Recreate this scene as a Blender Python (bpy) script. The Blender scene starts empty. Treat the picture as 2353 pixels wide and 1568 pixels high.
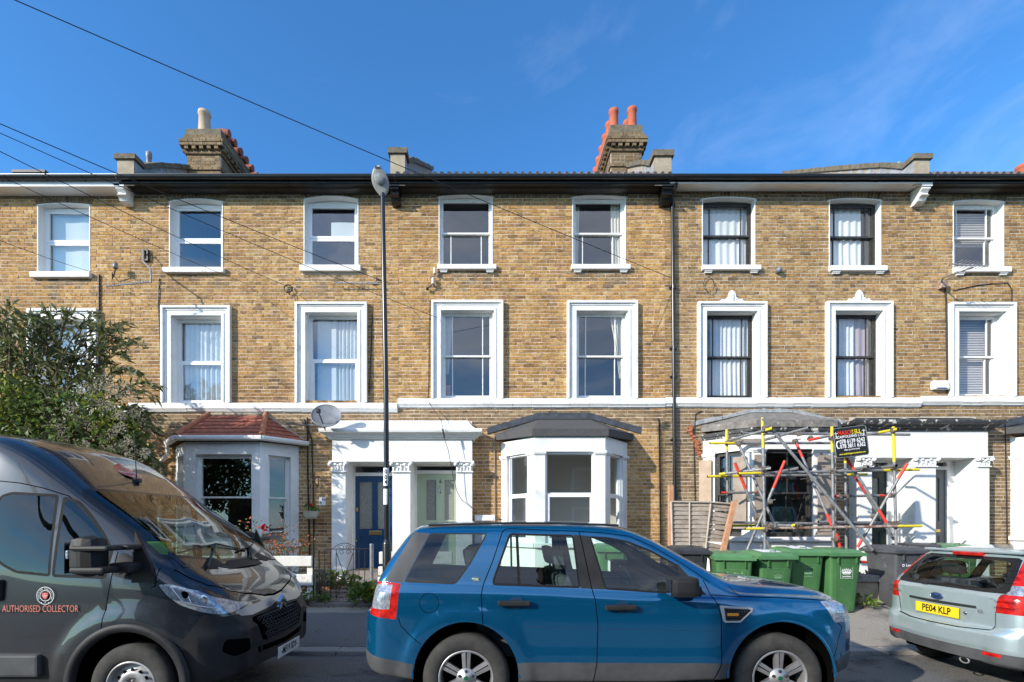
import bpy, bmesh, math, random
import numpy as np
from mathutils import Vector, Matrix, noise as mnoise
R = math.radians
SC = bpy.context.scene
random.seed(7)

# ------------------------------------------------------------------ camera
CAMX, CAMY, CAMZ = 0.0, 0.0, 1.67
cam_d = bpy.data.cameras.new('camera')
cam = bpy.data.objects.new('camera', cam_d)
SC.collection.objects.link(cam)
cam.location = (CAMX, CAMY, CAMZ)
cam.rotation_euler = (R(90), 0, 0)
FPX = 1122.7                      # focal length in units of a 2353 px wide picture
cam_d.sensor_width = 36.0
cam_d.lens = FPX / 2353 * 36
cam_d.shift_x = 0.0176
cam_d.shift_y = (1207 - 784) / 2353
cam_d.clip_start = 0.05
cam_d.clip_end = 2000
SC.camera = cam

# ------------------------------------------------------------------ world + sun
SUN_AZ, SUN_EL = R(55), R(23)      # azimuth measured from behind the camera towards the left
to_sun = Vector((-math.sin(SUN_AZ) * math.cos(SUN_EL), -math.cos(SUN_AZ) * math.cos(SUN_EL), math.sin(SUN_EL)))
world = bpy.data.worlds.new('World')
SC.world = world
world.use_nodes = True
wn, wl = world.node_tree.nodes, world.node_tree.links
wn.clear()
w_out = wn.new('ShaderNodeOutputWorld')
w_bg = wn.new('ShaderNodeBackground')
w_sky = wn.new('ShaderNodeTexSky')
w_sky.sky_type = 'NISHITA'
w_sky.sun_disc = False
w_sky.sun_elevation = SUN_EL
# sun_rotation is measured clockwise from +Y
w_sky.sun_rotation = math.atan2(to_sun.x, to_sun.y)
w_sky.altitude = 0
w_sky.air_density = 1.0
w_sky.dust_density = 0.4
w_sky.ozone_density = 3.0
w_bg.inputs['Strength'].default_value = 0.15
tc = wn.new('ShaderNodeTexCoord')
mp = wn.new('ShaderNodeMapping')
mp.inputs['Scale'].default_value = (1.0, 1.7, 3.2)
mp.inputs['Rotation'].default_value = (0.1, 0.35, 0.5)
mp.inputs['Location'].default_value = (3.1, 0.4, 1.3)
nz = wn.new('ShaderNodeTexNoise')
nz.inputs['Scale'].default_value = 1.9
nz.inputs['Detail'].default_value = 9
nz.inputs['Roughness'].default_value = 0.6
nz.inputs['Distortion'].default_value = 0.7
cr = wn.new('ShaderNodeValToRGB')
cr.color_ramp.elements[0].position = 0.56
cr.color_ramp.elements[0].color = (0, 0, 0, 1)
cr.color_ramp.elements[1].position = 0.90
cr.color_ramp.elements[1].color = (1, 1, 1, 1)
tint = wn.new('ShaderNodeMixRGB'); tint.blend_type = 'MULTIPLY'; tint.inputs['Fac'].default_value = 1.0
tint.inputs['Color2'].default_value = (0.43, 0.89, 1.22, 1)
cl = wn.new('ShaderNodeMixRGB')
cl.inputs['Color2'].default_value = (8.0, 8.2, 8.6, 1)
wl.new(tc.outputs['Generated'], mp.inputs['Vector'])
wl.new(mp.outputs['Vector'], nz.inputs['Vector'])
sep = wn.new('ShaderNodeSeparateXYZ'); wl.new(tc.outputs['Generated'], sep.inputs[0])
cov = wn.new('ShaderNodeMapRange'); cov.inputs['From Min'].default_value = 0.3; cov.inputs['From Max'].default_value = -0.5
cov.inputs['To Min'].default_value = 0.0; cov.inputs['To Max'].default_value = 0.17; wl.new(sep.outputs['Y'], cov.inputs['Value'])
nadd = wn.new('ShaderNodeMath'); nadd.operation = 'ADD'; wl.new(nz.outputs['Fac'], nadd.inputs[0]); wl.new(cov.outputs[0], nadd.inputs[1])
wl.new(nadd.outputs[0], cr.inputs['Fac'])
wl.new(w_sky.outputs['Color'], tint.inputs['Color1'])
wl.new(tint.outputs['Color'], cl.inputs['Color1'])
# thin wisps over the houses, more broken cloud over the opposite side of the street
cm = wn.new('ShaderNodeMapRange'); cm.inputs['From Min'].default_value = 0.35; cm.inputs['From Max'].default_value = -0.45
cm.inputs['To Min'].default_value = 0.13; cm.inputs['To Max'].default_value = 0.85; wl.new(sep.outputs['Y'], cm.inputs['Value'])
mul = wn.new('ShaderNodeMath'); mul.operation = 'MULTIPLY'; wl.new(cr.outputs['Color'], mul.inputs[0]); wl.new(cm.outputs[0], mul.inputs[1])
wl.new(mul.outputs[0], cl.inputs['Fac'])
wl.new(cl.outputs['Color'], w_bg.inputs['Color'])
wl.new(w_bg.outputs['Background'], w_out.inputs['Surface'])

sun_d = bpy.data.lights.new('sun', 'SUN')
sun_d.energy = 3.8
sun_d.angle = R(0.55)
sun_d.color = (1.0, 0.93, 0.82)
sun = bpy.data.objects.new('sun', sun_d)
SC.collection.objects.link(sun)
sun.location = to_sun * 30
sun.rotation_euler = to_sun.to_track_quat('Z', 'Y').to_euler()

SC.view_settings.view_transform = 'Standard'
SC.view_settings.look = 'None'
SC.view_settings.exposure = 0.68
SC.view_settings.gamma = 1
SC.view_settings.use_curve_mapping = False
SC.render.engine = 'CYCLES'
SC.cycles.max_bounces = 8
SC.cycles.transparent_max_bounces = 24
SC.cycles.caustics_reflective = False
SC.cycles.caustics_refractive = False

# ------------------------------------------------------------------ helpers
def at(px, py, Y):
    """surveyed point at distance Y seen at (px,py) of the 2353x1568 picture"""
    return Vector(((px - 1135) * Y / FPX, Y, CAMZ + (1207 - py) * Y / FPX))
def ax(px, Y=10.3): return (px - 1135) * Y / FPX
def az(py, Y=10.3): return CAMZ + (1207 - py) * Y / FPX

def tag(o, label=None, cat=None, group=None, kind=None):
    if label: o['label'] = label
    if cat: o['category'] = cat
    if group: o['group'] = group
    if kind: o['kind'] = kind
    return o
def empty(name, loc=(0, 0, 0), label=None, cat=None, group=None, rz=0.0):
    o = bpy.data.objects.new(name, None)
    SC.collection.objects.link(o)
    o.location = loc
    o.rotation_euler = (0, 0, rz)
    o.empty_display_size = 0.2
    return tag(o, label, cat, group)
def put(name, me, parent=None, local=False, label=None):
    """link a mesh as an object; world-space meshes keep their place under a located parent"""
    o = bpy.data.objects.new(name, me)
    SC.collection.objects.link(o)
    if parent is not None:
        o.parent = parent
        if not local and parent.type == 'EMPTY':
            o.matrix_parent_inverse = (Matrix.Translation(parent.location) @ Matrix.Rotation(parent.rotation_euler.z, 4, 'Z')).inverted()
    if label: o['label'] = label
    return o
def dup(o, loc, rz=None, label=None, name=None):
    kids = {}
    for c in bpy.data.objects:
        if c.parent: kids.setdefault(c.parent, []).append(c)
    def rec(src, par):
        c = src.copy(); SC.collection.objects.link(c)
        if par is not None: c.parent = par
        for k in kids.get(src, []): rec(k, c)
        return c
    r = rec(o, None)
    r.location = loc
    if rz is not None: r.rotation_euler = (0, 0, rz)
    if label: r['label'] = label
    return r

class MB:
    """collects simple shapes into one mesh; T maps local points to world"""
    def __init__(s, T=None):
        s.v, s.f, s.T, s.sm = [], [], T, []
    def add(s, vs, fs, smooth=False):
        n = len(s.v)
        if s.T: vs = [s.T(p) for p in vs]
        s.v += [tuple(p) for p in vs]
        s.f += [tuple(i + n for i in f) for f in fs]
        s.sm += [smooth] * len(fs)
        return s
    def box(s, x0, x1, y0, y1, z0, z1):
        vs = [(x0, y0, z0), (x1, y0, z0), (x1, y1, z0), (x0, y1, z0), (x0, y0, z1), (x1, y0, z1), (x1, y1, z1), (x0, y1, z1)]
        return s.add(vs, [(0, 3, 2, 1), (4, 5, 6, 7), (0, 1, 5, 4), (1, 2, 6, 5), (2, 3, 7, 6), (3, 0, 4, 7)])
    def rbox(s, x0, x1, y0, y1, z0, z1, r=0.01):
        """box with bevelled edges"""
        r = min(r, (x1 - x0) / 2.01, (y1 - y0) / 2.01, (z1 - z0) / 2.01)
        bm = bmesh.new()
        bmesh.ops.create_cube(bm, size=1)
        for v in bm.verts:
            v.co = Vector(((x0 + x1) / 2 + v.co.x * (x1 - x0), (y0 + y1) / 2 + v.co.y * (y1 - y0), (z0 + z1) / 2 + v.co.z * (z1 - z0)))
        bmesh.ops.bevel(bm, geom=bm.edges[:], offset=r, segments=2, affect='EDGES', profile=0.6)
        s.addbm(bm); return s
    def addbm(s, bm, smooth=False):
        bm.verts.index_update()
        s.add([v.co.copy() for v in bm.verts], [[v.index for v in f.verts] for f in bm.faces], smooth)
        bm.free()
    def quad(s, a, b, c, d): return s.add([a, b, c, d], [(0, 1, 2, 3)])
    def ring(s, o, i, y0, y1):
        """rectangular ring in XZ, o/i=(x0,x1,z0,z1), between y0 (front) and y1 (back)"""
        O = [(o[0], o[2]), (o[1], o[2]), (o[1], o[3]), (o[0], o[3])]
        I = [(i[0], i[2]), (i[1], i[2]), (i[1], i[3]), (i[0], i[3])]
        vs = [(x, y0, z) for x, z in O] + [(x, y0, z) for x, z in I] + [(x, y1, z) for x, z in O] + [(x, y1, z) for x, z in I]
        fs = []
        for k in range(4):
            m = (k + 1) % 4
            fs += [(k, m, 4 + m, 4 + k), (8 + m, 8 + k, 12 + k, 12 + m), (m, k, 8 + k, 8 + m), (4 + k, 4 + m, 12 + m, 12 + k)]
        return s.add(vs, fs)
    def prism(s, poly, y0, y1, smooth=False):
        """polygon in (x,z) extruded along y"""
        n = len(poly)
        vs = [(x, y0, z) for x, z in poly] + [(x, y1, z) for x, z in poly]
        fs = [tuple(range(n)), tuple(range(2 * n - 1, n - 1, -1))]
        fs += [((k + 1) % n, k, n + k, n + (k + 1) % n) for k in range(n)]
        return s.add(vs, fs, smooth)
    def prismx(s, poly, x0, x1):
        """polygon in (y,z) extruded along x"""
        n = len(poly)
        vs = [(x0, y, z) for y, z in poly] + [(x1, y, z) for y, z in poly]
        fs = [tuple(range(n)), tuple(range(2 * n - 1, n - 1, -1))]
        fs += [((k + 1) % n, k, n + k, n + (k + 1) % n) for k in range(n)]
        return s.add(vs, fs)
    def prismz(s, poly, z0, z1):
        n = len(poly)
        vs = [(x, y, z0) for x, y in poly] + [(x, y, z1) for x, y in poly]
        fs = [tuple(range(n - 1, -1, -1)), tuple(range(n, 2 * n))]
        fs += [(k, (k + 1) % n, n + (k + 1) % n, n + k) for k in range(n)]
        return s.add(vs, fs)
    def tube(s, pts, r, n=8, caps=True):
        pts = [Vector(p) for p in pts]
        rr = r if isinstance(r, (list, tuple)) else [r] * len(pts)
        vs, fs = [], []
        up = None
        for k, p in enumerate(pts):
            if k == 0: d = pts[1] - p
            elif k == len(pts) - 1: d = p - pts[k - 1]
            else: d = (pts[k + 1] - p).normalized() + (p - pts[k - 1]).normalized()
            d = d.normalized() if d.length > 1e-9 else Vector((0, 0, 1))
            if up is None: up = Vector((0, 0, 1)) if abs(d.z) < 0.9 else Vector((1, 0, 0))
            a = d.cross(up)
            if a.length < 1e-5: a = d.cross(Vector((0.3, 1, 0.2)))
            a.normalize()
            b = a.cross(d).normalized()
            up = b
            for j in range(n):
                t = 2 * math.pi * j / n
                vs.append(p + (a * math.cos(t) + b * math.sin(t)) * rr[k])
        for k in range(len(pts) - 1):
            for j in range(n):
                m = (j + 1) % n
                fs.append((k * n + j, k * n + m, (k + 1) * n + m, (k + 1) * n + j))
        s.add(vs, fs, True)
        if caps:
            s.add(vs[:n], [tuple(range(n))]); s.add(vs[-n:], [tuple(range(n - 1, -1, -1))])
        return s
    def lathe(s, prof, c=(0, 0, 0), axis='z', n=24, smooth=True, a0=0, a1=2 * math.pi):
        """prof: list of (r, h)"""
        full = abs(a1 - a0 - 2 * math.pi) < 1e-6
        m = n if full else n + 1
        vs, fs = [], []
        for r, h in prof:
            for j in range(m):
                t = a0 + (a1 - a0) * j / n
                if axis == 'z': p = (c[0] + r * math.cos(t), c[1] + r * math.sin(t), c[2] + h)
                elif axis == 'y': p = (c[0] + r * math.cos(t), c[1] + h, c[2] + r * math.sin(t))
                else: p = (c[0] + h, c[1] + r * math.cos(t), c[2] + r * math.sin(t))
                vs.append(p)
        for k in range(len(prof) - 1):
            for j in range(n):
                q = (j + 1) % m
                fs.append((k * m + j, k * m + q, (k + 1) * m + q, (k + 1) * m + j))
        return s.add(vs, fs, smooth)
    def ball(s, c, r, sx=1, sy=1, sz=1, n=10):
        pr = []
        for k in range(n // 2 + 1):
            t = math.pi * k / (n // 2)
            pr.append((max(1e-4, math.sin(t)), -math.cos(t)))
        vs, fs = [], []
        for q, h in pr:
            for j in range(n):
                t = 2 * math.pi * j / n
                vs.append((c[0] + r * sx * q * math.cos(t), c[1] + r * sy * q * math.sin(t), c[2] + r * sz * h))
        for k in range(len(pr) - 1):
            for j in range(n):
                m = (j + 1) % n
                fs.append((k * n + j, k * n + m, (k + 1) * n + m, (k + 1) * n + j))
        return s.add(vs, fs, True)
    def build(s, name, mat, parent=None, local=False, label=None):
        if not s.v: return None
        me = bpy.data.meshes.new(name)
        me.from_pydata(s.v, [], s.f)
        me.polygons.foreach_set('use_smooth', s.sm)
        me.materials.append(mat)
        me.update()
        return put(name, me, parent, local, label)

# ------------------------------------------------------------------ materials
def _nt(name):
    m = bpy.data.materials.new(name); m.use_nodes = True
    nt = m.node_tree
    b = nt.nodes['Principled BSDF']
    return m, nt, b
def _ramp(nt, stops, fac, interp='LINEAR'):
    r = nt.nodes.new('ShaderNodeValToRGB'); r.color_ramp.interpolation = interp
    e = r.color_ramp.elements
    while len(e) < len(stops): e.new(0.5)
    for k, (p, c) in enumerate(stops):
        e[k].position = p; e[k].color = (*c, 1) if len(c) == 3 else c
    nt.links.new(fac, r.inputs['Fac'])
    return r
def _noise(nt, scale, detail=5, rough=0.6, vec=None, dim='3D'):
    n = nt.nodes.new('ShaderNodeTexNoise')
    n.inputs['Scale'].default_value = scale; n.inputs['Detail'].default_value = detail; n.inputs['Roughness'].default_value = rough
    if vec is None:
        g = nt.nodes.new('ShaderNodeNewGeometry'); vec = g.outputs['Position']
    nt.links.new(vec, n.inputs['Vector'])
    return n
def _mix(nt, a, b, fac, mode='MIX'):
    m = nt.nodes.new('ShaderNodeMixRGB'); m.blend_type = mode
    for s, i in ((a, 'Color1'), (b, 'Color2'), (fac, 'Fac')):
        if isinstance(s, (tuple, list)): m.inputs[i].default_value = (*s, 1) if len(s) == 3 else s
        elif isinstance(s, (int, float)): m.inputs[i].default_value = s
        else: nt.links.new(s, m.inputs[i])
    return m.outputs['Color']
def _bump(nt, b, h, strength=0.4, dist=0.01):
    n = nt.nodes.new('ShaderNodeBump'); n.inputs['Strength'].default_value = strength; n.inputs['Distance'].default_value = dist
    nt.links.new(h, n.inputs['Height']); nt.links.new(n.outputs['Normal'], b.inputs['Normal'])
def plain(name, c, rough=0.5, metal=0.0, spec=0.5, coat=0.0):
    m, nt, b = _nt(name)
    b.inputs['Base Color'].default_value = (*c, 1); b.inputs['Roughness'].default_value = rough
    b.inputs['Metallic'].default_value = metal; b.inputs['Specular IOR Level'].default_value = spec
    b.inputs['Coat Weight'].default_value = coat; b.inputs['Coat Roughness'].default_value = 0.04
    return m
def mottled(name, c1, c2, scale=6, rough=0.7, bump=0.3, bscale=None, dist=0.004, metal=0.0, fine=60, lo=0.35, hi=0.65, c3=None, s3=1.2, l3=0.55, h3=0.75, spec=0.5, obj=False):
    """two-tone noise with optional big stains c3 and a fine relief"""
    m, nt, b = _nt(name)
    vec = None
    if obj:
        t = nt.nodes.new('ShaderNodeTexCoord'); vec = t.outputs['Object']
    n = _noise(nt, scale, 7, 0.65, vec)
    r = _ramp(nt, [(lo, c1), (hi, c2)], n.outputs['Fac'])
    col = r.outputs['Color']
    if c3:
        n3 = _noise(nt, s3, 6, 0.7, vec)
        r3 = _ramp(nt, [(l3, (0, 0, 0)), (h3, (1, 1, 1))], n3.outputs['Fac'])
        col = _mix(nt, col, c3, r3.outputs['Color'])
    nt.links.new(col, b.inputs['Base Color'])
    b.inputs['Roughness'].default_value = rough; b.inputs['Metallic'].default_value = metal
    b.inputs['Specular IOR Level'].default_value = spec
    if bump:
        nb = _noise(nt, bscale or fine, 4, 0.6, vec)
        _bump(nt, b, nb.outputs['Fac'], bump, dist)
    return m

def lerp_(a, b, t): return a + (b - a) * t
def brick_mat(name, dark=0.0, grey=0.0):
    m, nt, b = _nt(name)
    g = nt.nodes.new('ShaderNodeNewGeometry'); oi = nt.nodes.new('ShaderNodeObjectInfo')
    ad = nt.nodes.new('ShaderNodeMath'); ad.operation = 'ADD'
    nt.links.new(g.outputs['Random Per Island'], ad.inputs[0]); nt.links.new(oi.outputs['Random'], ad.inputs[1])
    fr = nt.nodes.new('ShaderNodeMath'); fr.operation = 'FRACT'; nt.links.new(ad.outputs[0], fr.inputs[0])
    st = [(0.0, (0.239, 0.147, 0.066)), (0.05, (0.336, 0.201, 0.082)), (0.15, (0.406, 0.239, 0.088)), (0.30, (0.467, 0.277, 0.099)), (0.42, (0.521, 0.324, 0.122)),
          (0.52, (0.476, 0.264, 0.088)), (0.62, (0.424, 0.251, 0.096)), (0.72, (0.502, 0.327, 0.135)), (0.84, (0.545, 0.377, 0.175)), (0.91, (0.352, 0.227, 0.101)), (0.96, (0.414, 0.227, 0.108)), (1.0, (0.220, 0.151, 0.082))]
    k = 1.0 - dark
    st = [(p, tuple(lerp_(v, sum(c) / 3 * w, grey) for v, w in zip(c, (1.12, .99, .76)))) for p, c in st]
    st = [(p, (c[0] * k, c[1] * k * (1 + dark * .1), c[2] * k * (1 + dark * .3))) for p, c in st]
    r = _ramp(nt, st, fr.outputs[0])
    n1 = _noise(nt, 22, 7, 0.75)
    r1 = _ramp(nt, [(0.36, (.34, .29, .25)), (0.50, (.96, .94, .92)), (0.70, (1.26, 1.22, 1.14))], n1.outputs['Fac'])
    col = _mix(nt, r.outputs['Color'], r1.outputs['Color'], 0.85, 'MULTIPLY')
    n2 = _noise(nt, 0.8, 7, 0.72)
    r2 = _ramp(nt, [(0.36, (.62, .58, .55)), (0.60, (1.12, 1.10, 1.06))], n2.outputs['Fac'])
    col = _mix(nt, col, r2.outputs['Color'], 0.7, 'MULTIPLY')
    nt.links.new(col, b.inputs['Base Color'])
    b.inputs['Roughness'].default_value = 0.88
    b.inputs['Specular IOR Level'].default_value = 0.25
    nb = _noise(nt, 55, 5, 0.7)
    _bump(nt, b, nb.outputs['Fac'], 0.9, 0.008)
    return m

def glass_mat(name, tintc=(0.9, 0.95, 0.93), refl=1.0, rough=0.0):
    """thin pane: fresnel mirror over clear transmission"""
    m = bpy.data.materials.new(name); m.use_nodes = True
    nt = m.node_tree; nt.nodes.clear()
    o = nt.nodes.new('ShaderNodeOutputMaterial')
    tr = nt.nodes.new('ShaderNodeBsdfTransparent'); tr.inputs['Color'].default_value = (*tintc, 1)
    gl = nt.nodes.new('ShaderNodeBsdfGlossy'); gl.inputs['Roughness'].default_value = rough
    gl.inputs['Color'].default_value = (0.95, 0.97, 1, 1)
    ge = nt.nodes.new('ShaderNodeNewGeometry')
    dt = nt.nodes.new('ShaderNodeVectorMath'); dt.operation = 'DOT_PRODUCT'
    nt.links.new(ge.outputs['True Normal'], dt.inputs[0]); nt.links.new(ge.outputs['Incoming'], dt.inputs[1])
    def mth(op, x, y=None):
        n = nt.nodes.new('ShaderNodeMath'); n.operation = op
        for i, v in enumerate((x, y)):
            if v is None: continue
            if isinstance(v, (int, float)): n.inputs[i].default_value = v
            else: nt.links.new(v, n.inputs[i])
        return n.outputs[0]
    sch = mth('POWER', mth('SUBTRACT', 1.0, mth('ABSOLUTE', dt.outputs['Value'])), 5.0)   # Schlick, same from both sides
    ml = nt.nodes.new('ShaderNodeMath'); ml.operation = 'ADD'; ml.use_clamp = True
    nt.links.new(mth('MULTIPLY', sch, 0.95), ml.inputs[0]); ml.inputs[1].default_value = 0.04 * refl
    nzn = _noise(nt, 1.3, 2, 0.5)
    bp = nt.nodes.new('ShaderNodeBump'); bp.inputs['Strength'].default_value = 0.12; bp.inputs['Distance'].default_value = 0.02
    nt.links.new(nzn.outputs['Fac'], bp.inputs['Height']); nt.links.new(bp.outputs['Normal'], gl.inputs['Normal'])
    mx = nt.nodes.new('ShaderNodeMixShader')
    nt.links.new(ml.outputs[0], mx.inputs['Fac'])
    nt.links.new(tr.outputs[0], mx.inputs[1]); nt.links.new(gl.outputs[0], mx.inputs[2]); nt.links.new(mx.outputs[0], o.inputs['Surface'])
    return m

def paint_mat(name, c, c2, rough=0.32, metal=0.45, coat=1.0, dust=0.12, dustc=(.30, .27, .23)):
    """car paint with flake, clear coat and road dust low down"""
    m, nt, b = _nt(name)
    n = _noise(nt, 900, 2, 0.5)
    r = _ramp(nt, [(0.4, c), (0.62, c2)], n.outputs['Fac'])
    lw = nt.nodes.new('ShaderNodeLayerWeight'); lw.inputs['Blend'].default_value = 0.35
    col = _mix(nt, r.outputs['Color'], tuple(min(1, x * 1.25) for x in c2), lw.outputs['Facing'])
    g = nt.nodes.new('ShaderNodeNewGeometry'); sx = nt.nodes.new('ShaderNodeSeparateXYZ'); nt.links.new(g.outputs['Position'], sx.inputs[0])
    mr = nt.nodes.new('ShaderNodeMapRange'); mr.inputs['From Min'].default_value = 0.95; mr.inputs['From Max'].default_value = 0.3
    nt.links.new(sx.outputs['Z'], mr.inputs['Value'])
    n2 = _noise(nt, 7, 6, 0.7)
    mu = nt.nodes.new('ShaderNodeMath'); mu.operation = 'MULTIPLY'; nt.links.new(mr.outputs[0], mu.inputs[0]); nt.links.new(n2.outputs['Fac'], mu.inputs[1])
    mv = nt.nodes.new('ShaderNodeMath'); mv.operation = 'MULTIPLY'; mv.inputs[1].default_value = dust * 2.2; nt.links.new(mu.outputs[0], mv.inputs[0])
    ma = nt.nodes.new('ShaderNodeMath'); ma.operation = 'ADD'; ma.inputs[1].default_value = dust * 0.18; nt.links.new(mv.outputs[0], ma.inputs[0]); ma.use_clamp = True
    col = _mix(nt, col, dustc, ma.outputs[0])
    nt.links.new(col, b.inputs['Base Color'])
    b.inputs['Metallic'].default_value = metal; b.inputs['Roughness'].default_value = rough
    b.inputs['Coat Weight'].default_value = coat; b.inputs['Coat Roughness'].default_value = 0.03
    return m

def foliage_mat(name, cols, trans=0.35, rough=0.55):
    m, nt, b = _nt(name)
    g = nt.nodes.new('ShaderNodeNewGeometry')
    st = [(k / max(1, len(cols) - 1), c) for k, c in enumerate(cols)]
    r = _ramp(nt, st, g.outputs['Random Per Island'])
    nt.links.new(r.outputs['Color'], b.inputs['Base Color'])
    b.inputs['Roughness'].default_value = rough; b.inputs['Specular IOR Level'].default_value = 0.4
    o = nt.nodes['Material Output']
    t = nt.nodes.new('ShaderNodeBsdfTranslucent'); nt.links.new(r.outputs['Color'], t.inputs['Color'])
    mx = nt.nodes.new('ShaderNodeMixShader'); mx.inputs['Fac'].default_value = trans
    nt.links.new(b.outputs[0], mx.inputs[1]); nt.links.new(t.outputs[0], mx.inputs[2]); nt.links.new(mx.outputs[0], o.inputs['Surface'])
    return m

def mortar_mat(name, c1, c2):
    return mottled(name, c1, c2, scale=9, rough=0.95, bump=0.5, fine=90, spec=0.2, c3=(.22, .18, .14), s3=0.8, l3=0.58, h3=0.85)

M = {}
M['brick'] = brick_mat('stock_brick')
M['brick_grey'] = brick_mat('stock_brick_grimy', dark=0.10, grey=.12)
M['brick_brown'] = brick_mat('stock_brick_brown', dark=0.04, grey=.08)
M['brick_soot_shade'] = brick_mat('stock_brick_soot_shade', dark=0.45, grey=.5)  # dark chimney brick, also used to paint shade under the eaves
M['brick_grime'] = brick_mat('stock_brick_grime', dark=0.30, grey=.35)
M['brick_stack'] = brick_mat('chimney_brick', dark=0.42, grey=.45)
M['mortar'] = mortar_mat('mortar_pink', (.60, .46, .35), (.74, .60, .47))
M['mortar2'] = mortar_mat('mortar_grey', (.50, .43, .35), (.64, .56, .46))
M['white'] = mottled('white_masonry_paint', (.72, .72, .70), (.82, .82, .80), 3, 0.6, 0.5, fine=22, dist=0.008, c3=(.58, .55, .50), s3=2.6, l3=0.58, h3=0.80)
M['white_old'] = mottled('weathered_white_paint', (.74, .73, .70), (.82, .81, .79), 4, 0.7, 0.5, fine=30, dist=0.008, c3=(.42, .36, .30), s3=3.5, l3=0.62, h3=0.72)
M['upvc'] = plain('white_plastic', (.82, .83, .84), 0.3)
M['sashwhite'] = mottled('white_gloss_paint', (.72, .72, .70), (.82, .82, .80), 12, 0.4, 0.3, fine=60, c3=(.45, .42, .38), s3=14, l3=0.66, h3=0.74)
M['sashblack'] = mottled('black_flaking_paint', (.018, .018, .017), (.045, .042, .038), 20, 0.55, 0.5, fine=90, c3=(.40, .36, .32), s3=22, l3=0.64, h3=0.70)
M['black'] = plain('black_gloss', (.012, .013, .014), 0.25)
M['blackrough'] = plain('black_satin', (.02, .02, .021), 0.55)
M['fascia'] = mottled('black_fascia_paint', (.012, .012, .012), (.03, .03, .028), 6, 0.4, 0.3, fine=40)
M['rubber'] = plain('black_rubber', (.012, .012, .013), 0.7, spec=.15)
M['gap'] = plain('panel_gap', (.003, .003, .003), 0.9, spec=0.0)
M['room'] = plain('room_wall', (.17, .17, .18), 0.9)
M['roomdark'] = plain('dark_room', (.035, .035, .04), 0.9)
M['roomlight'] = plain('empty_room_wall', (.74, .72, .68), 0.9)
M['net'] = mottled('net_curtain', (.62, .63, .66), (.78, .79, .82), 40, 0.9, 0.4, fine=160)
M['curtain'] = plain('white_curtain', (.74, .75, .76), 0.9)
M['curtain_cream'] = plain('cream_curtain', (.62, .58, .50), 0.9)
M['curtain_blue'] = plain('pale_blue_curtain', (.45, .56, .62), 0.9)
M['curtain_pink'] = plain('mauve_curtain', (.50, .40, .44), 0.9)
M['blind'] = plain('venetian_slats', (.72, .66, .66), 0.6)
M['glass'] = glass_mat('window_glass', (.88, .91, .91), 2.9)
M['glass2'] = glass_mat('double_glazing', (.80, .85, .86), 3.6)
M['carglass'] = glass_mat('car_glass', (.76, .88, .83), 1.2)
M['privglass'] = glass_mat('van_glass', (.42, .55, .52), 1.5)
M['shopglass'] = glass_mat('tinted_rear_glass', (.45, .52, .52), 1.4)
M['frost'] = mottled('reeded_glass', (.16, .17, .15), (.30, .31, .28), 60, 0.15, 0.6, fine=120)
M['felt'] = mottled('roofing_felt', (.055, .056, .057), (.085, .085, .085), 30, 0.9, 0.5, fine=300)
M['flashing'] = mottled('lead_flashing', (.035, .04, .048), (.07, .078, .09), 8, 0.45, 0.4, fine=20, dist=0.01)
M['lead'] = mottled('weathered_lead', (.22, .23, .24), (.40, .41, .42), 7, 0.6, 0.5, fine=25, dist=0.01)
M['oldfelt'] = mottled('old_torn_felt', (.12, .11, .10), (.24, .22, .20), 10, 0.9, 0.7, fine=60, c3=(.50, .46, .40), s3=8, l3=0.6, h3=0.68)
M['peel'] = mottled('peeling_black_paint', (.02, .021, .022), (.05, .05, .05), 12, 0.6, 0.7, fine=40, dist=0.01, c3=(.58, .54, .48), s3=5, l3=0.56, h3=0.60)
M['tile'] = mottled('red_clay_tile', (.26, .075, .045), (.40, .13, .075), 9, 0.8, 0.4, fine=70, c3=(.16, .09, .06), s3=3, l3=0.58, h3=0.72)
M['tileridge'] = mottled('red_ridge_tile', (.38, .13, .07), (.50, .20, .11), 12, 0.8, 0.5, fine=60)
M['slate'] = mottled('dark_roof_tile', (.10, .085, .08), (.18, .15, .14), 6, 0.7, 0.4)
M['render'] = mottled('cement_render', (.30, .25, .18), (.42, .35, .26), 7, 0.95, 0.6, fine=50, dist=0.01, c3=(.16, .13, .10), s3=2.5)
M['coping'] = mottled('mossy_coping', (.10, .088, .062), (.21, .175, .12), 8, 0.95, 0.7, fine=40, dist=0.02, c3=(.07, .065, .05), s3=4)
M['potred'] = mottled('terracotta_pot', (.38, .085, .038), (.48, .125, .06), 6, 0.75, 0.2)
M['potbuff'] = mottled('buff_pot', (.42, .31, .20), (.52, .40, .28), 6, 0.8, 0.3)
M['exposed'] = mottled('broken_red_brick', (.34, .10, .05), (.52, .19, .09), 25, 0.95, 1.0, fine=30, dist=0.03)
M['ply'] = mottled('raw_board', (.36, .27, .19), (.46, .36, .27), 5, 0.8, 0.3)
M['plydark'] = mottled('dusty_board', (.26, .21, .17), (.36, .30, .25), 5, 0.8, 0.3)
M['asphalt'] = mottled('road_asphalt', (.085, .083, .08), (.20, .195, .185), 60, 0.9, 0.9, bscale=150, dist=0.006, c3=(.045, .045, .045), s3=1.6, l3=0.52, h3=0.66)
M['pave'] = mottled('footway_asphalt', (.25, .22, .185), (.37, .33, .28), 55, 0.95, 0.7, bscale=130, dist=0.004, c3=(.12, .11, .10), s3=0.9, l3=0.56, h3=0.70)
M['pavedark'] = mottled('patched_asphalt', (.11, .11, .11), (.18, .178, .175), 55, 0.9, 0.7, bscale=150, dist=0.004, c3=(.06, .06, .06), s3=1.2)
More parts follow.
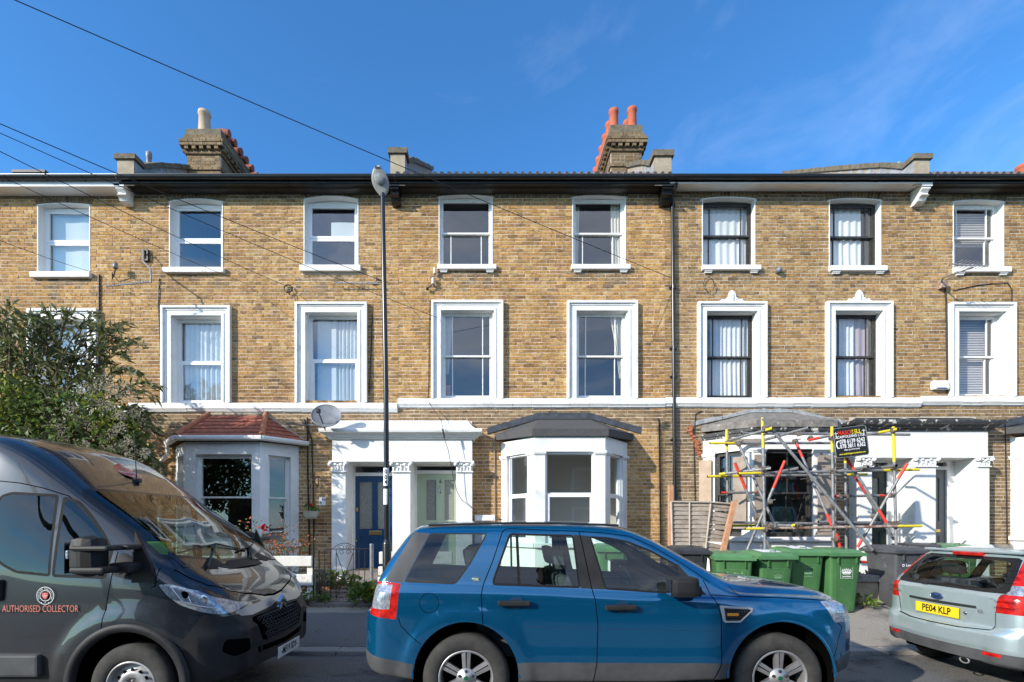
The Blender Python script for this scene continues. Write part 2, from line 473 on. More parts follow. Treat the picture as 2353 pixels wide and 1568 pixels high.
M['kerb'] = mottled('granite_kerb', (.20, .19, .18), (.36, .34, .32), 60, 0.85, 0.5, fine=80, c3=(.10, .10, .09), s3=3)
M['soil'] = mottled('garden_soil', (.05, .038, .025), (.11, .08, .05), 25, 1.0, 0.9, fine=40, dist=0.02)
M['paving'] = mottled('garden_path_slabs', (.20, .17, .15), (.30, .26, .23), 8, 0.9, 0.5, c3=(.09, .08, .07), s3=3)
M['stonewall'] = mottled('white_rendered_rail', (.66, .64, .59), (.80, .78, .73), 7, 0.85, 0.5, fine=40, c3=(.34, .29, .24), s3=6, l3=0.60, h3=0.68)
M['iron'] = plain('black_iron', (.015, .015, .016), 0.4)
M['galv'] = mottled('galvanised_steel', (.16, .165, .17), (.30, .305, .31), 18, 0.5, 0.25, metal=0.3, c3=(.24, .13, .08), s3=9, l3=0.63, h3=0.72)
M['rust'] = mottled('rusty_steel', (.20, .09, .05), (.42, .36, .32), 12, 0.8, 0.4, lo=.4, hi=.6)
M['coupler'] = mottled('rusty_coupler', (.10, .06, .04), (.32, .29, .26), 30, 0.6, 0.4, metal=0.4)
M['yellow'] = mottled('yellow_tube_paint', (.62, .48, .02), (.74, .60, .03), 30, 0.5, 0.2, c3=(.40, .38, .34), s3=10, l3=0.62, h3=0.7)
M['red'] = mottled('red_tube_paint', (.55, .035, .02), (.70, .06, .035), 30, 0.5, 0.2, c3=(.38, .30, .28), s3=10, l3=0.62, h3=0.7)
M['fencewood'] = mottled('grey_weathered_wood', (.24, .195, .16), (.40, .34, .28), 5, 0.9, 0.5, fine=30)
M['woodbatten'] = mottled('pale_batten', (.38, .32, .26), (.50, .44, .37), 9, 0.85, 0.3)
M['newwood'] = mottled('orange_timber', (.42, .20, .10), (.56, .32, .19), 12, 0.75, 0.3)
M['bingreen'] = mottled('green_bin_plastic', (.045, .135, .045), (.065, .175, .06), 3, 0.45, 0.15, fine=200, obj=True, c3=(.13, .19, .12), s3=5, l3=.58, h3=.75)
M['bingreenlid'] = mottled('green_lid_plastic', (.07, .19, .08), (.10, .235, .10), 3, 0.4, 0.15, fine=200, obj=True)
M['bingrey'] = mottled('grey_bin_plastic', (.055, .058, .064), (.085, .088, .095), 3, 0.45, 0.15, fine=200, obj=True, c3=(.18, .18, .18), s3=4, l3=.6, h3=.7)
M['bindark'] = mottled('dark_bin_plastic', (.025, .027, .032), (.045, .048, .055), 3, 0.42, 0.15, fine=200, obj=True)
M['signwhite'] = plain('white_print', (.82, .82, .82), 0.5)
M['signdim'] = plain('faded_print', (.16, .30, .16), 0.6)
M['signblack'] = plain('black_board', (.012, .012, .012), 0.4)
M['signyellow'] = plain('yellow_print', (.80, .68, .02), 0.5)
M['signred'] = plain('red_print', (.70, .04, .02), 0.5)
M['brass'] = plain('brass', (.65, .45, .16), 0.3, 1.0)
M['chrome'] = plain('chrome', (.7, .7, .72), 0.12, 1.0)
M['doorblue'] = plain('blue_door_paint', (.010, .048, .125), 0.3, coat=0.3)
M['doorgreen'] = plain('sage_door_paint', (.38, .45, .33), 0.35)
M['doordark'] = plain('dark_green_door_paint', (.012, .03, .022), 0.4)
M['doorgrey'] = plain('grey_door_paint', (.13, .14, .14), 0.45)
M['bark'] = mottled('twig_bark', (.10, .07, .045), (.20, .15, .10), 20, 0.9, 0.5)
M['rosestem'] = plain('rose_stem', (.16, .13, .06), 0.7)
M['rosered'] = plain('red_petals', (.62, .01, .012), 0.5)
M['hips'] = plain('rose_hips', (.60, .14, .05), 0.4)
M['terracotta'] = mottled('terracotta', (.38, .13, .07), (.50, .20, .12), 8, 0.85, 0.3)
M['dish'] = mottled('grey_dish', (.20, .21, .22), (.28, .29, .30), 8, 0.4, 0.1, metal=0.2)
M['cable'] = plain('black_cable', (.012, .012, .013), 0.6)
M['cablew'] = plain('white_cable', (.62, .60, .56), 0.6)
M['ceramic'] = plain('cream_ceramic', (.62, .58, .48), 0.35)
M['alu'] = plain('aluminium', (.55, .56, .57), 0.35, 0.9)
M['leafdark'] = foliage_mat('shrub_leaves', [(.06, .075, .03), (.14, .16, .06), (.09, .12, .04), (.22, .20, .10), (.14, .19, .04), (.30, .27, .15)])
M['leafbright'] = foliage_mat('yellow_green_leaves', [(.18, .26, .03), (.34, .38, .03), (.12, .18, .03), (.48, .42, .05)])
M['leafgreen'] = foliage_mat('garden_leaves', [(.10, .17, .03), (.17, .25, .05), (.07, .12, .03), (.26, .32, .08)])
M['leafsilver'] = foliage_mat('silver_leaves', [(.22, .25, .20), (.34, .36, .30), (.15, .18, .13)])
M['seedhead'] = foliage_mat('cream_seed_heads', [(.42, .38, .28), (.52, .47, .36), (.34, .29, .20)])
M['dryleaf'] = foliage_mat('fallen_leaves', [(.28, .17, .07), (.38, .26, .12), (.20, .11, .05), (.42, .34, .20)])

# lettering: each text becomes a flat mesh
def text(name, s, size, mat, parent, mtx, bold=False, depth=0.0, align='CENTER', sx=1.0, local=False):
    cu = bpy.data.curves.new(name, 'FONT'); cu.body = s; cu.size = size; cu.align_x = align; cu.align_y = 'CENTER'
    cu.extrude = 0.0; cu.offset = size * (0.022 if bold else 0.0); cu.resolution_u = 3
    t = bpy.data.objects.new(name, cu); SC.collection.objects.link(t)
    dg = bpy.context.evaluated_depsgraph_get()
    me = bpy.data.meshes.new_from_object(t.evaluated_get(dg))
    bpy.data.objects.remove(t); bpy.data.curves.remove(cu)
    me.transform(Matrix.Diagonal((sx, 1, 1, 1))); me.transform(mtx)
    me.materials.clear(); me.materials.append(mat)
    return put(name, me, parent, local)
def face_cam(x, y, z, rot=0.0):
    """matrix: text lying in XZ facing -Y"""
    return Matrix.Translation((x, y, z)) @ Matrix.Rotation(rot, 4, 'Y') @ Matrix.Rotation(R(90), 4, 'X')
# ------------------------------------------------------------------ ground, road, pavement
def strip(name, x0, x1, prof, mat, kind='structure', nx=60, jit=0.0, parent=None):
    """sheet following a (y,z) profile, lightly uneven"""
    vs, fs = [], []
    for k in range(nx + 1):
        x = x0 + (x1 - x0) * k / nx
        for (y, z) in prof:
            vs.append((x, y, z + (mnoise.noise(Vector((x * 0.9, y * 0.9, 3.3))) * jit if jit else 0)))
    n = len(prof)
    for k in range(nx):
        for j in range(n - 1):
            a = k * n + j
            fs.append((a, a + n, a + n + 1, a + 1))
    me = bpy.data.meshes.new(name); me.from_pydata(vs, [], fs); me.materials.append(mat)
    me.polygons.foreach_set('use_smooth', [True] * len(fs)); me.update()
    o = put(name, me, parent)
    if kind and parent is None: o['kind'] = kind
    return o
def lerp(a, b, t): return a + (b - a) * t
def prof(*pts, n=8):
    out = []
    for (a, b) in zip(pts[:-1], pts[1:]):
        out += [(lerp(a[0], b[0], k / n), lerp(a[1], b[1], k / n)) for k in range(n)]
    return out + [pts[-1]]
KERB_Y = 6.28
strip('ground', -400, 400, [(-400, -0.06), (-14, -0.06), (16, -0.06), (400, -0.06)], M['soil'], nx=8)
strip('road', -60, 60, prof((-3.2, -0.01), (1.6, 0.06), (5.0, 0.01), (KERB_Y + 0.01, -0.005), n=10), M['asphalt'], nx=240, jit=0.012)
strip('pavement', -40, 40, prof((KERB_Y + 0.25, 0.052), (8.1, 0.34), n=12), M['pave'], nx=240, jit=0.012)
strip('garden_ground', -40, 40, prof((8.1, 0.332), (8.25, 0.37), (9.2, 0.42), (10.6, 0.50), n=4), M['soil'], nx=120, jit=0.03)
strip('far_pavement', -40, 40, [(-3.35, 0.10), (-5.4, 0.13)][::-1], M['pave'], nx=20)
kerb_root = strip('kerb_bed', -40, 40, [(KERB_Y + 0.02, 0.03), (KERB_Y + 0.26, 0.045)], M['pavedark'], nx=20)
kx = -9.0; kk = 0
while kx < 14:
    w = 0.88 + random.uniform(-.03, .05)
    b = MB(); b.rbox(kx, kx + w - 0.012, KERB_Y, KERB_Y + 0.25 + random.uniform(-.004, .004), -0.06, 0.050 + random.uniform(-.005, .006), 0.014)
    b.build('kerb_stone', M['kerb'], kerb_root); kx += w; kk += 1
for (x0, x1, y0, y1) in ((-3.6, -1.45, 6.56, 7.75), (-0.2, 2.4, 6.56, 7.1), (-7.5, -4.1, 7.0, 7.9)):
    def pz(y): return 0.052 + (y - 6.53) / 1.57 * 0.288
    nx, ny = 24, 12
    vs, fs = [], []
    for a in range(nx + 1):
        for c in range(ny + 1):
            x = lerp(x0, x1, a / nx); y = lerp(y0, y1, c / ny)
            if a in (0, nx): y = lerp(y0, y1, c / ny)
            ex = 0.06 * mnoise.noise(Vector((x * 3, y * 3, 1)))
            X_, Y_ = x + ex, y + 0.05 * mnoise.noise(Vector((x * 3, y * 3, 9)))
            Y_ = max(Y_, 6.55)
            vs.append((X_, Y_, pz(Y_) + 0.005 + mnoise.noise(Vector((X_ * 0.9, Y_ * 0.9, 3.3))) * 0.012))
    for a in range(nx):
        for c in range(ny):
            q = a * (ny + 1) + c; fs.append((q, q + ny + 1, q + ny + 2, q + 1))
    me = bpy.data.meshes.new('asphalt_patch'); me.from_pydata(vs, [], fs); me.materials.append(M['pavedark'])
    o = put('asphalt_patch', me); o['kind'] = 'structure'

# ------------------------------------------------------------------ brickwork
WY = 10.30                          # front plane of the terrace
COURSE = 0.0757
_bv = {}
def brick_variant(w, k, mat):
    key = (round(w, 3), k, mat.name)
    if key in _bv: return _bv[key]
    rr = random.Random(hash((round(w * 1000), k)) & 0xffff)
    j = lambda a: rr.uniform(-a, a)
    h = 0.0600
    vs = [(-w / 2 + j(.002), 0, -h / 2 + j(.002)), (w / 2 + j(.002), 0, -h / 2 + j(.002)), (w / 2 + j(.002), 0, h / 2 + j(.002)), (-w / 2 + j(.002), 0, h / 2 + j(.002))]
    vs = [(x, -0.003 + j(.002), z) for x, y, z in vs] + [(x, 0.02, z) for x, y, z in vs]
    fs = [(0, 1, 2, 3), (1, 0, 4, 5), (2, 1, 5, 6), (3, 2, 6, 7), (0, 3, 7, 4)]
    me = bpy.data.meshes.new('brick'); me.from_pydata(vs, [], fs); me.materials.append(mat)
    _bv[key] = me
    return me
def courses(X0, X1, Z0, Z1, blocks, off=0.0):
    """Flemish bond: yields (x0,x1,zc,whole)"""
    z = Z0; row = 0
    while z + COURSE <= Z1 + 0.02:
        zc = z + COURSE / 2
        iv = [(X0, X1)]
        for (bx0, bx1, bz0, bz1) in blocks:
            if bz0 < zc < bz1:
                nv = []
                for a, b_ in iv:
                    if bx1 <= a or bx0 >= b_: nv.append((a, b_)); continue
                    if bx0 > a: nv.append((a, bx0))
                    if bx1 < b_: nv.append((bx1, b_))
                iv = nv
        per = 0.225 + 0.1125
        s = X0 - per + off + (0.169 if row % 2 else 0.0) + random.uniform(-.012, .012)
        k = 0
        while s < X1:
            w = 0.225 if k % 2 == 0 else 0.1125
            a, b_ = s + 0.005, s + w - 0.005
            for (i0, i1) in iv:
                p, q = max(a, i0), min(b_, i1)
                if q - p > 0.045:
                    if p - i0 < .055: p = i0
                    if i1 - q < .055: q = i1
                    yield (p, q, zc, abs((q - p) - (b_ - a)) < 1e-6, w)
            s += w; k += 1
        z += COURSE; row += 1
def brickwork(root, X0, X1, Z0, Z1, openings, blocks, mat, mortar, Y=WY, single=300, eave_shade=None, off=0.0, grime=(0, 0), streaks=()):
    # mortar sheet with rectangular holes
    xs = sorted({X0, X1, *[v for o in openings for v in o[:2] if X0 < v < X1]})
    zs = sorted({Z0 - 0.3, Z1, *[v for o in openings for v in o[2:] if Z0 - 0.3 < v < Z1]})
    mb = MB()
    for a, b_ in zip(xs[:-1], xs[1:]):
        for c, d in zip(zs[:-1], zs[1:]):
            cx, cz = (a + b_) / 2, (c + d) / 2
            if any(o[0] < cx < o[1] and o[2] < cz < o[3] for o in openings): continue
            mb.quad((a, Y + 0.001, c), (b_, Y + 0.001, c), (b_, Y + 0.001, d), (a, Y + 0.001, d))
    mb.build('wall', mortar, root)
    bl = list(courses(X0, X1, Z0, Z1, openings + blocks, off))
    whole = [b_ for b_ in bl if b_[3]]
    whole.sort(key=lambda b_: (b_[0] + b_[1]) ** 2 / 4 + (b_[2] - CAMZ) ** 2)
    pick = set(id(b_) for b_ in whole[:single])
    stuff, shaded, grimy = MB(), MB(), MB()
    def rag(x, z):    # worn arrises: more uneven in patches
        return 0.002 + 0.004 * max(0, mnoise.noise(Vector((x * 0.8, 5.1, z * 0.8))))
    for b_ in bl:
        p, q, zc, wh, w = b_
        if id(b_) in pick:
            me = brick_variant(q - p, random.randrange(7), M['brick_grime'] if grime[0] < zc < grime[1] else mat)
            o = put('brick', me, root)
            o.location = ((p + q) / 2, Y - 0.002 + random.uniform(-.002, .003), zc + random.uniform(-.0015, .0015))
            continue
        under = any(a_ - .1 < p and q < b2_ + .1 and zt_ - .10 - .5 * abs(mnoise.noise(Vector((p * 2.3, 4, 1)))) * 2 < zc < zt_ + .02 for a_, b2_, zt_ in streaks) and random.random() < .8
        t = shaded if (eave_shade is not None and zc > eave_shade) else grimy if under or grime[0] < zc < grime[1] + .3 * mnoise.noise(Vector((p * .7, 0, 2))) else stuff  # top courses take darker brick: eaves shade put into the colour
        r_ = rag(p, zc); h = 0.0300
        j = lambda: random.uniform(-r_, r_)
        y0 = Y - 0.005 + random.uniform(-.0035, .003)
        ty = random.uniform(-.003, .003)
        fr = [(p + j(), y0 + ty, zc - h + j()), (q + j(), y0 - ty, zc - h + j()), (q + j(), y0 - ty, zc + h + j()), (p + j(), y0 + ty, zc + h + j())]
        t.add(fr + [(x, Y + 0.012, z) for x, y, z in fr], [(0, 1, 2, 3), (1, 0, 4, 5), (2, 1, 5, 6), (3, 2, 6, 7), (0, 3, 7, 4)])
    for t, m_ in ((stuff, mat), (shaded, M['brick_soot_shade']), (grimy, M['brick_grime'])):
        o = t.build('brickwork', m_, root)
        if o: o['kind'] = 'stuff'

def arc_pts(x0, x1, zs, zc, n=12):
    w = (x1 - x0) / 2; h = zc - zs
    r = (w * w + h * h) / (2 * h); cz = zc - r; cx = (x0 + x1) / 2
    a = math.asin(w / r)
    return [(cx + r * math.sin(lerp(-a, a, k / n)), cz + r * math.cos(lerp(-a, a, k / n))) for k in range(n + 1)]

# ------------------------------------------------------------------ windows
def curtain_mesh(mb, x0, x1, z0, z1, y, folds=0.09, amp=0.025, gather=0.0, seed=0):
    rr = random.Random(seed); n = max(6, int((x1 - x0) / folds * 6)); m = 8
    ph = rr.uniform(0, 6)
    vs, fs = [], []
    for k in range(n + 1):
        u = k / n
        for j in range(m + 1):
            v = j / m
            x = lerp(x0, x1, u)
            if gather: # pulled to one side at the bottom
                side = x1 if gather > 0 else x0
                x = lerp(x, side, abs(gather) * (1 - v) ** 0.8 * 0.8)
            a = amp * (0.5 + 0.5 * (1 - v))
            yy = y + a * math.sin(u * (x1 - x0) / folds * 6.28 + ph + 0.4 * math.sin(v * 3)) + 0.3 * a * math.sin(u * 31 + 2)
            vs.append((x, yy, lerp(z0, z1, v)))
    for k in range(n):
        for j in range(m):
            a = k * (m + 1) + j
            fs.append((a, a + m + 1, a + m + 2, a + 1))
    mb.add(vs, fs, True)

def sash(win, T, fx0, fx1, z0, z1, y, mat, glass, w=0.045, bars=(), bot=0.06, top=0.045, name='sash', barw=0.018):
    b = MB(T)
    b.ring((fx0, fx1, z0, z1), (fx0 + w, fx1 - w, z0 + bot, z1 - top), y, y + 0.04)
    s = b.build(name, mat, win)
    for x in bars:
        g = MB(T); g.box(x - barw / 2, x + barw / 2, y + 0.004, y + 0.03, z0 + bot, z1 - top); g.build('glazing_bar', mat, win)
    g = MB(T); g.quad((fx0 + w - .004, y + 0.02, z0 + bot - .004), (fx1 - w + .004, y + 0.02, z0 + bot - .004), (fx1 - w + .004, y + 0.02, z1 - top + .004), (fx0 + w - .004, y + 0.02, z1 - top + .004))
    g.build('pane', glass, win)
    return s

def window(root, x0, x1, z0, zs, zc=None, T=None, depth=0.13, kind='sash', fmat='sashwhite', glass='glass', bars_up=(), bars_lo=(),
           split=0.5, curt=(), room='room', reveal='white', sill=None, corbels=False, surround=None, Y=WY, label=None, roomdepth=1.5, boxw=0.03, ornament=False, vent=False):
    """one window: reveal lining, frame, sashes, panes, curtains and the room behind"""
    win = empty('window'); win.parent = root
    win.matrix_parent_inverse = Matrix.Translation(root.location).inverted() if root.type == 'EMPTY' else Matrix()
    if label: win['label'] = label
    class _P: pass
    F = (lambda p: T(p)) if T else None
    zc = zc or zs
    y = Y + depth
    # reveal lining
    b = MB(F)
    e = 0.018
    top = arc_pts(x0, x1, zs, zc) if zc > zs else [(x0, zs), (x1, zs)]
    inner = [(x0 + e, z0)] + [(max(x0 + e, min(x1 - e, px)), pz - e) for px, pz in top] + [(x1 - e, z0)]
    outer = [(x0, z0)] + top + [(x1, z0)]
    fy = Y - 0.012 if surround is None else Y - 0.004
    for k in range(len(inner) - 1):
        (a0, a1), (c0, c1) = inner[k], inner[k + 1]
        (p0, p1), (q0, q1) = outer[k], outer[k + 1]
        b.quad((p0, fy, p1), (q0, fy, q1), (c0, fy, c1), (a0, fy, a1))
        b.quad((a0, fy, a1), (c0, fy, c1), (c0, y + 0.06, c1), (a0, y + 0.06, a1))
        b.quad((p0, fy, p1), (p0, Y + .02, p1), (q0, Y + .02, q1), (q0, fy, q1))
    b.quad((x0, Y, z0 + .001), (x1, Y, z0 + .001), (x1, y + .06, z0 + .012), (x0, y + .06, z0 + .012))
    b.build('reveal', M[reveal], win)
    if zc > zs: # filler over the arch
        b = MB(F)
        b.prism([(px, pz - .002) for px, pz in top] + [(x1, zc + 0.004), (x0, zc + 0.004)], Y + 0.003, Y + 0.05)
        b.build('arch_filler', M['mortar'], win)
    # outer frame
    ft = zs + (0.01 if zc > zs else 0)
    fm, gm = M[fmat], M[glass]
    a, c, zb, zt = x0 + e, x1 - e, z0 + 0.004, ft - 0.01
    if zc > zs: # head board filling to the arch
        b = MB(F); b.prism([(px, pz - e) for px, pz in top] + [(x1 - e, zt - 0.02), (x0 + e, zt - 0.02)], y + 0.02, y + 0.06); b.build('head_board', fm, win)
    b = MB(F)
    ow = 0.055 if kind.startswith('upvc') else boxw
    b.ring((a, c, zb, zt), (a + ow, c - ow, zb + (0.05 if kind != 'upvc' else .05), zt - ow), y, y + 0.09)
    b.build('frame', fm, win)
    ix0, ix1, iz0, iz1 = a + ow, c - ow, zb + 0.05, zt - ow
    zm = lerp(iz0, iz1, split)
    if kind == 'sash':
        w = 0.038
        sash(win, F, ix0, ix1, zm - 0.018, iz1, y + 0.012, fm, gm, w, bars_up, 0.036, 0.04, 'upper_sash')
        sash(win, F, ix0, ix1, iz0, zm + 0.018, y + 0.052, fm, gm, w, bars_lo, 0.055, 0.036, 'lower_sash')
    elif kind == 'upvc':
        sash(win, F, ix0, ix1, zm + 0.003, iz1, y + 0.010, fm, gm, 0.05, (), 0.05, 0.05, 'top_casement')
        sash(win, F, ix0, ix1, iz0, zm - 0.003, y + 0.014, fm, gm, 0.05, (), 0.05, 0.05, 'fixed_light')
    elif kind == 'upvc_fixed':
        sash(win, F, ix0, ix1, zm, iz1, y + 0.03, fm, gm, 0.012, (), 0.035, 0.012, 'top_light')
        sash(win, F, ix0, ix1, iz0, zm - 0.002, y + 0.012, fm, gm, 0.05, (), 0.05, 0.05, 'fixed_light')
    # curtains
    for k, cu in enumerate(curt):
        (u0, u1, v0, v1, cm, kw) = cu
        b = MB(F); curtain_mesh(b, lerp(ix0, ix1, u0), lerp(ix0, ix1, u1), lerp(iz0, iz1, v0), lerp(iz0, iz1, v1), y + 0.112 + 0.035 * k, seed=k + int(x0 * 10), **kw)
        b.build('curtain', M[cm], win)
    # room
    b = MB(F)
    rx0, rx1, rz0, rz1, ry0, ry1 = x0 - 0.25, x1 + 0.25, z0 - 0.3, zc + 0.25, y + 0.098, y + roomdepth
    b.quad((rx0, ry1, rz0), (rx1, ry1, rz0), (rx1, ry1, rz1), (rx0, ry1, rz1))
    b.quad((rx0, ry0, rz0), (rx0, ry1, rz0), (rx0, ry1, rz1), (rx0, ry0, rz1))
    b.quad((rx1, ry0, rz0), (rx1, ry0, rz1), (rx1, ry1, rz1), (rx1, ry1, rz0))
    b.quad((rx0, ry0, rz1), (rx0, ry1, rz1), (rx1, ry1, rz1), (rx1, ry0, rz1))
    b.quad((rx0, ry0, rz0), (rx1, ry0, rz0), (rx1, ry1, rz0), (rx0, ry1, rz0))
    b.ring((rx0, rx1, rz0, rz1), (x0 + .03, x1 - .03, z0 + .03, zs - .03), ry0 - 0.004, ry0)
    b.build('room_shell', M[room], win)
    if sill:
        (s0, s1, sz) = sill
        b = MB(F); b.rbox(s0, s1, Y - 0.085, Y + 0.12, sz, z0, 0.012); b.build('sill', M['white_old'], win)
        if corbels:
            for cx in (s0 + 0.135, s1 - 0.135):
                b = MB(F); b.box(cx - .08, cx + .08, Y - .06, Y + .02, sz - .025, sz - .001); b.box(cx - .07, cx + .07, Y - .045, Y + .02, sz - .05, sz - .025)
                b.build('sill_corbel', M['white_old'], win)
    if surround:
        (o0, o1, oz) = surround
        b = MB(F)
        zbm = z0 - 0.0
        def jamb(oa, ob, ya, yb_):   # n-shaped frame between inset oa and ob
            L0, L1, Rr0, Rr1 = o0 + oa, o0 + ob, o1 - ob, o1 - oa
            b.box(L0, L1, Y - ya, Y + .02, zbm, oz - oa)
            b.box(Rr0, Rr1, Y - ya, Y + .02, zbm, oz - oa)
            b.box(L1, Rr0, Y - ya, Y + .02, oz - ob, oz - oa)
        W = x0 - o0
        jamb(0.0, 0.045, .095, 0)
        jamb(0.045, 0.085, .06, 0)
        jamb(0.085, 0.145, .045, 0)
        jamb(0.145, W + .004, .062, 0)
        b.build('surround', M['white_old' if ornament == 'old' else 'white'], win)
    if ornament is True:
        cx = (x0 + x1) / 2; b = MB(F); oz = surround[2]
        rr = random.Random(3)
        for k in range(9):       # palmette fan with scrolls either side
            t = R(-70 + 140 * k / 8); l = 0.20 - 0.05 * abs(k - 4) / 4
            b.ball((cx + math.sin(t) * l * .52, Y - .05, oz + .045 + math.cos(t) * l * .8), .034, .7, .6, 1.5, 8)
        b.ball((cx, Y - .04, oz + .09), .085, 1, .5, 1, 10); b.box(cx - .012, cx + .012, Y - .09, Y, oz, oz + .17)
        for sgn in (-1, 1):
            for k in range(6):
                b.ball((cx + sgn * (.07 + .034 * k), Y - .05, oz + .055 - .006 * k + .015 * math.sin(k * 2)), .038 - .0035 * k, 1, .6, 1, 8)
        b.box(cx - .24, cx + .24, Y - .07, Y + .01, oz - .004, oz + .02)
        b.build('leaf_ornament', M['white'], win)
    return win

def voussoirs(root, x0, x1, zs, zc, mat):
    w = (x1 - x0) / 2 + 0.03; h = zc - zs + .01
    r = (w * w + h * h) / (2 * h); cz = zc - r; cx = (x0 + x1) / 2
    a = math.asin(w / r); n = 17
    for k in range(n):
        t0, t1 = lerp(-a, a, (k + .06) / n), lerp(-a, a, (k + .94) / n)
        vs = []
        for (t, rr_) in ((t0, r + .008), (t1, r + .008), (t1 , r + .21), (t0, r + .21)):
            vs.append((cx + rr_ * math.sin(t) * (1 + (rr_ - r) * .35), WY - .006 + random.uniform(-.003, .002), min(cz + rr_ * math.cos(t), 8.73)))
        me = bpy.data.meshes.new('arch_brick')
        me.from_pydata(vs + [(x, WY + .01, z) for x, y, z in vs], [], [(0, 1, 2, 3), (1, 0, 4, 5), (2, 1, 5, 6), (3, 2, 6, 7), (0, 3, 7, 4)])
        me.materials.append(mat); put('arch_brick', me, root)

# ------------------------------------------------------------------ terrace
HX = [-12.6, -7.66, -2.02, 3.60, 8.97, 14.9]
hlab = ['brick terraced house at the left edge, half hidden by the tall flowering shrub',
        'brick terraced house with a white bay under a red tiled roof',
        'brick terraced house with a white bay under a grey felt roof',
        'brick terraced house with black sashes and scaffolding round its bay',
        'brick terraced house at the right edge with a flaking white window surround']
houses = [empty('terraced_house', ((HX[k] + HX[k + 1]) / 2, WY, 0.4), hlab[k], 'house', 'houses of the brick terrace') for k in range(5)]
TOPW = [(0, 86.4, 207.9, 467, 470.8, 628, 76, 212.5, 641), (1, 389, 512.6, 457, 463.5, 618, 378.7, 518, 630), (1, 698, 823.8, 450, 458, 613, 690.8, 830.5, 627),
        (2, 1008, 1132, 448, 455, 611.6, 1005, 1140.6, 622.5), (2, 1314.5, 1438, 449, 456, 611.6, 1311.6, 1446.7, 622.5),
        (3, 1612.5, 1735, 453, 460, 613, 1610.8, 1745, 624), (3, 1904, 2024, 456, 463, 614.5, 1903.6, 2033, 626), (4, 2188.7, 2306, 459.6, 466, 617, 2188, 2316, 629)]
MIDW = [(0, 70, 228, 713.5, 935, 92, 208, 733), (1, 375, 533, 706, 929, 396, 514, 727), (1, 681, 845, 698, 922, 703, 825, 718), (2, 992, 1156, 694, 916, 1013, 1134, 714),
        (2, 1302, 1463, 695, 916, 1323, 1441, 715), (3, 1601, 1758, 697, 914.5, 1621, 1738, 717), (3, 1895, 2045, 696, 913, 1915, 2026, 716), (4, 2178, 2326, 699, 911, 2197, 2307, 719)]
STR = [(4.165, 3.96), (4.235, 4.035), (4.33, 4.13), (4.345, 4.14), (4.372, 4.175)]   # string course top / bottom
hmat = ['brick', 'brick_brown', 'brick', 'brick_grey', 'brick_grey']
hmor = ['mortar', 'mortar', 'mortar', 'mortar2', 'mortar2']
EAVE = 8.735
opens = {k: [] for k in range(5)}; blocks = {k: [] for k in range(5)}
for (h, a, c, yc, ys, yb, s0, s1, sb) in TOPW:
    opens[h].append((ax(a), ax(c), az(yb), az(yc)))
    blocks[h].append((ax(a) - .04, ax(c) + .04, az(ys) - .01, EAVE + .1))
    blocks[h].append((ax(s0), ax(s1), az(sb), az(yb)))
for (h, o0, o1, ot, ob, a, c, it) in MIDW:
    opens[h].append((ax(a), ax(c), az(ob), az(it)))
    blocks[h].append((ax(o0) + .005, ax(o1) - .005, az(ob), az(ot) - .005))
for h in range(5): blocks[h].append((HX[h] - 1, HX[h + 1] + 1, STR[h][1] + .01, STR[h][0] - .01))
# openings behind bays and porches
BAY = {1: dict(cx=-5.41, w1=1.30, w2=0.745, p=.55), 2: dict(cx=1.48, w1=1.33, w2=.685, p=.80), 3: dict(cx=5.80, w1=1.40, w2=.76, p=.80), 4: dict(cx=12.28, w1=1.40, w2=.76, p=.80)}
for h, b_ in BAY.items():
    opens[h].append((b_['cx'] - b_['w1'] + .12, b_['cx'] + b_['w1'] - .12, 0.2, 3.3))
opens[1].append((-3.3, -2.02, 0.2, 3.3)); opens[2].append((-2.02, -.50, 0.2, 3.3))
opens[3].append((7.50, 8.97, 0.2, 3.4)); opens[4].append((8.97, 10.1, 0.2, 3.4))
blocks[1].append((-3.40, -2.02, 0.2, 3.86)); blocks[2].append((-2.02, -.46, 0.2, 3.86))
blocks[3].append((7.48, 8.97, 0.2, 3.95)); blocks[4].append((8.97, 10.16, 0.2, 3.95))
for h in range(5):
    brickwork(houses[h], HX[h], HX[h + 1], 0.36 + 0.01 * h, EAVE, opens[h], blocks[h], M[hmat[h]], M[hmor[h]], single=300 if h in (1, 2, 3) else 200, eave_shade=8.52, off=.05 * h, grime=((0, 4.2) if h > 2 else (3.72, 4.2) if h else (3.5, 4.1)), streaks=[(ax(t_[6]), ax(t_[7]), az(t_[8])) for t_ in TOPW if t_[0] == h])
# ground floor courses of houses 4 and 5 are darker already through brick_grey

C_full = lambda m='curtain', **k: (0, 1, 0, 1, m, k)
TK = [dict(kind='upvc', fmat='upvc', glass='glass2', curt=[(0, 1, .0, 1, 'curtain', dict(folds=.5, amp=.012))], split=.5),
      dict(kind='upvc', fmat='upvc', glass='glass2', split=.47, room='room'),
      dict(kind='upvc', fmat='upvc', glass='glass2', split=.47, room='room', curt=[(.42, 1, .5, .78, 'curtain', dict(folds=.6, amp=.01))]),
      dict(), dict(curt=[(.78, 1, 0, 1, 'curtain_cream', dict(gather=.15, folds=.07)), (-.02, .14, 0, 1, 'curtain_cream', dict(gather=-.25, folds=.07))]),
      dict(fmat='sashblack', curt=[(0, 1, 0, 1, 'net', dict(folds=.16, amp=.02)), (0, 1, .60, 1, 'net', dict(folds=.3, amp=.02))]),
      dict(fmat='sashblack', curt=[(-.05, .80, 0, 1, 'curtain', dict(folds=.15, amp=.02))]),
      dict(curt=[])]
def mids(a, c, e=.018, fr=.17):
    w = c - a; return (lerp(a, c, fr), lerp(a, c, 1 - fr))
wins = []
tlab = ['', 'open top light showing cloud reflections']
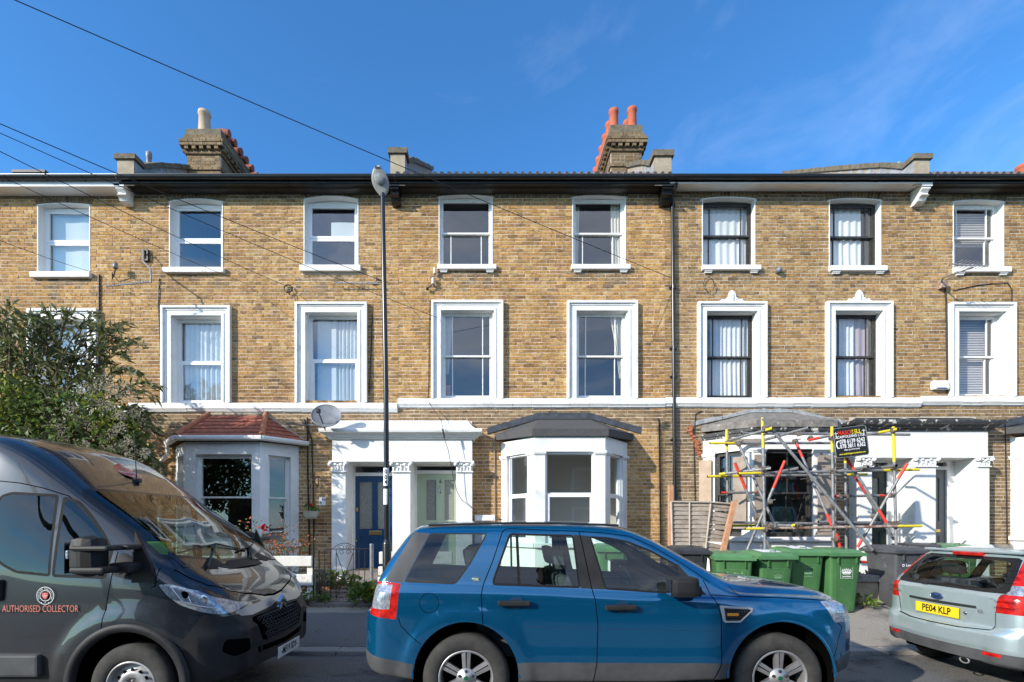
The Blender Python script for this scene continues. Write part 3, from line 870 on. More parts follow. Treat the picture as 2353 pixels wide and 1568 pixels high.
for k, (h, a, c, yc, ys, yb, s0, s1, sb) in enumerate(TOPW):
    kw = dict(TK[k]); X0, X1 = ax(a), ax(c)
    if k > 2: ys = lerp(yc, ys, .6)
    if k in (3, 4): kw['depth'] = .085; kw['bars_lo'] = mids(X0, X1, fr=.215)
    if k in (5, 6, 7):
        kw['bars_lo'] = kw['bars_up'] = mids(X0, X1, fr=.20)
    wins.append(window(houses[h], X0, X1, az(yb), az(ys), az(yc), sill=(ax(s0), ax(s1), az(sb)), corbels=k > 2, **kw))
    voussoirs(houses[h], X0, X1, az(ys), az(yc), M['brick_soot_shade'])
MK = [dict(kind='upvc_fixed', fmat='upvc', glass='glass2', split=.5, curt=[C_full(folds=.3)]),
      dict(kind='upvc_fixed', fmat='upvc', glass='glass2', split=.5, curt=[(.0, 1.0, 0, 1, 'curtain', dict(folds=.11, amp=.03))]),
      dict(kind='upvc_fixed', fmat='upvc', glass='glass2', split=.5, curt=[(.08, .5, 0, 1, 'curtain', dict(folds=.3, amp=.01)), (.48, 1.0, 0, 1, 'curtain', dict(folds=.08, amp=.035))]),
      dict(curt=[(-.02, .2, .3, 1, 'curtain_blue', dict(gather=-.6, folds=.06))]),
      dict(curt=[(.72, 1.02, .25, 1, 'curtain_cream', dict(gather=.9, folds=.07))]),
      dict(fmat='sashblack', curt=[(.16, 1, 0, 1, 'net', dict(folds=.10, amp=.03))]),
      dict(fmat='sashblack', curt=[(0, .62, 0, 1, 'net', dict(folds=.10, amp=.03)), (.6, .98, 0, 1, 'curtain_pink', dict(folds=.2, gather=.1))]),
      dict(ornament='old')]
for k, (h, o0, o1, ot, ob, a, c, it) in enumerate(MIDW):
    kw = dict(MK[k]); X0, X1 = ax(a), ax(c)
    if k in (3, 4): kw['depth'] = .095
    if k >= 3: kw['bars_lo'] = kw['bars_up'] = mids(X0, X1, fr=.21)
    if k in (5, 6): kw['ornament'] = True
    kw.setdefault('depth', .135)
    w_ = window(houses[h], X0, X1, STR[h][0] - .002, az(it), surround=(ax(o0), ax(o1), az(ot)), **kw)
    wins.append(w_)
# venetian blinds behind the right-hand windows
def blind(win, x0, x1, z0, z1, y, pitch=.037):
    b = MB(); z = z0
    while z < z1:
        b.add([(x0, y, z), (x1, y, z), (x1, y + .022, z + .03), (x0, y + .022, z + .03)], [(0, 1, 2, 3)]); z += pitch
    o = b.build('blind_slats', M['blind'], win); o['kind'] = 'stuff'
(h, a, c, yc, ys, yb, s0, s1, sb) = TOPW[7]; blind(wins[7], ax(a) + .06, ax(c) - .06, lerp(az(yb), az(yc), .42), az(ys) - .06, WY + .28)
(h, o0, o1, ot, ob, a, c, it) = MIDW[7]; blind(wins[15], ax(a) + .06, ax(c) - .06, STR[4][0] + .1, az(it) - .06, WY + .31)
# things on window sills inside the middle house
b = MB(); b.rbox(ax(1023, WY + .3), ax(1035, WY + .3), WY + .27, WY + .29, 4.49, 4.70, .01); b.build('orange_card', plain('orange_card', (.62, .28, .16), .6), wins[11])

# string course
for h in range(5):
    zt, zb = STR[h]; x0, x1 = HX[h] + (.004 if h else 0), HX[h + 1] - (0.004)
    b = MB()
    pr = [(WY + .01, zt), (WY - .075, zt - .004), (WY - .08, zt - .012), (WY - .08, zb + .075), (WY - .062, zb + .068), (WY - .062, zb + .052), (WY - .05, zb + .05), (WY - .045, zb + .022), (WY - .02, zb + .018), (WY - .015, zb), (WY + .01, zb)]
    n = 14
    for k in range(n):      # uneven lengths of old stucco
        u0, u1 = lerp(x0, x1, k / n), lerp(x0, x1, (k + 1) / n) - .003
        dz = random.uniform(-.004, .004)
        b.prismx([(y, z + dz) for y, z in pr][::-1], u0, u1)
    b.build('string_course', M['white' if h < 3 else 'white_old'], houses[h])

# eaves: fascia boards, gutters, brackets
for h in range(5):
    x0, x1 = HX[h] + .003, HX[h + 1] - .003
    b = MB()
    if h in (0,):
        b.box(x0, x1, 9.99, 10.03, 8.60, 8.86); b.box(x0, x1, 10.03, WY, 8.60, 8.63); b.build('fascia', M['upvc'], houses[h])
    elif h == 3:
        b.box(x0, x1, 9.99, 10.03, 8.68, 8.86); b.build('fascia', M['fascia'], houses[h])
        b = MB(); b.prismx([(9.985, 8.655), (WY, 8.70), (WY, 8.74), (9.985, 8.68)], x0, x1); b.build('soffit', M['white_old'], houses[h])
    else:
        b.box(x0, x1, 9.99, 10.03, 8.64, 8.86); b.prismx([(9.97, 8.65), (WY, 8.70), (WY, 8.74), (9.97, 8.68)], x0, x1)
        b.prismx([(WY - .12, 8.68), (WY, 8.64), (WY, 8.70)], x0, x1)
        b.build('fascia', M['fascia'], houses[h])
    g = MB(); gz = 8.80 if h else 8.80
    r = .058
    pts = [(9.925 + r * math.cos(t), gz - .05 + r * math.sin(t)) for t in [math.pi * k / 10 + math.pi for k in range(11)]]
    n = len(pts)
    vs = [(x0, y, z) for y, z in pts] + [(x1, y, z) for y, z in pts]
    g.add(vs, [(k, k + 1, n + k + 1, n + k) for k in range(n - 1)], True)
    g.tube([(x0, 9.925 - r, gz - .05), (x1, 9.925 - r, gz - .05)], .007, 6)
    gut = g.build('gutter', M['black'], houses[h])
    x = x0 + .35
    while x < x1:
        c = MB()
        pp = [(9.925 + (r + .006) * math.cos(t), gz - .05 + (r + .006) * math.sin(t)) for t in [math.pi * k / 8 + math.pi for k in range(9)]]
        m_ = len(pp)
        c.add([(x - .012, y, z) for y, z in pp] + [(x + .012, y, z) for y, z in pp], [(k, k + 1, m_ + k + 1, m_ + k) for k in range(m_ - 1)], True)
        c.box(x - .012, x + .012, 9.98, 9.995, gz - .10, gz - .02)
        c.build('gutter_clip', M['black'], gut); x += .78
    # roof slope
    b = MB()
    nrow = 12
    for k in range(nrow):
        ya, yb_ = lerp(9.96, 15.2, k / nrow), lerp(9.96, 15.2, (k + 1) / nrow)
        za, zb_ = 8.80 + (ya - 9.96) * .655, 8.80 + (yb_ - 9.96) * .655
        b.box(x0, x1, ya, yb_, za - .02, za + .001); b.quad((x0, ya, za), (x1, ya, za), (x1, yb_, zb_ - .01), (x0, yb_, zb_ - .01))
    b.build('roof', M['slate'], houses[h])
    if h in (2, 4):
        x = x0 + .05
        t = MB()
        while x < x1:
            t.tube([(x, 9.95, 8.825), (x, 10.2, 8.825 + .25 * .655)], .045, 6); x += .15
        o = t.build('tile_ends', M['slate'], houses[h]); o['kind'] = 'stuff'

def bracket(root, x, mat, w=.17):
    b = MB()
    pr = [(WY, 8.60), (WY - .28, 8.62), (WY - .29, 8.55)]
    pr += [(WY - .27 + .05 * math.sin(k / 6 * math.pi), 8.55 - .11 * k / 6) for k in range(1, 7)]
    pr += [(WY - .20, 8.42), (WY - .17, 8.37), (WY - .10, 8.34), (WY, 8.34)]
    b.prismx([(y, z + .02) for y, z in pr], x - w / 2, x + w / 2)
    b.box(x - w / 2 - .02, x + w / 2 + .02, WY - .31, WY, 8.61, 8.66)
    b.build('eaves_bracket', mat, root)
bracket(houses[1], ax(293) + .05, M['white_old']); bracket(houses[2], ax(912), M['black']); bracket(houses[2], ax(1527) - .02, M['black'], .22); bracket(houses[3], ax(2110) - .08, M['white_old'])

# party wall parapets
def parapet(root, x, side, y1, z_front, w=.34, wall='render', tilt=.60):
    """raised party wall running back up the roof with a kneeler block at its foot"""
    b = MB(); ys = np.linspace(10.0, y1, 26)
    base = lambda y: 8.80 + (y - 9.96) * .62
    L = y1 - 10.0
    def top(y):
        t = (y - 10.0)
        return z_front if t < .34 else z_front + .13 * (1 - math.exp(-(t - .34) * 6)) + .672 * (t - .34)
    P = [(y, top(y) - .09) for y in ys]
    poly = [(10.0, 8.62)] + P + [(y1, base(y1) - .3)]
    b.prismx(poly, x - w / 2, x + w / 2)
    b.build('parapet', M[wall], root)
    # coping stones
    ys2 = list(np.arange(9.96, y1, .30))
    for ya in ys2:
        yb_ = min(ya + .285, y1 + .02)
        za, zb_ = top(max(10, ya)) - .09, top(max(10, yb_)) - .09
        c = MB(); hh = .11 + random.uniform(-.01, .01)
        c.prismx([(ya, za), (yb_, zb_), (yb_, zb_ + hh), (ya, za + hh)], x - w / 2 - .045, x + w / 2 + .045)
        c.build('coping_stone', M['coping'], root)
    # stepped lead flashing on the roof side
    sx = x + side * (w / 2 + .006)
    f = MB(); ys3 = np.linspace(10.02, y1, 14)
    for ya, yb_ in zip(ys3[:-1], ys3[1:]):
        f.quad((sx, ya, base(ya) - .05), (sx, yb_, base(yb_) - .05), (sx, yb_, base(yb_) + .14), (sx, ya, base(yb_) + .14))
    f.build('flashing', M['lead'], root)
parapet(houses[1], ax(297, 10.1), 1, 13.2, az(357, 10.0), .34)
parapet(houses[2], ax(916, 10.1), 1, 14.4, az(344, 10.0), .30)
parapet(houses[3], ax(1520, 10.1), -1, 13.3, az(350, 10.0), .34)
parapet(houses[4], ax(2109, 10.1), -1, 14.5, az(357, 10.0), .30, wall='exposed' if False else 'render')

# chimney stacks
def chimney(root, x0, x1, y0, y1, zt, pots, seed=0):
    ch = empty('chimney'); ch.parent = root; ch.matrix_parent_inverse = Matrix.Translation(root.location).inverted()
    zb = 8.6; b = MB(); b.box(x0, x1, y0, y1, zb, zt - .3); b.build('core', M['mortar2'], ch)
    st = MB(); rr = random.Random(seed)
    def layer(z, h, ox, mat_b=st, saw=False, hd=False):
        X0, X1, Y0, Y1 = x0 - ox, x1 + ox, y0 - ox, y1 + ox
        def run(a, c, put_):
            s = a; k = rr.randrange(2)
            while s < c - .01:
                w = .11 if (hd or k % 2) else .225
                e = min(s + w, c); put_(s + .004, e - .004); s = e; k += 1
        j = lambda: rr.uniform(-.004, .004)
        run(X0, X1, lambda a, c: mat_b.box(a, c, Y0 - .006 + j(), Y0 + .05, z + .005, z + h - .005))
        for (xf, sg) in ((X0, -1), (X1, 1)):
            run(Y0 + .05, Y1, lambda a, c: mat_b.box(min(xf + sg * (.006 + j()), xf - sg * .05), max(xf + sg * (.006 + j()), xf - sg * .05), a, c, z + .005, z + h - .005))
    z = zb
    rows = int((zt - .62 - zb) / COURSE)
    for k in range(rows):
        layer(z, COURSE, 0.035 if k == rows - 5 else 0); z += COURSE
    o = st.build('chimney_brickwork', M['brick_stack'], ch); o['kind'] = 'stuff'
    st = MB()
    # corbelled cap: band, dentils, two projecting courses, two set back
    b = MB(); b.box(x0 - .02, x1 + .02, y0 - .02, y1 + .02, z - .01, zt - .01); b.build('cap_core', M['coping'], ch)
    layer(z, COURSE, .04, st); z += COURSE
    n = int((x1 - x0 + .1) / .16)
    for k in range(n):
        X = lerp(x0 - .05, x1 + .05, (k + .5) / n); st.box(X - .045, X + .045, y0 - .11, y0, z + .004, z + COURSE)
    n = int((y1 - y0 + .1) / .16)
    for k in range(n):
        Yk = lerp(y0 - .05, y1 + .05, (k + .5) / n)
        st.box(x0 - .11, x0, Yk - .045, Yk + .045, z + .004, z + COURSE); st.box(x1, x1 + .11, Yk - .045, Yk + .045, z + .004, z + COURSE)
    z += COURSE
    for ox in (.12, .13, .07, .05):
        layer(z, COURSE, ox, st); z += COURSE
    o = st.build('chimney_cap', M['brick_soot_shade'], ch); o['kind'] = 'stuff'
    b = MB(); b.box(x0 + .02, x1 - .02, y0 + .02, y1 - .02, z - .3, z + .02)
    for k in range(26): b.ball((rr.uniform(x0 + .03, x1 - .03), rr.uniform(y0, y0 + .3), z + .005), rr.uniform(.03, .07), 1.4, 1.2, .6, 8)
    b.build('flaunching', M['coping'], ch)
    for (px_, py_, r, h, kind, mat) in pots:
        p = MB()
        if kind == 'tall':
            p.lathe([(r * 1.12, 0), (r * 1.12, .05), (r * 1.0, .08), (r * .92, h * .5), (r * .86, h - .10), (r * .98, h - .08), (r * 1.02, h - .05), (r * .92, h - .03), (r * .96, h), (r * .78, h), (r * .74, h - .1)], (px_, py_, z), n=20)
        elif kind == 'louvre':
            p.lathe([(r, 0), (r, h * .5), (r * 1.08, h * .52), (r * 1.08, h * .56), (r * .7, h * .57)], (px_, py_, z), n=20)
            for q in range(3): p.lathe([(r * 1.12, h * (.62 + .1 * q)), (r * 1.15, h * (.66 + .1 * q)), (r * .9, h * (.69 + .1 * q)), (r * .9, h * (.62 + .1 * q))], (px_, py_, z), n=20)
            for q in range(8):
                t = q * math.pi / 4; p.box(px_ + r * math.cos(t) - .015, px_ + r * math.cos(t) + .015, py_ + r * math.sin(t) - .015, py_ + r * math.sin(t) + .015, z + h * .5, z + h * .92)
            p.lathe([(r * 1.05, h * .92), (r * .9, h * .98), (r * .4, h), (.001, h)], (px_, py_, z), n=20)
        else:   # low pot with a half round hood
            p.lathe([(r, 0), (r, h * .7), (r * 1.15, h * .72), (r * 1.15, h * .85), (r * .8, h)], (px_, py_, z), n=16)
            p.tube([(px_ - .03, py_, z + h), (px_ + .22, py_, z + h - .03)], r * .9, 12)
        p.build('chimney_pot', M[mat], ch)
    return ch
M['hooddark'] = mottled('dark_red_hood', (.20, .06, .04), (.32, .10, .06), 8, .8, .3)
z1 = az(293, 11.7)
c1x0, c1x1 = ax(430, 11.75), ax(506, 11.75)
chimney(houses[1], c1x0, c1x1, 11.75, 14.5, z1,
        [(c1x0 + .30, 11.95, .145, .74, 'tall', 'potbuff'), (c1x0 + .50, 12.5, .13, .66, 'tall', 'potbuff')] + [(c1x1 - .12, 11.98 + .29 * k, .10, .27, 'hood', 'hooddark') for k in range(8)], 1)
z2 = az(284, 12.0)
c2x0, c2x1 = ax(1404, 12.05), ax(1474, 12.05)
chimney(houses[2], c2x0, c2x1, 12.05, 15.0, z2 , [(c2x0 + .12, 12.28 + .40 * k, .125, .76, 'tall', 'potred') for k in range(7)] + [(c2x1 - .17, 12.28 + .40 * k, .125, .80, 'tall', 'potred') for k in range(6)], 2)
z3 = az(425, 11.6)
chimney(houses[4], ax(2312, 11.6), ax(2400, 11.6), 11.6, 14.4, z3, [(ax(2322, 11.8), 11.85, .15, .52, 'louvre', 'potbuff'), (ax(2348, 11.8), 11.75, .17, .80, 'tall', 'potred')], 3)
# roof details of the two left houses
b = MB(); b.lathe([(.05, 0), (.05, .30), (.06, .31), (.06, .42), (.045, .44)], at(342, 395, 10.9), n=14); b.build('flue_pipe', M['galv'], houses[1])
b = MB(); p_ = at(85, 409, 10.5); b.box(p_.x - .35, p_.x + .35, 10.3, 10.9, p_.z - .02, p_.z + .035); b.box(p_.x - .30, p_.x + .30, 10.35, 10.9, p_.z - .2, p_.z - .02); b.build('roof_window', M['blackrough'], houses[0])
# ------------------------------------------------------------------ bays
def facet(ox, oy, tx, ty):
    """local (u, d, z) -> world: u along the facet, local y = WY means on its face"""
    v = Vector((tx - ox, ty - oy)); L = v.length; v /= L
    nrm = Vector((v.y, -v.x))          # outwards (towards the street)
    def T(p):
        d = p[1] - WY
        return (ox + v.x * p[0] - nrm.x * d, oy + v.y * p[0] - nrm.y * d, p[2])
    return T, L
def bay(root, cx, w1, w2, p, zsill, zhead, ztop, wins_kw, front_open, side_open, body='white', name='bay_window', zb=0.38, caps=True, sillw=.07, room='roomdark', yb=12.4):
    by = empty(name); by.parent = root; by.matrix_parent_inverse = Matrix.Translation(root.location).inverted()
    corners = [(cx - w1, WY), (cx - w2, WY - p), (cx + w2, WY - p), (cx + w1, WY)]
    th = .16
    for k in range(3):
        (ox, oy), (tx, ty) = corners[k], corners[k + 1]
        T, L = facet(ox, oy, tx, ty)
        fo = front_open if k == 1 else side_open
        a, c = (fo[0], L - fo[1])
        if k == 0: a, c = fo[1], L - fo[0]
        b = MB(T)
        def bx(x0, x1, z0, z1, pr=0.0, mb=b): mb.box(x0, x1, WY - pr, WY + th, z0, z1)
        bx(0, L, zb, zsill - .09); bx(0, L, zhead, ztop)
        bx(0, a, zsill, zhead); bx(c, L, zsill, zhead)
        b.build('bay_wall', M[body], by)
        s = MB(T); s.rbox(-.02, L + .02, WY - sillw, WY + th, zsill - .09, zsill, .012); s.build('bay_sill', M[body], by)
        if caps:
            cpt = MB(T)
            for (q0, q1) in ((0, a), (c, L)):
                cpt.box(q0 - .02, q1 + .02, WY - .04, WY + .02, zhead - .03, zhead + .015); cpt.box(q0 - .01, q1 + .01, WY - .025, WY + .02, zhead - .055, zhead - .03)
            cpt.build('pillar_cap', M[body], by)
        kw = dict(wins_kw[k])
        w = window_into(by, T, a, c, zsill, zhead, **kw)
    # dark room behind
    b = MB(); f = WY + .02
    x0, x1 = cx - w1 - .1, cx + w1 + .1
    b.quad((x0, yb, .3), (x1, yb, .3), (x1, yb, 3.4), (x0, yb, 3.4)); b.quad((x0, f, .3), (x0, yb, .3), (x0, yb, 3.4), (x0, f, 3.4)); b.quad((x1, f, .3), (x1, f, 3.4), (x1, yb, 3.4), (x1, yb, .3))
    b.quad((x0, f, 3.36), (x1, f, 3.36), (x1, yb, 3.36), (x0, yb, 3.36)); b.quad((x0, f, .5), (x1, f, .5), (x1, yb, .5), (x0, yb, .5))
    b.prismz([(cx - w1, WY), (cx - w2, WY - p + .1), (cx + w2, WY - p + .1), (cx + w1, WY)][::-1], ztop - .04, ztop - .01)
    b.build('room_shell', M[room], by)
    return by
def window_into(by, T, a, c, z0, z1, kind='sash', fmat='upvc', glass='glass', split=.5, bars=(), depth=.06, curt=(), boxw=.035):
    """window fittings as parts of the bay"""
    y = WY + depth; fm, gm = M[fmat], M[glass]
    b = MB(T); b.ring((a, c, z0, z1), (a + boxw, c - boxw, z0 + .045, z1 - boxw), y, y + .08); b.build('frame', fm, by)
    ix0, ix1, iz0, iz1 = a + boxw, c - boxw, z0 + .045, z1 - boxw
    zm = lerp(iz0, iz1, split)
    def br(fr): return [lerp(ix0, ix1, f) for f in fr]
    if kind == 'sash':
        sash(by, T, ix0, ix1, zm - .018, iz1, y + .01, fm, gm, .034, br(bars), .034, .034, 'upper_sash'); sash(by, T, ix0, ix1, iz0, zm + .018, y + .05, fm, gm, .034, br(bars), .05, .034, 'lower_sash')
    else:
        sash(by, T, ix0, ix1, zm, iz1, y + .03, fm, gm, .014, (), .03, .014, 'top_light'); sash(by, T, ix0, ix1, iz0, zm, y - .005, fm, gm, .055, (), .055, .055, 'casement')
    for k, (u0, u1, v0, v1, cm, kw) in enumerate(curt):
        b = MB(T); curtain_mesh(b, lerp(ix0, ix1, u0), lerp(ix0, ix1, u1), lerp(iz0, iz1, v0), lerp(iz0, iz1, v1), y + .13, seed=k, **kw); b.build('curtain', M[cm], by)

# --- bay under the red tiles
b1 = BAY[1]
bay1 = bay(houses[1], b1['cx'], b1['w1'], b1['w2'], b1['p'], 1.30, 3.085, 3.33,
           [dict(fmat='sashwhite', split=.52, depth=.11), dict(fmat='sashwhite', split=.52, depth=.11, curt=[]), dict(fmat='sashwhite', split=.52, depth=.11, curt=[])],
           (.19, .17), (.16, .17), caps=False)
def hip_faces(cx, t2, zt, e2, e1, ze, ye, yt=WY):
    """front, left, right roof faces: wall-side top half width t2, eave half widths e2 (front) e1 (at wall)"""
    TL, TR = Vector((cx - t2, yt, zt)), Vector((cx + t2, yt, zt))
    FL, FR = Vector((cx - e2, ye, ze)), Vector((cx + e2, ye, ze))
    WL, WR = Vector((cx - e1, yt, ze)), Vector((cx + e1, yt, ze))
    return (TL, TR, FL, FR, WL, WR)
TL, TR, FL, FR, WL, WR = hip_faces(-5.41, .60, 3.97, .84, 1.47, 3.41, 9.62)
b = MB(); b.quad(FL, FR, TR, TL); b.add([WL, FL, TL], [(0, 1, 2)]); b.add([FR, WR, TR], [(0, 1, 2)]); b.build('roof_board', M['tile'], bay1)
def tiles(parent, A, B, C, D, rows, tw, mat):
    """plain tiles between eave A-B and top D-C"""
    nrm = (B - A).cross(D - A).normalized()
    if nrm.z < 0: nrm = -nrm
    for r in range(rows):
        v0, v1 = r / rows, (r + 1.12) / rows
        L, Rr = A.lerp(D, v0), B.lerp(C, v0); L2, R2 = A.lerp(D, min(1, v1)), B.lerp(C, min(1, v1))
        n = max(1, int(round((Rr - L).length / tw)))
        for k in range(n):
            u0, u1 = (k + .015) / n, (k + .985) / n
            q = [L.lerp(Rr, u0), L.lerp(Rr, u1), L2.lerp(R2, u1), L2.lerp(R2, u0)]
            lift = random.uniform(-.002, .004)
            lo = [p + nrm * (.016 + lift if i < 2 else .003) for i, p in enumerate(q)]
            hi = [p + nrm * (.030 + lift if i < 2 else .015) for i, p in enumerate(q)]
            me = bpy.data.meshes.new('roof_tile')
            me.from_pydata([tuple(p) for p in lo + hi], [], [(4, 5, 6, 7), (0, 1, 5, 4), (1, 2, 6, 5), (3, 0, 4, 7)])
            me.materials.append(mat); put('roof_tile', me, parent)
tiles(bay1, FL, FR, TR, TL, 6, .17, M['tile'])
tiles(bay1, FR, WR, TR + Vector((.02, 0, 0)), TR, 6, .17, M['tile']); tiles(bay1, WL, FL, TL, TL - Vector((.02, 0, 0)), 6, .17, M['tile'])
for (e, t) in ((FL, TL), (FR, TR)):
    for k in range(4):
        a, c = e.lerp(t, k / 4 - .02), e.lerp(t, (k + 1) / 4)
        h = MB(); h.tube([a + Vector((0, 0, .04)), c + Vector((0, 0, .045))], [.062, .054], 12); h.build('ridge_tile', M['tileridge'], bay1)
b = MB()   # cement fillet against the wall
b.tube([WL + Vector((.05, 0, .03)), TL + Vector((0, 0, .03)), TR + Vector((0, 0, .03)), WR + Vector((-.05, 0, .03))], .042, 6); b.build('mortar_fillet', M['render'], bay1)
b = MB(); g = [WL + Vector((-.02, .0, 0)), FL + Vector((-.01, -.02, 0)), FR + Vector((.01, -.02, 0)), WR + Vector((.02, 0, 0))]
for p_, q_ in zip(g[:-1], g[1:]):
    d = (q_ - p_).normalized(); n_ = Vector((d.y, -d.x, 0))
    sec = [(0, .02), (.045, .02), (.06, -.01), (.05, -.055), (.02, -.075), (-.03, -.075), (-.03, .02)]
    vs = [p_ + n_ * a + Vector((0, 0, h)) for a, h in sec] + [q_ + n_ * a + Vector((0, 0, h)) for a, h in sec]
    m_ = len(sec); b.add(vs, [(k, k + 1, m_ + k + 1, m_ + k) for k in range(m_ - 1)] + [tuple(range(m_)), tuple(range(2 * m_ - 1, m_ - 1, -1))])
b.build('bay_gutter', M['white'], bay1)
b = MB(); p_ = WL; b.tube([p_ + Vector((.04, -.08, -.06)), p_ + Vector((.05, -.08, -.26)), p_ + Vector((-.14, -.05, -.42)), p_ + Vector((-.14, -.05, -3.0))], .032, 10); b.build('white_downpipe', M['white_old'], bay1)
# wicker trough and boxes on the sill inside
b = MB(); b.rbox(-4.62, -4.20, 9.72, 9.86, 1.33, 1.50, .02); b.build('wicker_trough', mottled('wicker', (.10, .09, .08), (.26, .25, .23), 60, .9, .9, fine=90), bay1)
b = MB(); b.rbox(-5.75, -5.45, 9.98, 10.2, 1.32, 1.52, .005); b.rbox(-5.35, -5.1, 9.98, 10.2, 1.32, 1.42, .005); b.build('cardboard_box', M['ply'], bay1)

# --- bay under the new felt roof
def felt_roof(by, cx, t2, zt, e2, e1, ze, ye, mat, mat2, fasc, flash=.12, flashmat='flashing', rough=0.0):
    TL, TR, FL, FR, WL, WR = hip_faces(cx, t2, zt - flash, e2, e1, ze, ye)
    WL.z += .06; WR.z += .06
    up = Vector((0, 0, 1))
    jj = lambda: Vector((random.uniform(-1, 1), 0, random.uniform(-1, 1))) * rough
    b = MB(); b.quad(FL, FR, TR, TL); b.add([WL, FL, TL], [(0, 1, 2)]); b.add([FR, WR, TR], [(0, 1, 2)]); b.build('felt_roof', M[mat], by)
    b = MB()
    for p_, q_ in ((WL, FL), (FL, FR), (FR, WR)):
        n = 5
        for k in range(n):
            a, c = p_.lerp(q_, k / n), p_.lerp(q_, (k + 1) / n)
            b.quad(a - up * fasc, c - up * fasc, c + up * .006 , a + up * .006)
    b.add([WL - up * fasc, FL - up * fasc, FR - up * fasc, WR - up * fasc], [(3, 2, 1, 0)])
    b.build('roof_edge', M[mat2], by)
    b = MB()
    o = Vector((0, -.012, 0))
    for p_, q_ in ((WL - Vector((.16, 0, .0)), TL), (TL, TR), (TR, WR + Vector((.16, 0, 0)))):
        n = 4
        for k in range(n):
            a, c = p_.lerp(q_, k / n), p_.lerp(q_, (k + 1) / n)
            r1, r2 = jj(), jj()
            b.quad(a + o, c + o, c + o + up * (flash + .015) + r2, a + o + up * (flash + .015) + r1)
            b.quad(a + Vector((0, -.03, 0)), c + Vector((0, -.03, 0)), c + o, a + o)
            b.quad(a + o + up * (flash + .015) + r1, c + o + up * (flash + .015) + r2, c + up * (flash + .02), a + up * (flash + .02))
    b.build('roof_flashing', M[flashmat], by)
b2 = BAY[2]
bay2 = bay(houses[2], b2['cx'], b2['w1'], b2['w2'], b2['p'], 1.32, 3.10, 3.40,
           [dict(kind='upvc', glass='glass', split=.535, depth=.05)] * 3, (.20, .20), (.22, .20), room='roomlight', yb=11.5)
felt_roof(bay2, 1.48, .545, 4.02, .74, 1.46, 3.53, WY - .85, 'felt', 'felt', .135)
# --- bay behind the scaffold
b3 = BAY[3]
bay3 = bay(houses[3], b3['cx'], b3['w1'], b3['w2'], b3['p'], 1.44, 3.15, 3.56,
           [dict(fmat='sashblack', bars=(.5,), depth=.06)] * 3, (.24, .34), (.22, .26), body='white_old')
felt_roof(bay3, 5.86, .43, 4.10, .78, 1.50, 3.70, WY - .86, 'oldfelt', 'oldfelt', .13, .06, 'lead', .03)
b = MB()
for (e2, e1, ya, z0, z1) in ((.80, 1.44, .84, 3.50, 3.57), (.78, 1.42, .82, 3.44, 3.50)):
    c = [(5.8 - e1, WY), (5.8 - e2, WY - ya), (5.8 + e2, WY - ya), (5.8 + e1, WY)]
    b.prismz(c[::-1], z0, z1)
b.build('black_cornice', M['peel'], bay3)
for (x0, x1, z0, z1, m_, tl) in ((-.10, .30, 1.52, 3.02, 'ply', 0), (.66, 1.00, 1.6, 3.02, 'plydark', 0)):
    T, L = facet(b3['cx'] - b3['w1'], WY, b3['cx'] - b3['w2'], WY - b3['p'])
    b = MB(T); b.box(x0, x1 - .08, WY - .065, WY - .042, z0, z1); b.build('nailed_board', M[m_], bay3)
T, L = facet(b3['cx'] - b3['w2'], WY - b3['p'], b3['cx'] + b3['w2'], WY - b3['p'])
for (x0, x1, z0, z1, m_) in ((L - .30, L - .01, 1.55, 3.02, 'plydark'), (.0, .20, 1.7, 3.03, 'plydark'), (L - .33, L + .05, 1.48, 1.53, 'plydark'), (-.52, .14, 3.22, 3.34, 'plydark')):
    b = MB(T); b.box(x0, x1, WY - .066, WY - .044, z0, z1); b.build('nailed_board', M[m_], bay3)
T, L = facet(b3['cx'] + b3['w2'], WY - b3['p'], b3['cx'] + b3['w1'], WY)
b = MB(T); b.box(.02, .24, WY - .066, WY - .044, 1.55, 3.02); b.build('nailed_board', M['plydark'], bay3)
# raw broken brick edge where the old render came off
b = MB(); rr = random.Random(4)
for k in range(60):
    z = 1.4 + 2.35 * k / 60; xx = 4.36 + (.10 if z < 3.1 else -.42 * (z - 3.1)) + rr.uniform(-.03, .02)
    b.box(xx - rr.uniform(.02, .055), xx + rr.uniform(.02, .06), WY - rr.uniform(.02, .05), WY, z, z + rr.uniform(.03, .06))
for k in range(26):
    z = 1.5 + 1.6 * k / 26; b.box(6.36 - rr.uniform(.01, .03), 6.36 + rr.uniform(.0, .02), WY - .85, WY - .79, z, z + rr.uniform(.02, .05))
o = b.build('broken_brick_edge', M['exposed'], bay3); o['kind'] = 'stuff'
b4 = BAY[4]
bay4 = bay(houses[4], b4['cx'], b4['w1'], b4['w2'], b4['p'], 1.44, 3.10, 3.50, [dict(fmat='sashwhite', split=.5)] * 3, (.22, .22), (.22, .20))
felt_roof(bay4, 12.28, .55, 4.05, .80, 1.52, 3.66, WY - .86, 'flashing', 'felt', .13)

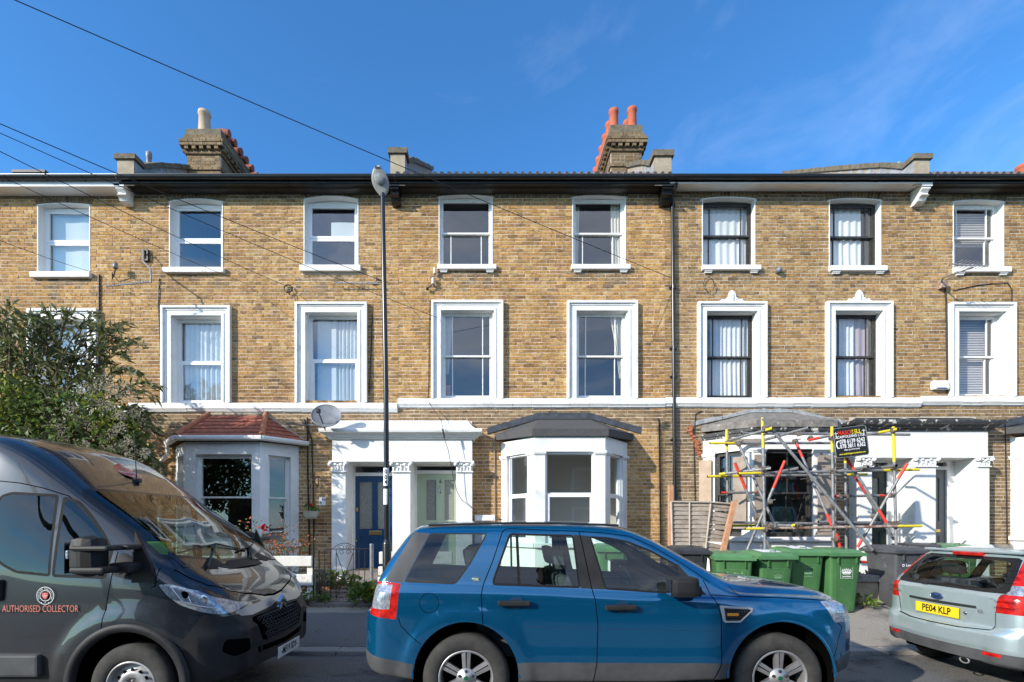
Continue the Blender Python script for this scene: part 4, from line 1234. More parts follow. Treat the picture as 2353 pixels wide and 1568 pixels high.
# ------------------------------------------------------------------ porches
def capital(mb, x0, x1, yf, z0, z1):
    """small leafed capital with corner scrolls"""
    h = z1 - z0; w = x1 - x0
    mb.box(x0 - .035, x1 + .035, yf - .05, yf + .12, z1 - h * .13, z1)
    mb.box(x0 - .015, x1 + .015, yf - .03, yf + .12, z0, z0 + h * .10)
    n = 7
    vs = []
    mb.prism([(x0, z0 + h * .1), (x1, z0 + h * .1), (x1 + .01, z1 - h * .13), (x0 - .01, z1 - h * .13)], yf - .005, yf + .1)
    for sx in (x0 - .012, x1 + .012):
        mb.lathe([(.001, -.055), (.038, -.055), (.042, -.03), (.036, 0), (.03, .03)], (sx, yf - .01, z1 - h * .30), axis='y', n=12)
        mb.ball((sx, yf - .07, z1 - h * .30), .018, n=6)
    for k in range(5):
        x = lerp(x0 + .03, x1 - .03, k / 4); hh = h * (.34 if k % 2 else .50)
        mb.ball((x, yf - .012, z0 + h * .12 + hh * .5), hh * .55, .34, .35, 1.0, 8)
        mb.ball((x, yf - .045, z0 + h * .12 + hh), .018, 1, .8, .7, 6)
    for sg in (-1, 1):
        cx = (x0 + x1) / 2 + sg * w * .2
        mb.ball((cx, yf - .03, z0 + h * .70), .030, 1.3, .5, .8, 8)
    mb.ball(((x0 + x1) / 2, yf - .04, z0 + h * .60), .022, n=8)
def porch(label, fx0, fx1, fz0, fz1, cz0, cz1, cxm, xm0, xm1, topz, topx, cols, mat_c, mat_top, colmat, zb, capz, Yf=10.05):
    pr = empty('entrance_porch', ((fx0 + fx1) / 2, Yf, zb), label, 'porch')
    # frieze with its soffit and cheeks
    b = MB(); b.box(fx0, fx1, Yf, WY + .02, fz0, fz1); b.build('frieze', M[colmat], pr)
    b = MB(); n = 10
    prof_ = [(.02, cz0), (.05, cz0 + .02), (.06, cz0 + .05), (.10, cz0 + .06), (.13, cz0 + .10), (.15, cz0 + .115), (.20, cz0 + .125), (.21, cz1 - .03), (.20, cz1)]
    for (d0, z0), (d1, z1) in zip(prof_[:-1], prof_[1:]):
        b.add([(fx0 - d0, Yf - d0, z0), (fx1 + d0, Yf - d0, z0), (fx1 + d1, Yf - d1, z1), (fx0 - d1, Yf - d1, z1)], [(0, 1, 2, 3)])
        for sx, sg in ((fx0, -1), (fx1, 1)):
            q = [(sx + sg * d0, Yf - d0, z0), (sx + sg * d0, WY, z0), (sx + sg * d1, WY, z1), (sx + sg * d1, Yf - d1, z1)]
            b.add(q if sg < 0 else q[::-1], [(3, 2, 1, 0)])
    b.build('cornice', M[mat_c], pr)
    b = MB(); n = 8
    X0, X1, Y0 = fx0 - .20, fx1 + .20, Yf - .20
    prev = None
    for k in range(n + 1):
        t = k / n; s = t ** .6 if True else t
        x0, x1, y0 = lerp(X0, topx[0], s), lerp(X1, topx[1], s), lerp(Y0, WY - .02, s)
        z = cz1 + (topz - cz1) * (t ** 1.3)
        j = random.uniform(-.006, .006) * (mat_top == 'peel')
        cur = [(x0, WY, z + j), (x0, y0, z + j), (x1, y0, z + j), (x1, WY, z + j)]
        if prev: 
            for a in range(3): b.quad(prev[a], prev[a + 1], cur[a + 1], cur[a])
        prev = cur
    b.add(prev, [(0, 1, 2, 3)])
    b.build('weathered_top', M[mat_top], pr)
    for (x0, x1) in cols:
        b = MB(); b.box(x0, x1, Yf - .03, WY + .1, zb, fz0); b.build('pilaster', M[colmat], pr)
        b = MB(); capital(b, x0 - .005, x1 + .005, Yf - .035, capz[0], capz[1]); b.build('capital', M[colmat], pr)
        b = MB(); b.rbox(x0 - .03, x1 + .03, Yf - .06, Yf + .1, zb, zb + .22, .01); b.build('plinth', M[colmat], pr)
    return pr
porch1 = porch('white two-door porch on leafy capitals with a cable hanging in front', -3.33, -.45, 2.985, 3.43, 3.425, 3.62, 0, 0, 0, 3.87, (-3.40, -.55),
               [(-3.33, -3.045), (-2.075, -1.715), (-.765, -.45)], 'white', 'white', 'white', .40, (2.75, 2.985))
porch2 = porch('white two-door porch with a peeling black cornice right of the scaffold', 7.475, 10.16, 3.06, 3.60, 3.60, 3.80, 0, 0, 0, 3.93, (7.62, 10.05),
               [(7.475, 7.75), (8.64, 9.06), (9.92, 10.16)], 'peel', 'peel', 'white', .40, (2.86, 3.075))
# recess walls, door frames and doors
def recess(pr, x0, x1, dx0, dx1, z0, ztop, dz, yd=10.52, fan=True, fm='sashwhite', wm='white'):
    b = MB()
    b.box(x0 - .004, x0 + .012, 10.04, yd + .05, z0 - .3, ztop); b.box(x1 - .012, x1 + .004, 10.04, yd + .05, z0 - .3, ztop)
    b.box(x0, x1, 10.04, yd + .05, ztop - .01, ztop + .01)
    b.box(x0 + .012, dx0 - .07, yd - .01, yd + .04, z0, ztop); b.box(dx1 + .07, x1 - .012, yd - .01, yd + .04, z0, ztop)
    b.build('recess_wall', M[wm], pr)
    b = MB()
    b.box(dx0 - .07, dx0, yd - .04, yd + .05, z0, ztop - .012); b.box(dx1, dx1 + .07, yd - .04, yd + .05, z0, ztop - .012)
    b.box(dx0, dx1, yd - .04, yd + .05, dz, dz + .07); b.box(dx0, dx1, yd - .04, yd + .05, ztop - .05, ztop - .012)
    b.build('door_frame', M[fm], pr)
    b = MB(); b.quad((dx0, yd, dz + .07), (dx1, yd, dz + .07), (dx1, yd, ztop - .05), (dx0, yd, ztop - .05)); b.build('fanlight', M['glass'], pr)
    b = MB(); b.box(dx0 - .1, dx1 + .1, yd + 1.2, yd + 1.22, z0, ztop); b.box(dx0 - .12, dx0 - .1, yd + .05, yd + 1.2, z0, ztop); b.box(dx1 + .1, dx1 + .12, yd + .05, yd + 1.2, z0, ztop); b.box(dx0 - .1, dx1 + .1, yd + .05, yd + 1.2, ztop, ztop + .02)
    b.build('hallway', M['room'], pr)
    b = MB(); b.box(x0 + .012, x1 - .012, 10.0, yd + .05, z0 - .16, z0 - .002); b.rbox(x0 - .1, x1 + .1, 9.72, 10.0, z0 - .34, z0 - .16, .01); b.build('door_step', M['paving'], pr)
def door(root, x0, x1, z0, z1, yd, mat, panes, panels, glass='frost'):
    d = empty('door'); d.parent = root; d.matrix_parent_inverse = Matrix.Translation(root.location).inverted()
    b = MB()
    xs = sorted({x0, x1, *[v for p in panes + panels for v in p[:2]]}); zs = sorted({z0, z1, *[v for p in panes + panels for v in p[2:]]})
    for a, c in zip(xs[:-1], xs[1:]):
        for e, f in zip(zs[:-1], zs[1:]):
            mx, mz = (a + c) / 2, (e + f) / 2
            if any(p[0] < mx < p[1] and p[2] < mz < p[3] for p in panes + panels): continue
            b.box(a, c, yd, yd + .045, e, f)
    b.build('door_leaf', mat, d)
    for p in panels:
        b = MB(); b.box(p[0], p[1], yd + .015, yd + .03, p[2], p[3]); b.ring(p, (p[0] + .02, p[1] - .02, p[2] + .02, p[3] - .02), yd + .004, yd + .02); b.build('door_panel', mat, d)
    for p in panes:
        b = MB(); b.quad((p[0], yd + .02, p[2]), (p[1], yd + .02, p[2]), (p[1], yd + .02, p[3]), (p[0], yd + .02, p[3])); b.build('door_glass', M[glass], d)
        b = MB(); b.ring(p, (p[0] + .015, p[1] - .015, p[2] + .015, p[3] - .015), yd - .004, yd + .02); b.build('glazing_bead', mat, d)
    return d
YD = 10.52
recess(porch1, -3.045, -2.075, -2.985, -2.165, .735, 2.985, 2.725, YD)
recess(porch1, -1.715, -.765, -1.655, -.80, .735, 2.985, 2.775, YD)
def dx(px): return ax(px, YD)
def dz(py): return az(py, YD)
dblue = door(houses[1], -2.985, -2.165, .735, 2.725, YD, M['doorblue'], [(dx(824), dx(857), dz(1217), dz(1106)), (dx(866), -2.27, dz(1217), dz(1106))],
             [(dx(827), dx(857), .86, 1.42), (dx(866), -2.27, .86, 1.42)]); dblue['label'] = 'dark blue door with two tall frosted panes'
b = MB(); b.rbox(dx(848), dx(877), YD - .012, YD + .01, dz(1230), dz(1220), .004); b.box(dx(851), dx(874), YD - .018, YD - .01, dz(1228.5), dz(1222)); b.build('letterbox', M['brass'], dblue)
b = MB(); b.rbox(dx(818.5), dx(823.5), YD - .02, YD + .01, dz(1176), dz(1167), .01); b.ball((dx(820), YD - .02, dz(1243)), .018, n=8); b.build('door_lock', M['brass'], dblue)
dgreen = door(houses[2], -1.655, -.80, .735, 2.775, YD, M['doorgreen'], [(dx(978), dx(1004), dz(1197), dz(1102)), (dx(1019.5), dx(1045.5), dz(1197), dz(1102))],
              [(dx(978), dx(1004), .86, 1.55), (dx(1019.5), dx(1045.5), .86, 1.55)]); dgreen['label'] = 'pale sage green door with a silver number 6'
text('door_number', '6', .115, M['chrome'], dgreen, face_cam(dx(1012), YD - .006, dz(1107)), True)
b = MB(); b.lathe([(.018, -.004), (.034, -.012), (.03, -.02), (.018, -.01)], (dx(1012), YD - .004, dz(1127)), axis='y', n=16); b.ball((dx(1012), YD - .02, dz(1122)), .014, n=8); b.box(dx(1012) - .008, dx(1012) + .008, YD - .012, YD, dz(1134), dz(1118)); b.build('knocker', M['chrome'], dgreen)
recess(porch2, 7.75, 8.64, 7.66, 8.44, .80, 3.065, 2.82, YD); recess(porch2, 9.06, 9.92, 9.0, 9.72, .80, 3.065, 2.86, YD)
dd = door(houses[3], 7.66, 8.44, .80, 2.82, YD, M['doordark'], [(7.80, 8.02, 1.75, 2.70), (8.08, 8.30, 1.75, 2.70)], [(7.78, 8.02, .92, 1.55), (8.08, 8.32, .92, 1.55)]); dd['label'] = 'very dark green panelled door behind scaffold poles'
dg = door(houses[4], 9.0, 9.72, .80, 2.86, YD, M['doorgrey'], [(9.12, 9.33, 1.75, 2.70), (9.39, 9.60, 1.75, 2.70)], [(9.12, 9.33, .92, 1.45), (9.39, 9.60, .92, 1.45)]); dg['label'] = 'dull grey door in shade'
b = MB(); b.rbox(9.44, 9.60, YD - .012, YD + .01, 1.52, 1.58, .004); b.build('letterbox', M['brass'], dg)
b = MB(); b.rbox(9.905, 9.92, 10.36, 10.40, 2.05, 2.15, .004); b.rbox(9.905, 9.92, 10.34, 10.38, 1.88, 1.96, .004); b.build('doorbell', M['cablew'], porch2)
# ------------------------------------------------------------------ street lamp
def pave_z(y): return 0.052 + max(0, (y - 6.53)) / 1.57 * 0.288
LX, LY = ax(889, 6.75), 6.75
lamp = empty('street_lamp', (LX, LY, pave_z(LY)), 'tall black street lamp with a white number strip, in front of the blue door', 'street lamp')
b = MB(); b.lathe([(.072, -.05), (.066, .02), (.060, .05), (.060, az(1250, LY) - pave_z(LY)), (.054, az(1247, LY) - pave_z(LY)), (.036, az(1240, LY) - pave_z(LY))], (LX, LY, pave_z(LY)), n=24); b.build('base_section', M['black'], lamp)
b = MB(); b.tube([(LX, LY, az(1242, LY)), (LX - .012, LY, 3.5), (ax(879, LY), LY, az(445, LY))], [.036, .035, .030], 20); b.build('column', M['black'], lamp)
hx, hz = ax(874, LY), az(416, LY)
b = MB()     # lantern tilted towards the road: oval bowl seen from below
def lantern_T(p):   # local: u across, v along (towards head tip), w thickness
    u, v, w = p
    a = R(38)
    return (ax(879, LY) + u * .80 - v * .085, LY + .02 - v * .30 + w * .4, az(447, LY) + v * .57 + w * .75)
ns, nv = 20, 12
for (sc, w0, w1, nm, mt) in ((1.0, 0.0, .055, 'lantern_body', 'galv'),):
    vs, fs = [], []
    for k in range(nv + 1):
        v = k / nv; wd = .145 * math.sin(math.pi * (v * .80 + .12)) ** .8
        if k == 0: wd = .055
        if k == nv: wd = .04
        for j in range(ns):
            t = 2 * math.pi * j / ns
            vs.append(lantern_T((wd * math.cos(t), v * .50, .045 * math.sin(t) * (1 if math.sin(t) > 0 else .5) + .01)))
    for k in range(nv):
        for j in range(ns):
            m_ = (j + 1) % ns; fs.append((k * ns + j, k * ns + m_, (k + 1) * ns + m_, (k + 1) * ns + j))
    fs.append(tuple(range(ns))); fs.append(tuple(range((nv + 1) * ns - 1, nv * ns - 1, -1)))
    b.add(vs, fs, True)
b.build('lantern', mottled('lantern_grey', (.26, .26, .25), (.36, .36, .34), 8, .5, .1), lamp)
b = MB(); vs = []; n = 20
c0 = [lantern_T((.085 * math.cos(2 * math.pi * k / n), .31 + .10 * math.sin(2 * math.pi * k / n), -.032)) for k in range(n)]
c1 = [lantern_T((.05 * math.cos(2 * math.pi * k / n), .31 + .06 * math.sin(2 * math.pi * k / n), -.050)) for k in range(n)]
b.add(c0 + c1, [(k, (k + 1) % n, n + (k + 1) % n, n + k) for k in range(n)] + [tuple(range(n, 2 * n))], True); b.build('lens', mottled('lamp_lens', (.22, .23, .22), (.42, .43, .42), 40, .15, .5), lamp)
for (y0, y1, nm) in ((1076, 1117, 'number_strip'), (1124, 1160, 'notice_strip')):
    z0, z1 = az(y1, LY), az(y0, LY); xc = lerp(LX, LX - .012, .5) - .003
    b = MB(); b.lathe([(.0385, 0), (.0385, z1 - z0)], (xc, LY, z0), n=24, a0=-math.pi * .95, a1=-.05 * math.pi); b.build(nm, M['signwhite'], lamp)
for s_, yy in (('0', 1085), ('0', 1098), ('4', 1109)):
    text('lamp_number', s_, .075, M['black'], lamp, face_cam(LX - .009, LY - .0405, az(yy, LY)), True)
for k, yy in enumerate((1132, 1140, 1148)):
    b = MB(); b.lathe([(.010, 0), (.006, 0)], (LX - .022, LY - .0375, az(yy, LY)), axis='y', n=12); b.build('red_ring', M['signred'], lamp)
    b = MB(); b.box(LX - .004, LX + .022, LY - .0405, LY - .0395, az(yy, LY) - .003, az(yy, LY) + .003); b.build('print_line', M['signdim'], lamp)

# ------------------------------------------------------------------ overhead cables (strung to a pole behind the camera's left)
def cable(pA, pB, label, r=.008, sag=.12, ext=1.9, n=24):
    """pA far-left point, pB wall anchor"""
    A, B = Vector(pA), Vector(pB); A = B + (A - B) * ext
    pts = [A.lerp(B, k / n) - Vector((0, 0, sag * 4 * (k / n) * (1 - k / n))) for k in range(n + 1)]
    b = MB(); b.tube(pts, r, 6); return tag(b.build('overhead_cable', M['cable']), label, 'cable', 'overhead cables')
cable(at(80, 0, 5.2), at(1545, 640, 10.22), 'longest overhead cable, rising past the lamp head to the top left corner', .0055, .10, 1.6)
cable(at(0, 266, 5.6), at(903, 655, 10.25), 'overhead cable of the upper left pair, ending at the lamp column', .0055, .10, 1.6)
cable(at(0, 276, 5.6), at(1005, 730, 10.22), 'overhead cable of the upper left pair, ending by the third middle window', .0045, .16, 1.6)
cable(at(0, 330, 5.7), at(668, 662, 10.25), 'overhead cable ending at a coil on the brick wall', .0048, .10, 1.6)
cable(at(0, 390, 5.8), at(560, 650, 10.25), 'overhead cable sloping over the second top window', .0042, .08, 1.6)
cable(at(0, 545, 6.2), at(222, 628, 10.25), 'lowest overhead cable, ending beside the leftmost top window', .0042, .05, 1.5)

# ------------------------------------------------------------------ pipes, wall cables, fittings
def wallpath(name, pts, r, mat, label, cat, group=None, Y=None, n=8):
    b = MB(); P = [at(px, py, (Y or WY - r - .008) if len(q) == 0 else q[0]) for (px, py, *q) in pts]
    b.tube(P, r, n); o = b.build(name, mat); return tag(o, label, cat, group)
dp = empty('downpipe', at(1552, 1320, WY - .06), 'black cast downpipe running the full height between the third and fourth house', 'downpipe')
b = MB(); b.tube([at(1553, 420, 9.93), at(1553, 432, 9.98), at(1545, 447, WY - .07), at(1545, 460, WY - .065), at(1552, 1330, WY - .065)], .036, 14); b.build('pipe', M['black'], dp)
for py in (470, 660, 800, 865, 1010, 1140): 
    p_ = at(1546 + (py - 470) * .007, py, WY - .065); b = MB(); b.lathe([(.044, -.035), (.044, .035)], p_, n=14); b.box(p_.x - .07, p_.x + .07, WY - .03, WY, p_.z - .02, p_.z + .02); b.build('pipe_collar', M['black'], dp)
wallpath('wall_cable', [(228, 632), (228, 800), (230, 935)], .016, M['cable'], 'thick black cable running down between the first and second house', 'cable')
wallpath('wall_cable', [(366, 640), (364, 700), (368, 800), (372, 880), (375, 930)], .009, M['cable'], 'thin black cable hanging down left of the second middle window', 'cable')
wallpath('wall_cable', [(1512, 962), (1515, 975), (1517, 1150), (1519, 1330)], .014, M['cable'], 'black clipped cable on the brick just left of the downpipe', 'cable')
wallpath('wall_cable', [(1612, 945), (1598, 952), (1594, 1010), (1597, 1150)], .009, M['cable'], 'thin black cable on the brick right of the downpipe', 'cable')
wallpath('wall_cable', [(2172, 662), (2174, 700), (2177, 905)], .014, M['cable'], 'black cable running down left of the flaking window surround', 'cable')
wallpath('wall_cable', [(2190, 668), (2250, 655), (2315, 650), (2325, 665), (2326, 720)], .008, M['cable'], 'black cable looping above the flaking window surround', 'cable')
wallpath('wall_cable', [(2290, 968), (2310, 972), (2311, 1060), (2313, 1150), (2316, 1400)], .010, M['cable'], 'black cable down the brick pier at the right edge', 'cable')
wallpath('wall_cable', [(855, 722), (853, 800), (848, 905)], .009, M['cable'], 'black cable down beside the lamp column, right of the third middle window', 'cable')
wallpath('wall_cable', [(988, 690), (986, 780), (985, 880), (983, 915)], .008, M['cable'], 'black cable hanging down left of the fourth middle window', 'cable')
wallpath('wall_cable', [(1136, 1003), (1137, 1100), (1138, 1260)], .014, plain('brown_pipe', (.28, .19, .13), .6), 'thin brown pipe on the brick left of the grey-roofed bay', 'pipe')
wallpath('wall_cable', [(706, 960), (707, 1100), (712, 1300)], .016, M['cable'], 'left one of two black cables between the tiled bay and the porch', 'cable')
wallpath('wall_cable', [(699, 965), (716, 1010), (719, 1110), (722, 1300)], .013, M['cable'], 'right one of two black cables between the tiled bay and the porch', 'cable')
wallpath('wall_cable', [(870, 648), (868, 652), (855, 655)], .008, M['cable'], 'short cable end beside the lamp column above the third middle window', 'cable')
b = MB()
c_ = at(663, 665, WY - .03)
b.tube([c_ + Vector((.085 * math.cos(t * .42), -.004 * t / 3, .085 * math.sin(t * .42))) for t in range(32)] + [at(681, 700, WY - .02)], .007, 6); tag(b.build('cable_coil', M['cable']), 'coil of black cable hanging on the brick above the third middle window', 'cable coil')
b = MB(); c_ = at(1628, 655, WY - .03)
b.tube([c_ + Vector((.16 * math.cos(t * .35) * .7, -.002 * t, .16 * math.sin(t * .35))) for t in range(19)], .006, 6); tag(b.build('cable_coil', M['cable']), 'thin loop of cable on the brick right of the downpipe', 'cable coil')
# lamp insulators by the fourth top window
ins = empty('cable_insulator', at(997, 650, WY), 'pair of cream insulators with black fittings, under the sill of the fourth top window', 'insulator')
for (px, py) in ((999, 623), (995, 646)):
    p_ = at(px, py, WY - .08); b = MB(); b.lathe([(.016, .07), (.030, .06), (.034, .03), (.027, .0), (.037, -.04), (.037, -.065), (.01, -.07)], p_, n=14); b.build('ceramic_body', M['ceramic'], ins)
b = MB(); b.tube([at(1004, 612, WY - .05), at(999, 618, WY - .08), at(998, 634, WY - .08), at(986, 640, WY - .06), at(988, 652, WY - .06), at(995, 658, WY - .08)], .012, 8); b.build('bracket_wire', M['rust'], ins)
b = MB(); b.ball(at(982, 664, WY - .07), .035, n=10); b.tube([at(982, 664, WY - .07), at(992, 656, WY - .08)], .012, 6); b.build('black_fitting', M['cable'], ins)
# aerials
def yagi(label, p0, p1, mast, n, el, mat='alu', plate=None):
    r = empty('tv_aerial', p0, label, 'aerial')
    b = MB(); b.tube([p0, p1], .013, 6); b.build('boom', M[mat], r)
    d = (Vector(p1) - Vector(p0)); side = d.cross(Vector((0, 0, 1))).normalized() if plate != 'v' else Vector((0, -.25, 1)).normalized()
    b = MB()
    for k in range(n):
        c = Vector(p0).lerp(Vector(p1), (k + .5) / n); e = el * (1 - .3 * k / n)
        b.tube([c - side * e, c + side * e], .006, 5)
    o = b.build('aerial_rods', M[mat], r); o['kind'] = 'stuff'
    b = MB(); b.tube(mast, .016, 8); b.build('mast', M['galv'], r)
    return r
p0, p1 = at(243, 659, WY - .75), at(343, 648, WY - .55)
a1 = yagi('white rod TV aerial on a bent bracket between the first two top windows', p0, p1, [at(330, 592, WY - .05), at(330, 575, WY - .12), at(330, 602, WY - .30), at(346, 618, WY - .5), at(347, 650, WY - .55)], 12, .13)
b = MB(); q = at(337, 588, WY - .02); b.ring((q.x - .07, q.x + .05, q.z - .12, q.z + .12), (q.x - .04, q.x + .02, q.z - .09, q.z + .09), WY - .06, WY - .001); b.build('wall_plate', M['iron'], a1)
yagi('thin rod TV aerial flat against the brick left of the lamp column', at(768, 650, WY - .12), at(872, 652, WY - .10), [at(863, 648, WY - .1), at(864, 640, WY - .10), at(865, 640, WY - .01)], 9, .05)
a3 = yagi('rod TV aerial on a white arm, in front of the flaking top right window', at(2187, 607, WY - .75), at(2270, 612, WY - .55), [at(2163, 650, WY - .06), at(2166, 640, WY - .25), at(2180, 633, WY - .45), at(2236, 615, WY - .6)], 9, .16)
b = MB(); q = at(2165, 655, WY - .05); b.rbox(q.x - .06, q.x + .06, WY - .12, WY, q.z - .08, q.z + .07, .01); b.build('bracket_box', M['rust'], a3)
# satellite dish
dcx = at(750, 958, WY - .55)
dish = empty('satellite_dish', dcx, 'grey satellite dish above the left end of the white porch', 'satellite dish')
nrm = Vector((.18, -.86, .48)).normalized(); uu = nrm.cross(Vector((0, 0, 1))).normalized(); vv = nrm.cross(uu)
vs, fs = [], []; nr, na = 7, 32
for k in range(nr + 1):
    r = k / nr
    for j in range(na):
        t = 2 * math.pi * j / na
        vs.append(dcx + uu * (.285 * r * math.cos(t)) + vv * (.285 * r * math.sin(t)) + nrm * (.055 * r * r - .02))
for k in range(nr):
    for j in range(na): m_ = (j + 1) % na; fs.append((k * na + j, k * na + m_, (k + 1) * na + m_, (k + 1) * na + j))
b = MB(); b.add(vs, fs, True); b.build('reflector', M['dish'], dish)
b = MB(); b.tube([vs[nr * na + j] for j in range(na)] + [vs[nr * na]], .007, 6); b.build('dish_rim', M['dish'], dish)
foot = dcx + uu * 0 + Vector((-.02, .0, -.27)); tip = dcx + nrm * .34 + Vector((-.12, 0, -.12))
b = MB(); b.tube([foot, tip], .012, 6); b.rbox(tip.x - .035, tip.x + .035, tip.y - .05, tip.y + .05, tip.z - .03, tip.z + .045, .012); b.build('feed_arm', M['cable'], dish)
b = MB(); b.tube([dcx - nrm * .03, dcx - nrm * .12 + Vector((-.05, 0, -.15)), at(738, 985, WY - .12), at(730, 985, WY - .01)], .018, 8); b.tube([at(731, 975, WY - .10), at(690, 978, WY - .10), at(683, 970, WY - .06)], .009, 6); b.build('wall_bracket', M['galv'], dish)
# porch drop cable with black weight
dc = empty('drop_cable', at(1018, 975, 9.80), 'hanging cable with a black weight in front of the white porch', 'cable')
b = MB(); b.tube([at(985, 925, WY - .09), at(1010, 960, 10.1), at(1014, 968, 9.86), at(1018, 985, 9.80), at(1021, 1008, 9.80), at(1030, 1035, 9.82), at(1041, 1095, 9.86), at(1050, 1130, 9.9), at(1060, 1148, 9.94), at(1085, 1168, 10.0), at(1096, 1175, WY - .02)], .006, 6); b.build('wire', M['cable'], dc)
b = MB(); b.tube([at(1017, 986, 9.79), at(1021, 1006, 9.79)], .018, 8); b.build('weight', M['cable'], dc)
# floodlight, vent, alarm, plaque, meter
fl = empty('floodlight', at(265, 615, WY - .1), 'small grey floodlight on the brick left of the second top window', 'floodlight')
b = MB(); q = at(265, 611, WY - .16); b.lathe([(.001, .06), (.045, .055), (.05, -.05), (.035, -.06)], q, n=14); b.build('lamp_body', M['galv'], fl)
b = MB(); b.tube([at(265, 620, WY - .15), at(262, 632, WY - .10), at(258, 640, WY - .06), at(258, 628, WY)], .012, 6); b.build('bracket', M['iron'], fl)
b = MB(); q = at(1791, 620, WY - .09); b.lathe([(.001, -.03), (.05, -.02), (.055, .0), (.05, .10)], q, axis='y', n=18); tag(b.build('wall_vent', mottled('blue_grey_cap', (.13, .16, .19), (.2, .23, .27), 8, .4, .1)), 'round blue-grey vent cap between the two black sash top windows', 'vent')
b = MB(); q = at(2161, 886, WY - .06); b.rbox(q.x - .17, q.x + .17, WY - .10, WY, q.z - .09, q.z + .10, .03); al = b.build('alarm_box', M['upvc'], None); tag(al, 'white alarm box just left of the flaking middle right window', 'alarm box')
b = MB(); b.prism([(q.x - .12, q.z - .085), (q.x + .12, q.z - .085), (q.x + .09, q.z - .055), (q.x - .09, q.z - .055)], WY - .106, WY - .09); b.build('alarm_strobe', plain('blue_strobe', (.06, .10, .16), .3), al)
pl = empty('house_number_plaque', at(740, 1152, WY), 'white square plaque reading 4 and 4a beside the blue door', 'plaque')
q = at(740.5, 1152, WY - .015); b = MB(); b.rbox(q.x - .072, q.x + .072, WY - .015, WY, q.z - .09, q.z + .09, .004); b.build('board', M['signwhite'], pl)
text('number', '4a', .10, M['black'], pl, face_cam(q.x + .025, WY - .018, q.z + .035)); text('number', '4', .10, M['black'], pl, face_cam(q.x - .035, WY - .018, q.z - .035))
mb_ = empty('meter_box', at(1114, 1215, WY), 'white meter box low on the brick between porch and grey-roofed bay', 'meter box')
q = at(1114, 1215, WY - .1); b = MB(); b.rbox(q.x - .21, q.x + .21, WY - .13, WY, q.z - .30, q.z + .28, .01); b.build('case', M['upvc'], mb_); b = MB(); b.rbox(q.x - .17, q.x + .17, WY - .14, WY - .12, q.z - .26, q.z + .22, .006); b.build('lid', M['upvc'], mb_)
# hanging basket
hb = empty('hanging_basket', at(715, 1184, 10.08), 'white hanging bowl with a red geranium between tiled bay and porch', 'hanging basket')
q = at(715, 1193, 10.05); b = MB(); b.lathe([(.06, 0), (.11, .02), (.145, .08), (.165, .15), (.175, .16), (.16, .15), (.13, .08)], q, n=20); b.build('bowl', M['ceramic'], hb)
rr = random.Random(5); b = MB()
for k in range(90):
    t, r = rr.uniform(0, 6.28), rr.uniform(0, .15); p_ = q + Vector((r * math.cos(t), r * math.sin(t), .15 + rr.uniform(0, .16))); s_ = rr.uniform(.015, .03); a = Vector((rr.uniform(-1, 1), rr.uniform(-1, 1), rr.uniform(-1, 1))).normalized(); c = a.orthogonal().normalized()
    b.add([p_ - a * s_, p_ + c * s_, p_ + a * s_, p_ - c * s_], [(0, 1, 2, 3)])
b.build('geranium_leaves', M['leafgreen'], hb)
b = MB(); b.ball(q + Vector((.01, -.05, .30)), .03, n=8); b.ball(q + Vector((.03, -.03, .27)), .02, n=8); b.build('geranium_flower', M['rosered'], hb)
b = MB(); b.tube([at(731, 1093, WY), at(731, 1120, WY)], .010, 6); b.tube([at(731, 1094, WY - .01), at(718, 1108, 10.05), at(712, 1120, 10.05)], .008, 6); b.tube([at(731, 1120, WY - .01), at(720, 1106, 10.05)], .008, 6)
b.tube([at(715, 1112, 10.05), at(709, 1176, 10.0)], .003, 4); b.tube([at(715, 1112, 10.05), at(728, 1176, 10.05)], .003, 4); b.build('basket_bracket', M['iron'], hb)

# ------------------------------------------------------------------ foliage helpers
def leaf(b, p, d, w, l, curl=.25):
    d = d.normalized(); s = d.cross(Vector((random.uniform(-1, 1), random.uniform(-1, 1), random.uniform(-1, 1))))
    s = s.normalized() if s.length > 1e-4 else d.orthogonal().normalized()
    n = s.cross(d)
    m_ = p + d * l * .5 + n * l * curl * .3; t = p + d * l - n * l * curl
    b.add([p, m_ + s * w, t, m_ - s * w], [(0, 1, 2, 3)])
def blobs_crown(name, parent, mat, centres, count, ll, lw, seed, droop=.3, dens=.75):
    rr = random.Random(seed); st_ = random.getstate(); random.seed(seed)
    b = MB(); tot = sum(r ** 2 for _, r, _ in centres)
    for (c, r, sq) in centres:
        k_ = int(count * r * r / tot)
        for _ in range(k_):
            v = Vector((rr.gauss(0, 1), rr.gauss(0, 1), rr.gauss(0, 1))).normalized()
            rad = r * (dens + (1 - dens) * rr.random() ** .5) * (1 + .18 * mnoise.noise(Vector(v * 2.2 + Vector(c))))
            p_ = Vector(c) + Vector((v.x * rad, v.y * rad * sq[0], v.z * rad * sq[1]))
            dd_ = (v + Vector((rr.uniform(-1, 1), rr.uniform(-1, 1), rr.uniform(-1, 1) - droop))).normalized()
            s_ = rr.uniform(.7, 1.3)
            leaf(b, p_, dd_, lw * s_, ll * s_)
    random.setstate(st_)
    return b.build(name, mat, parent)

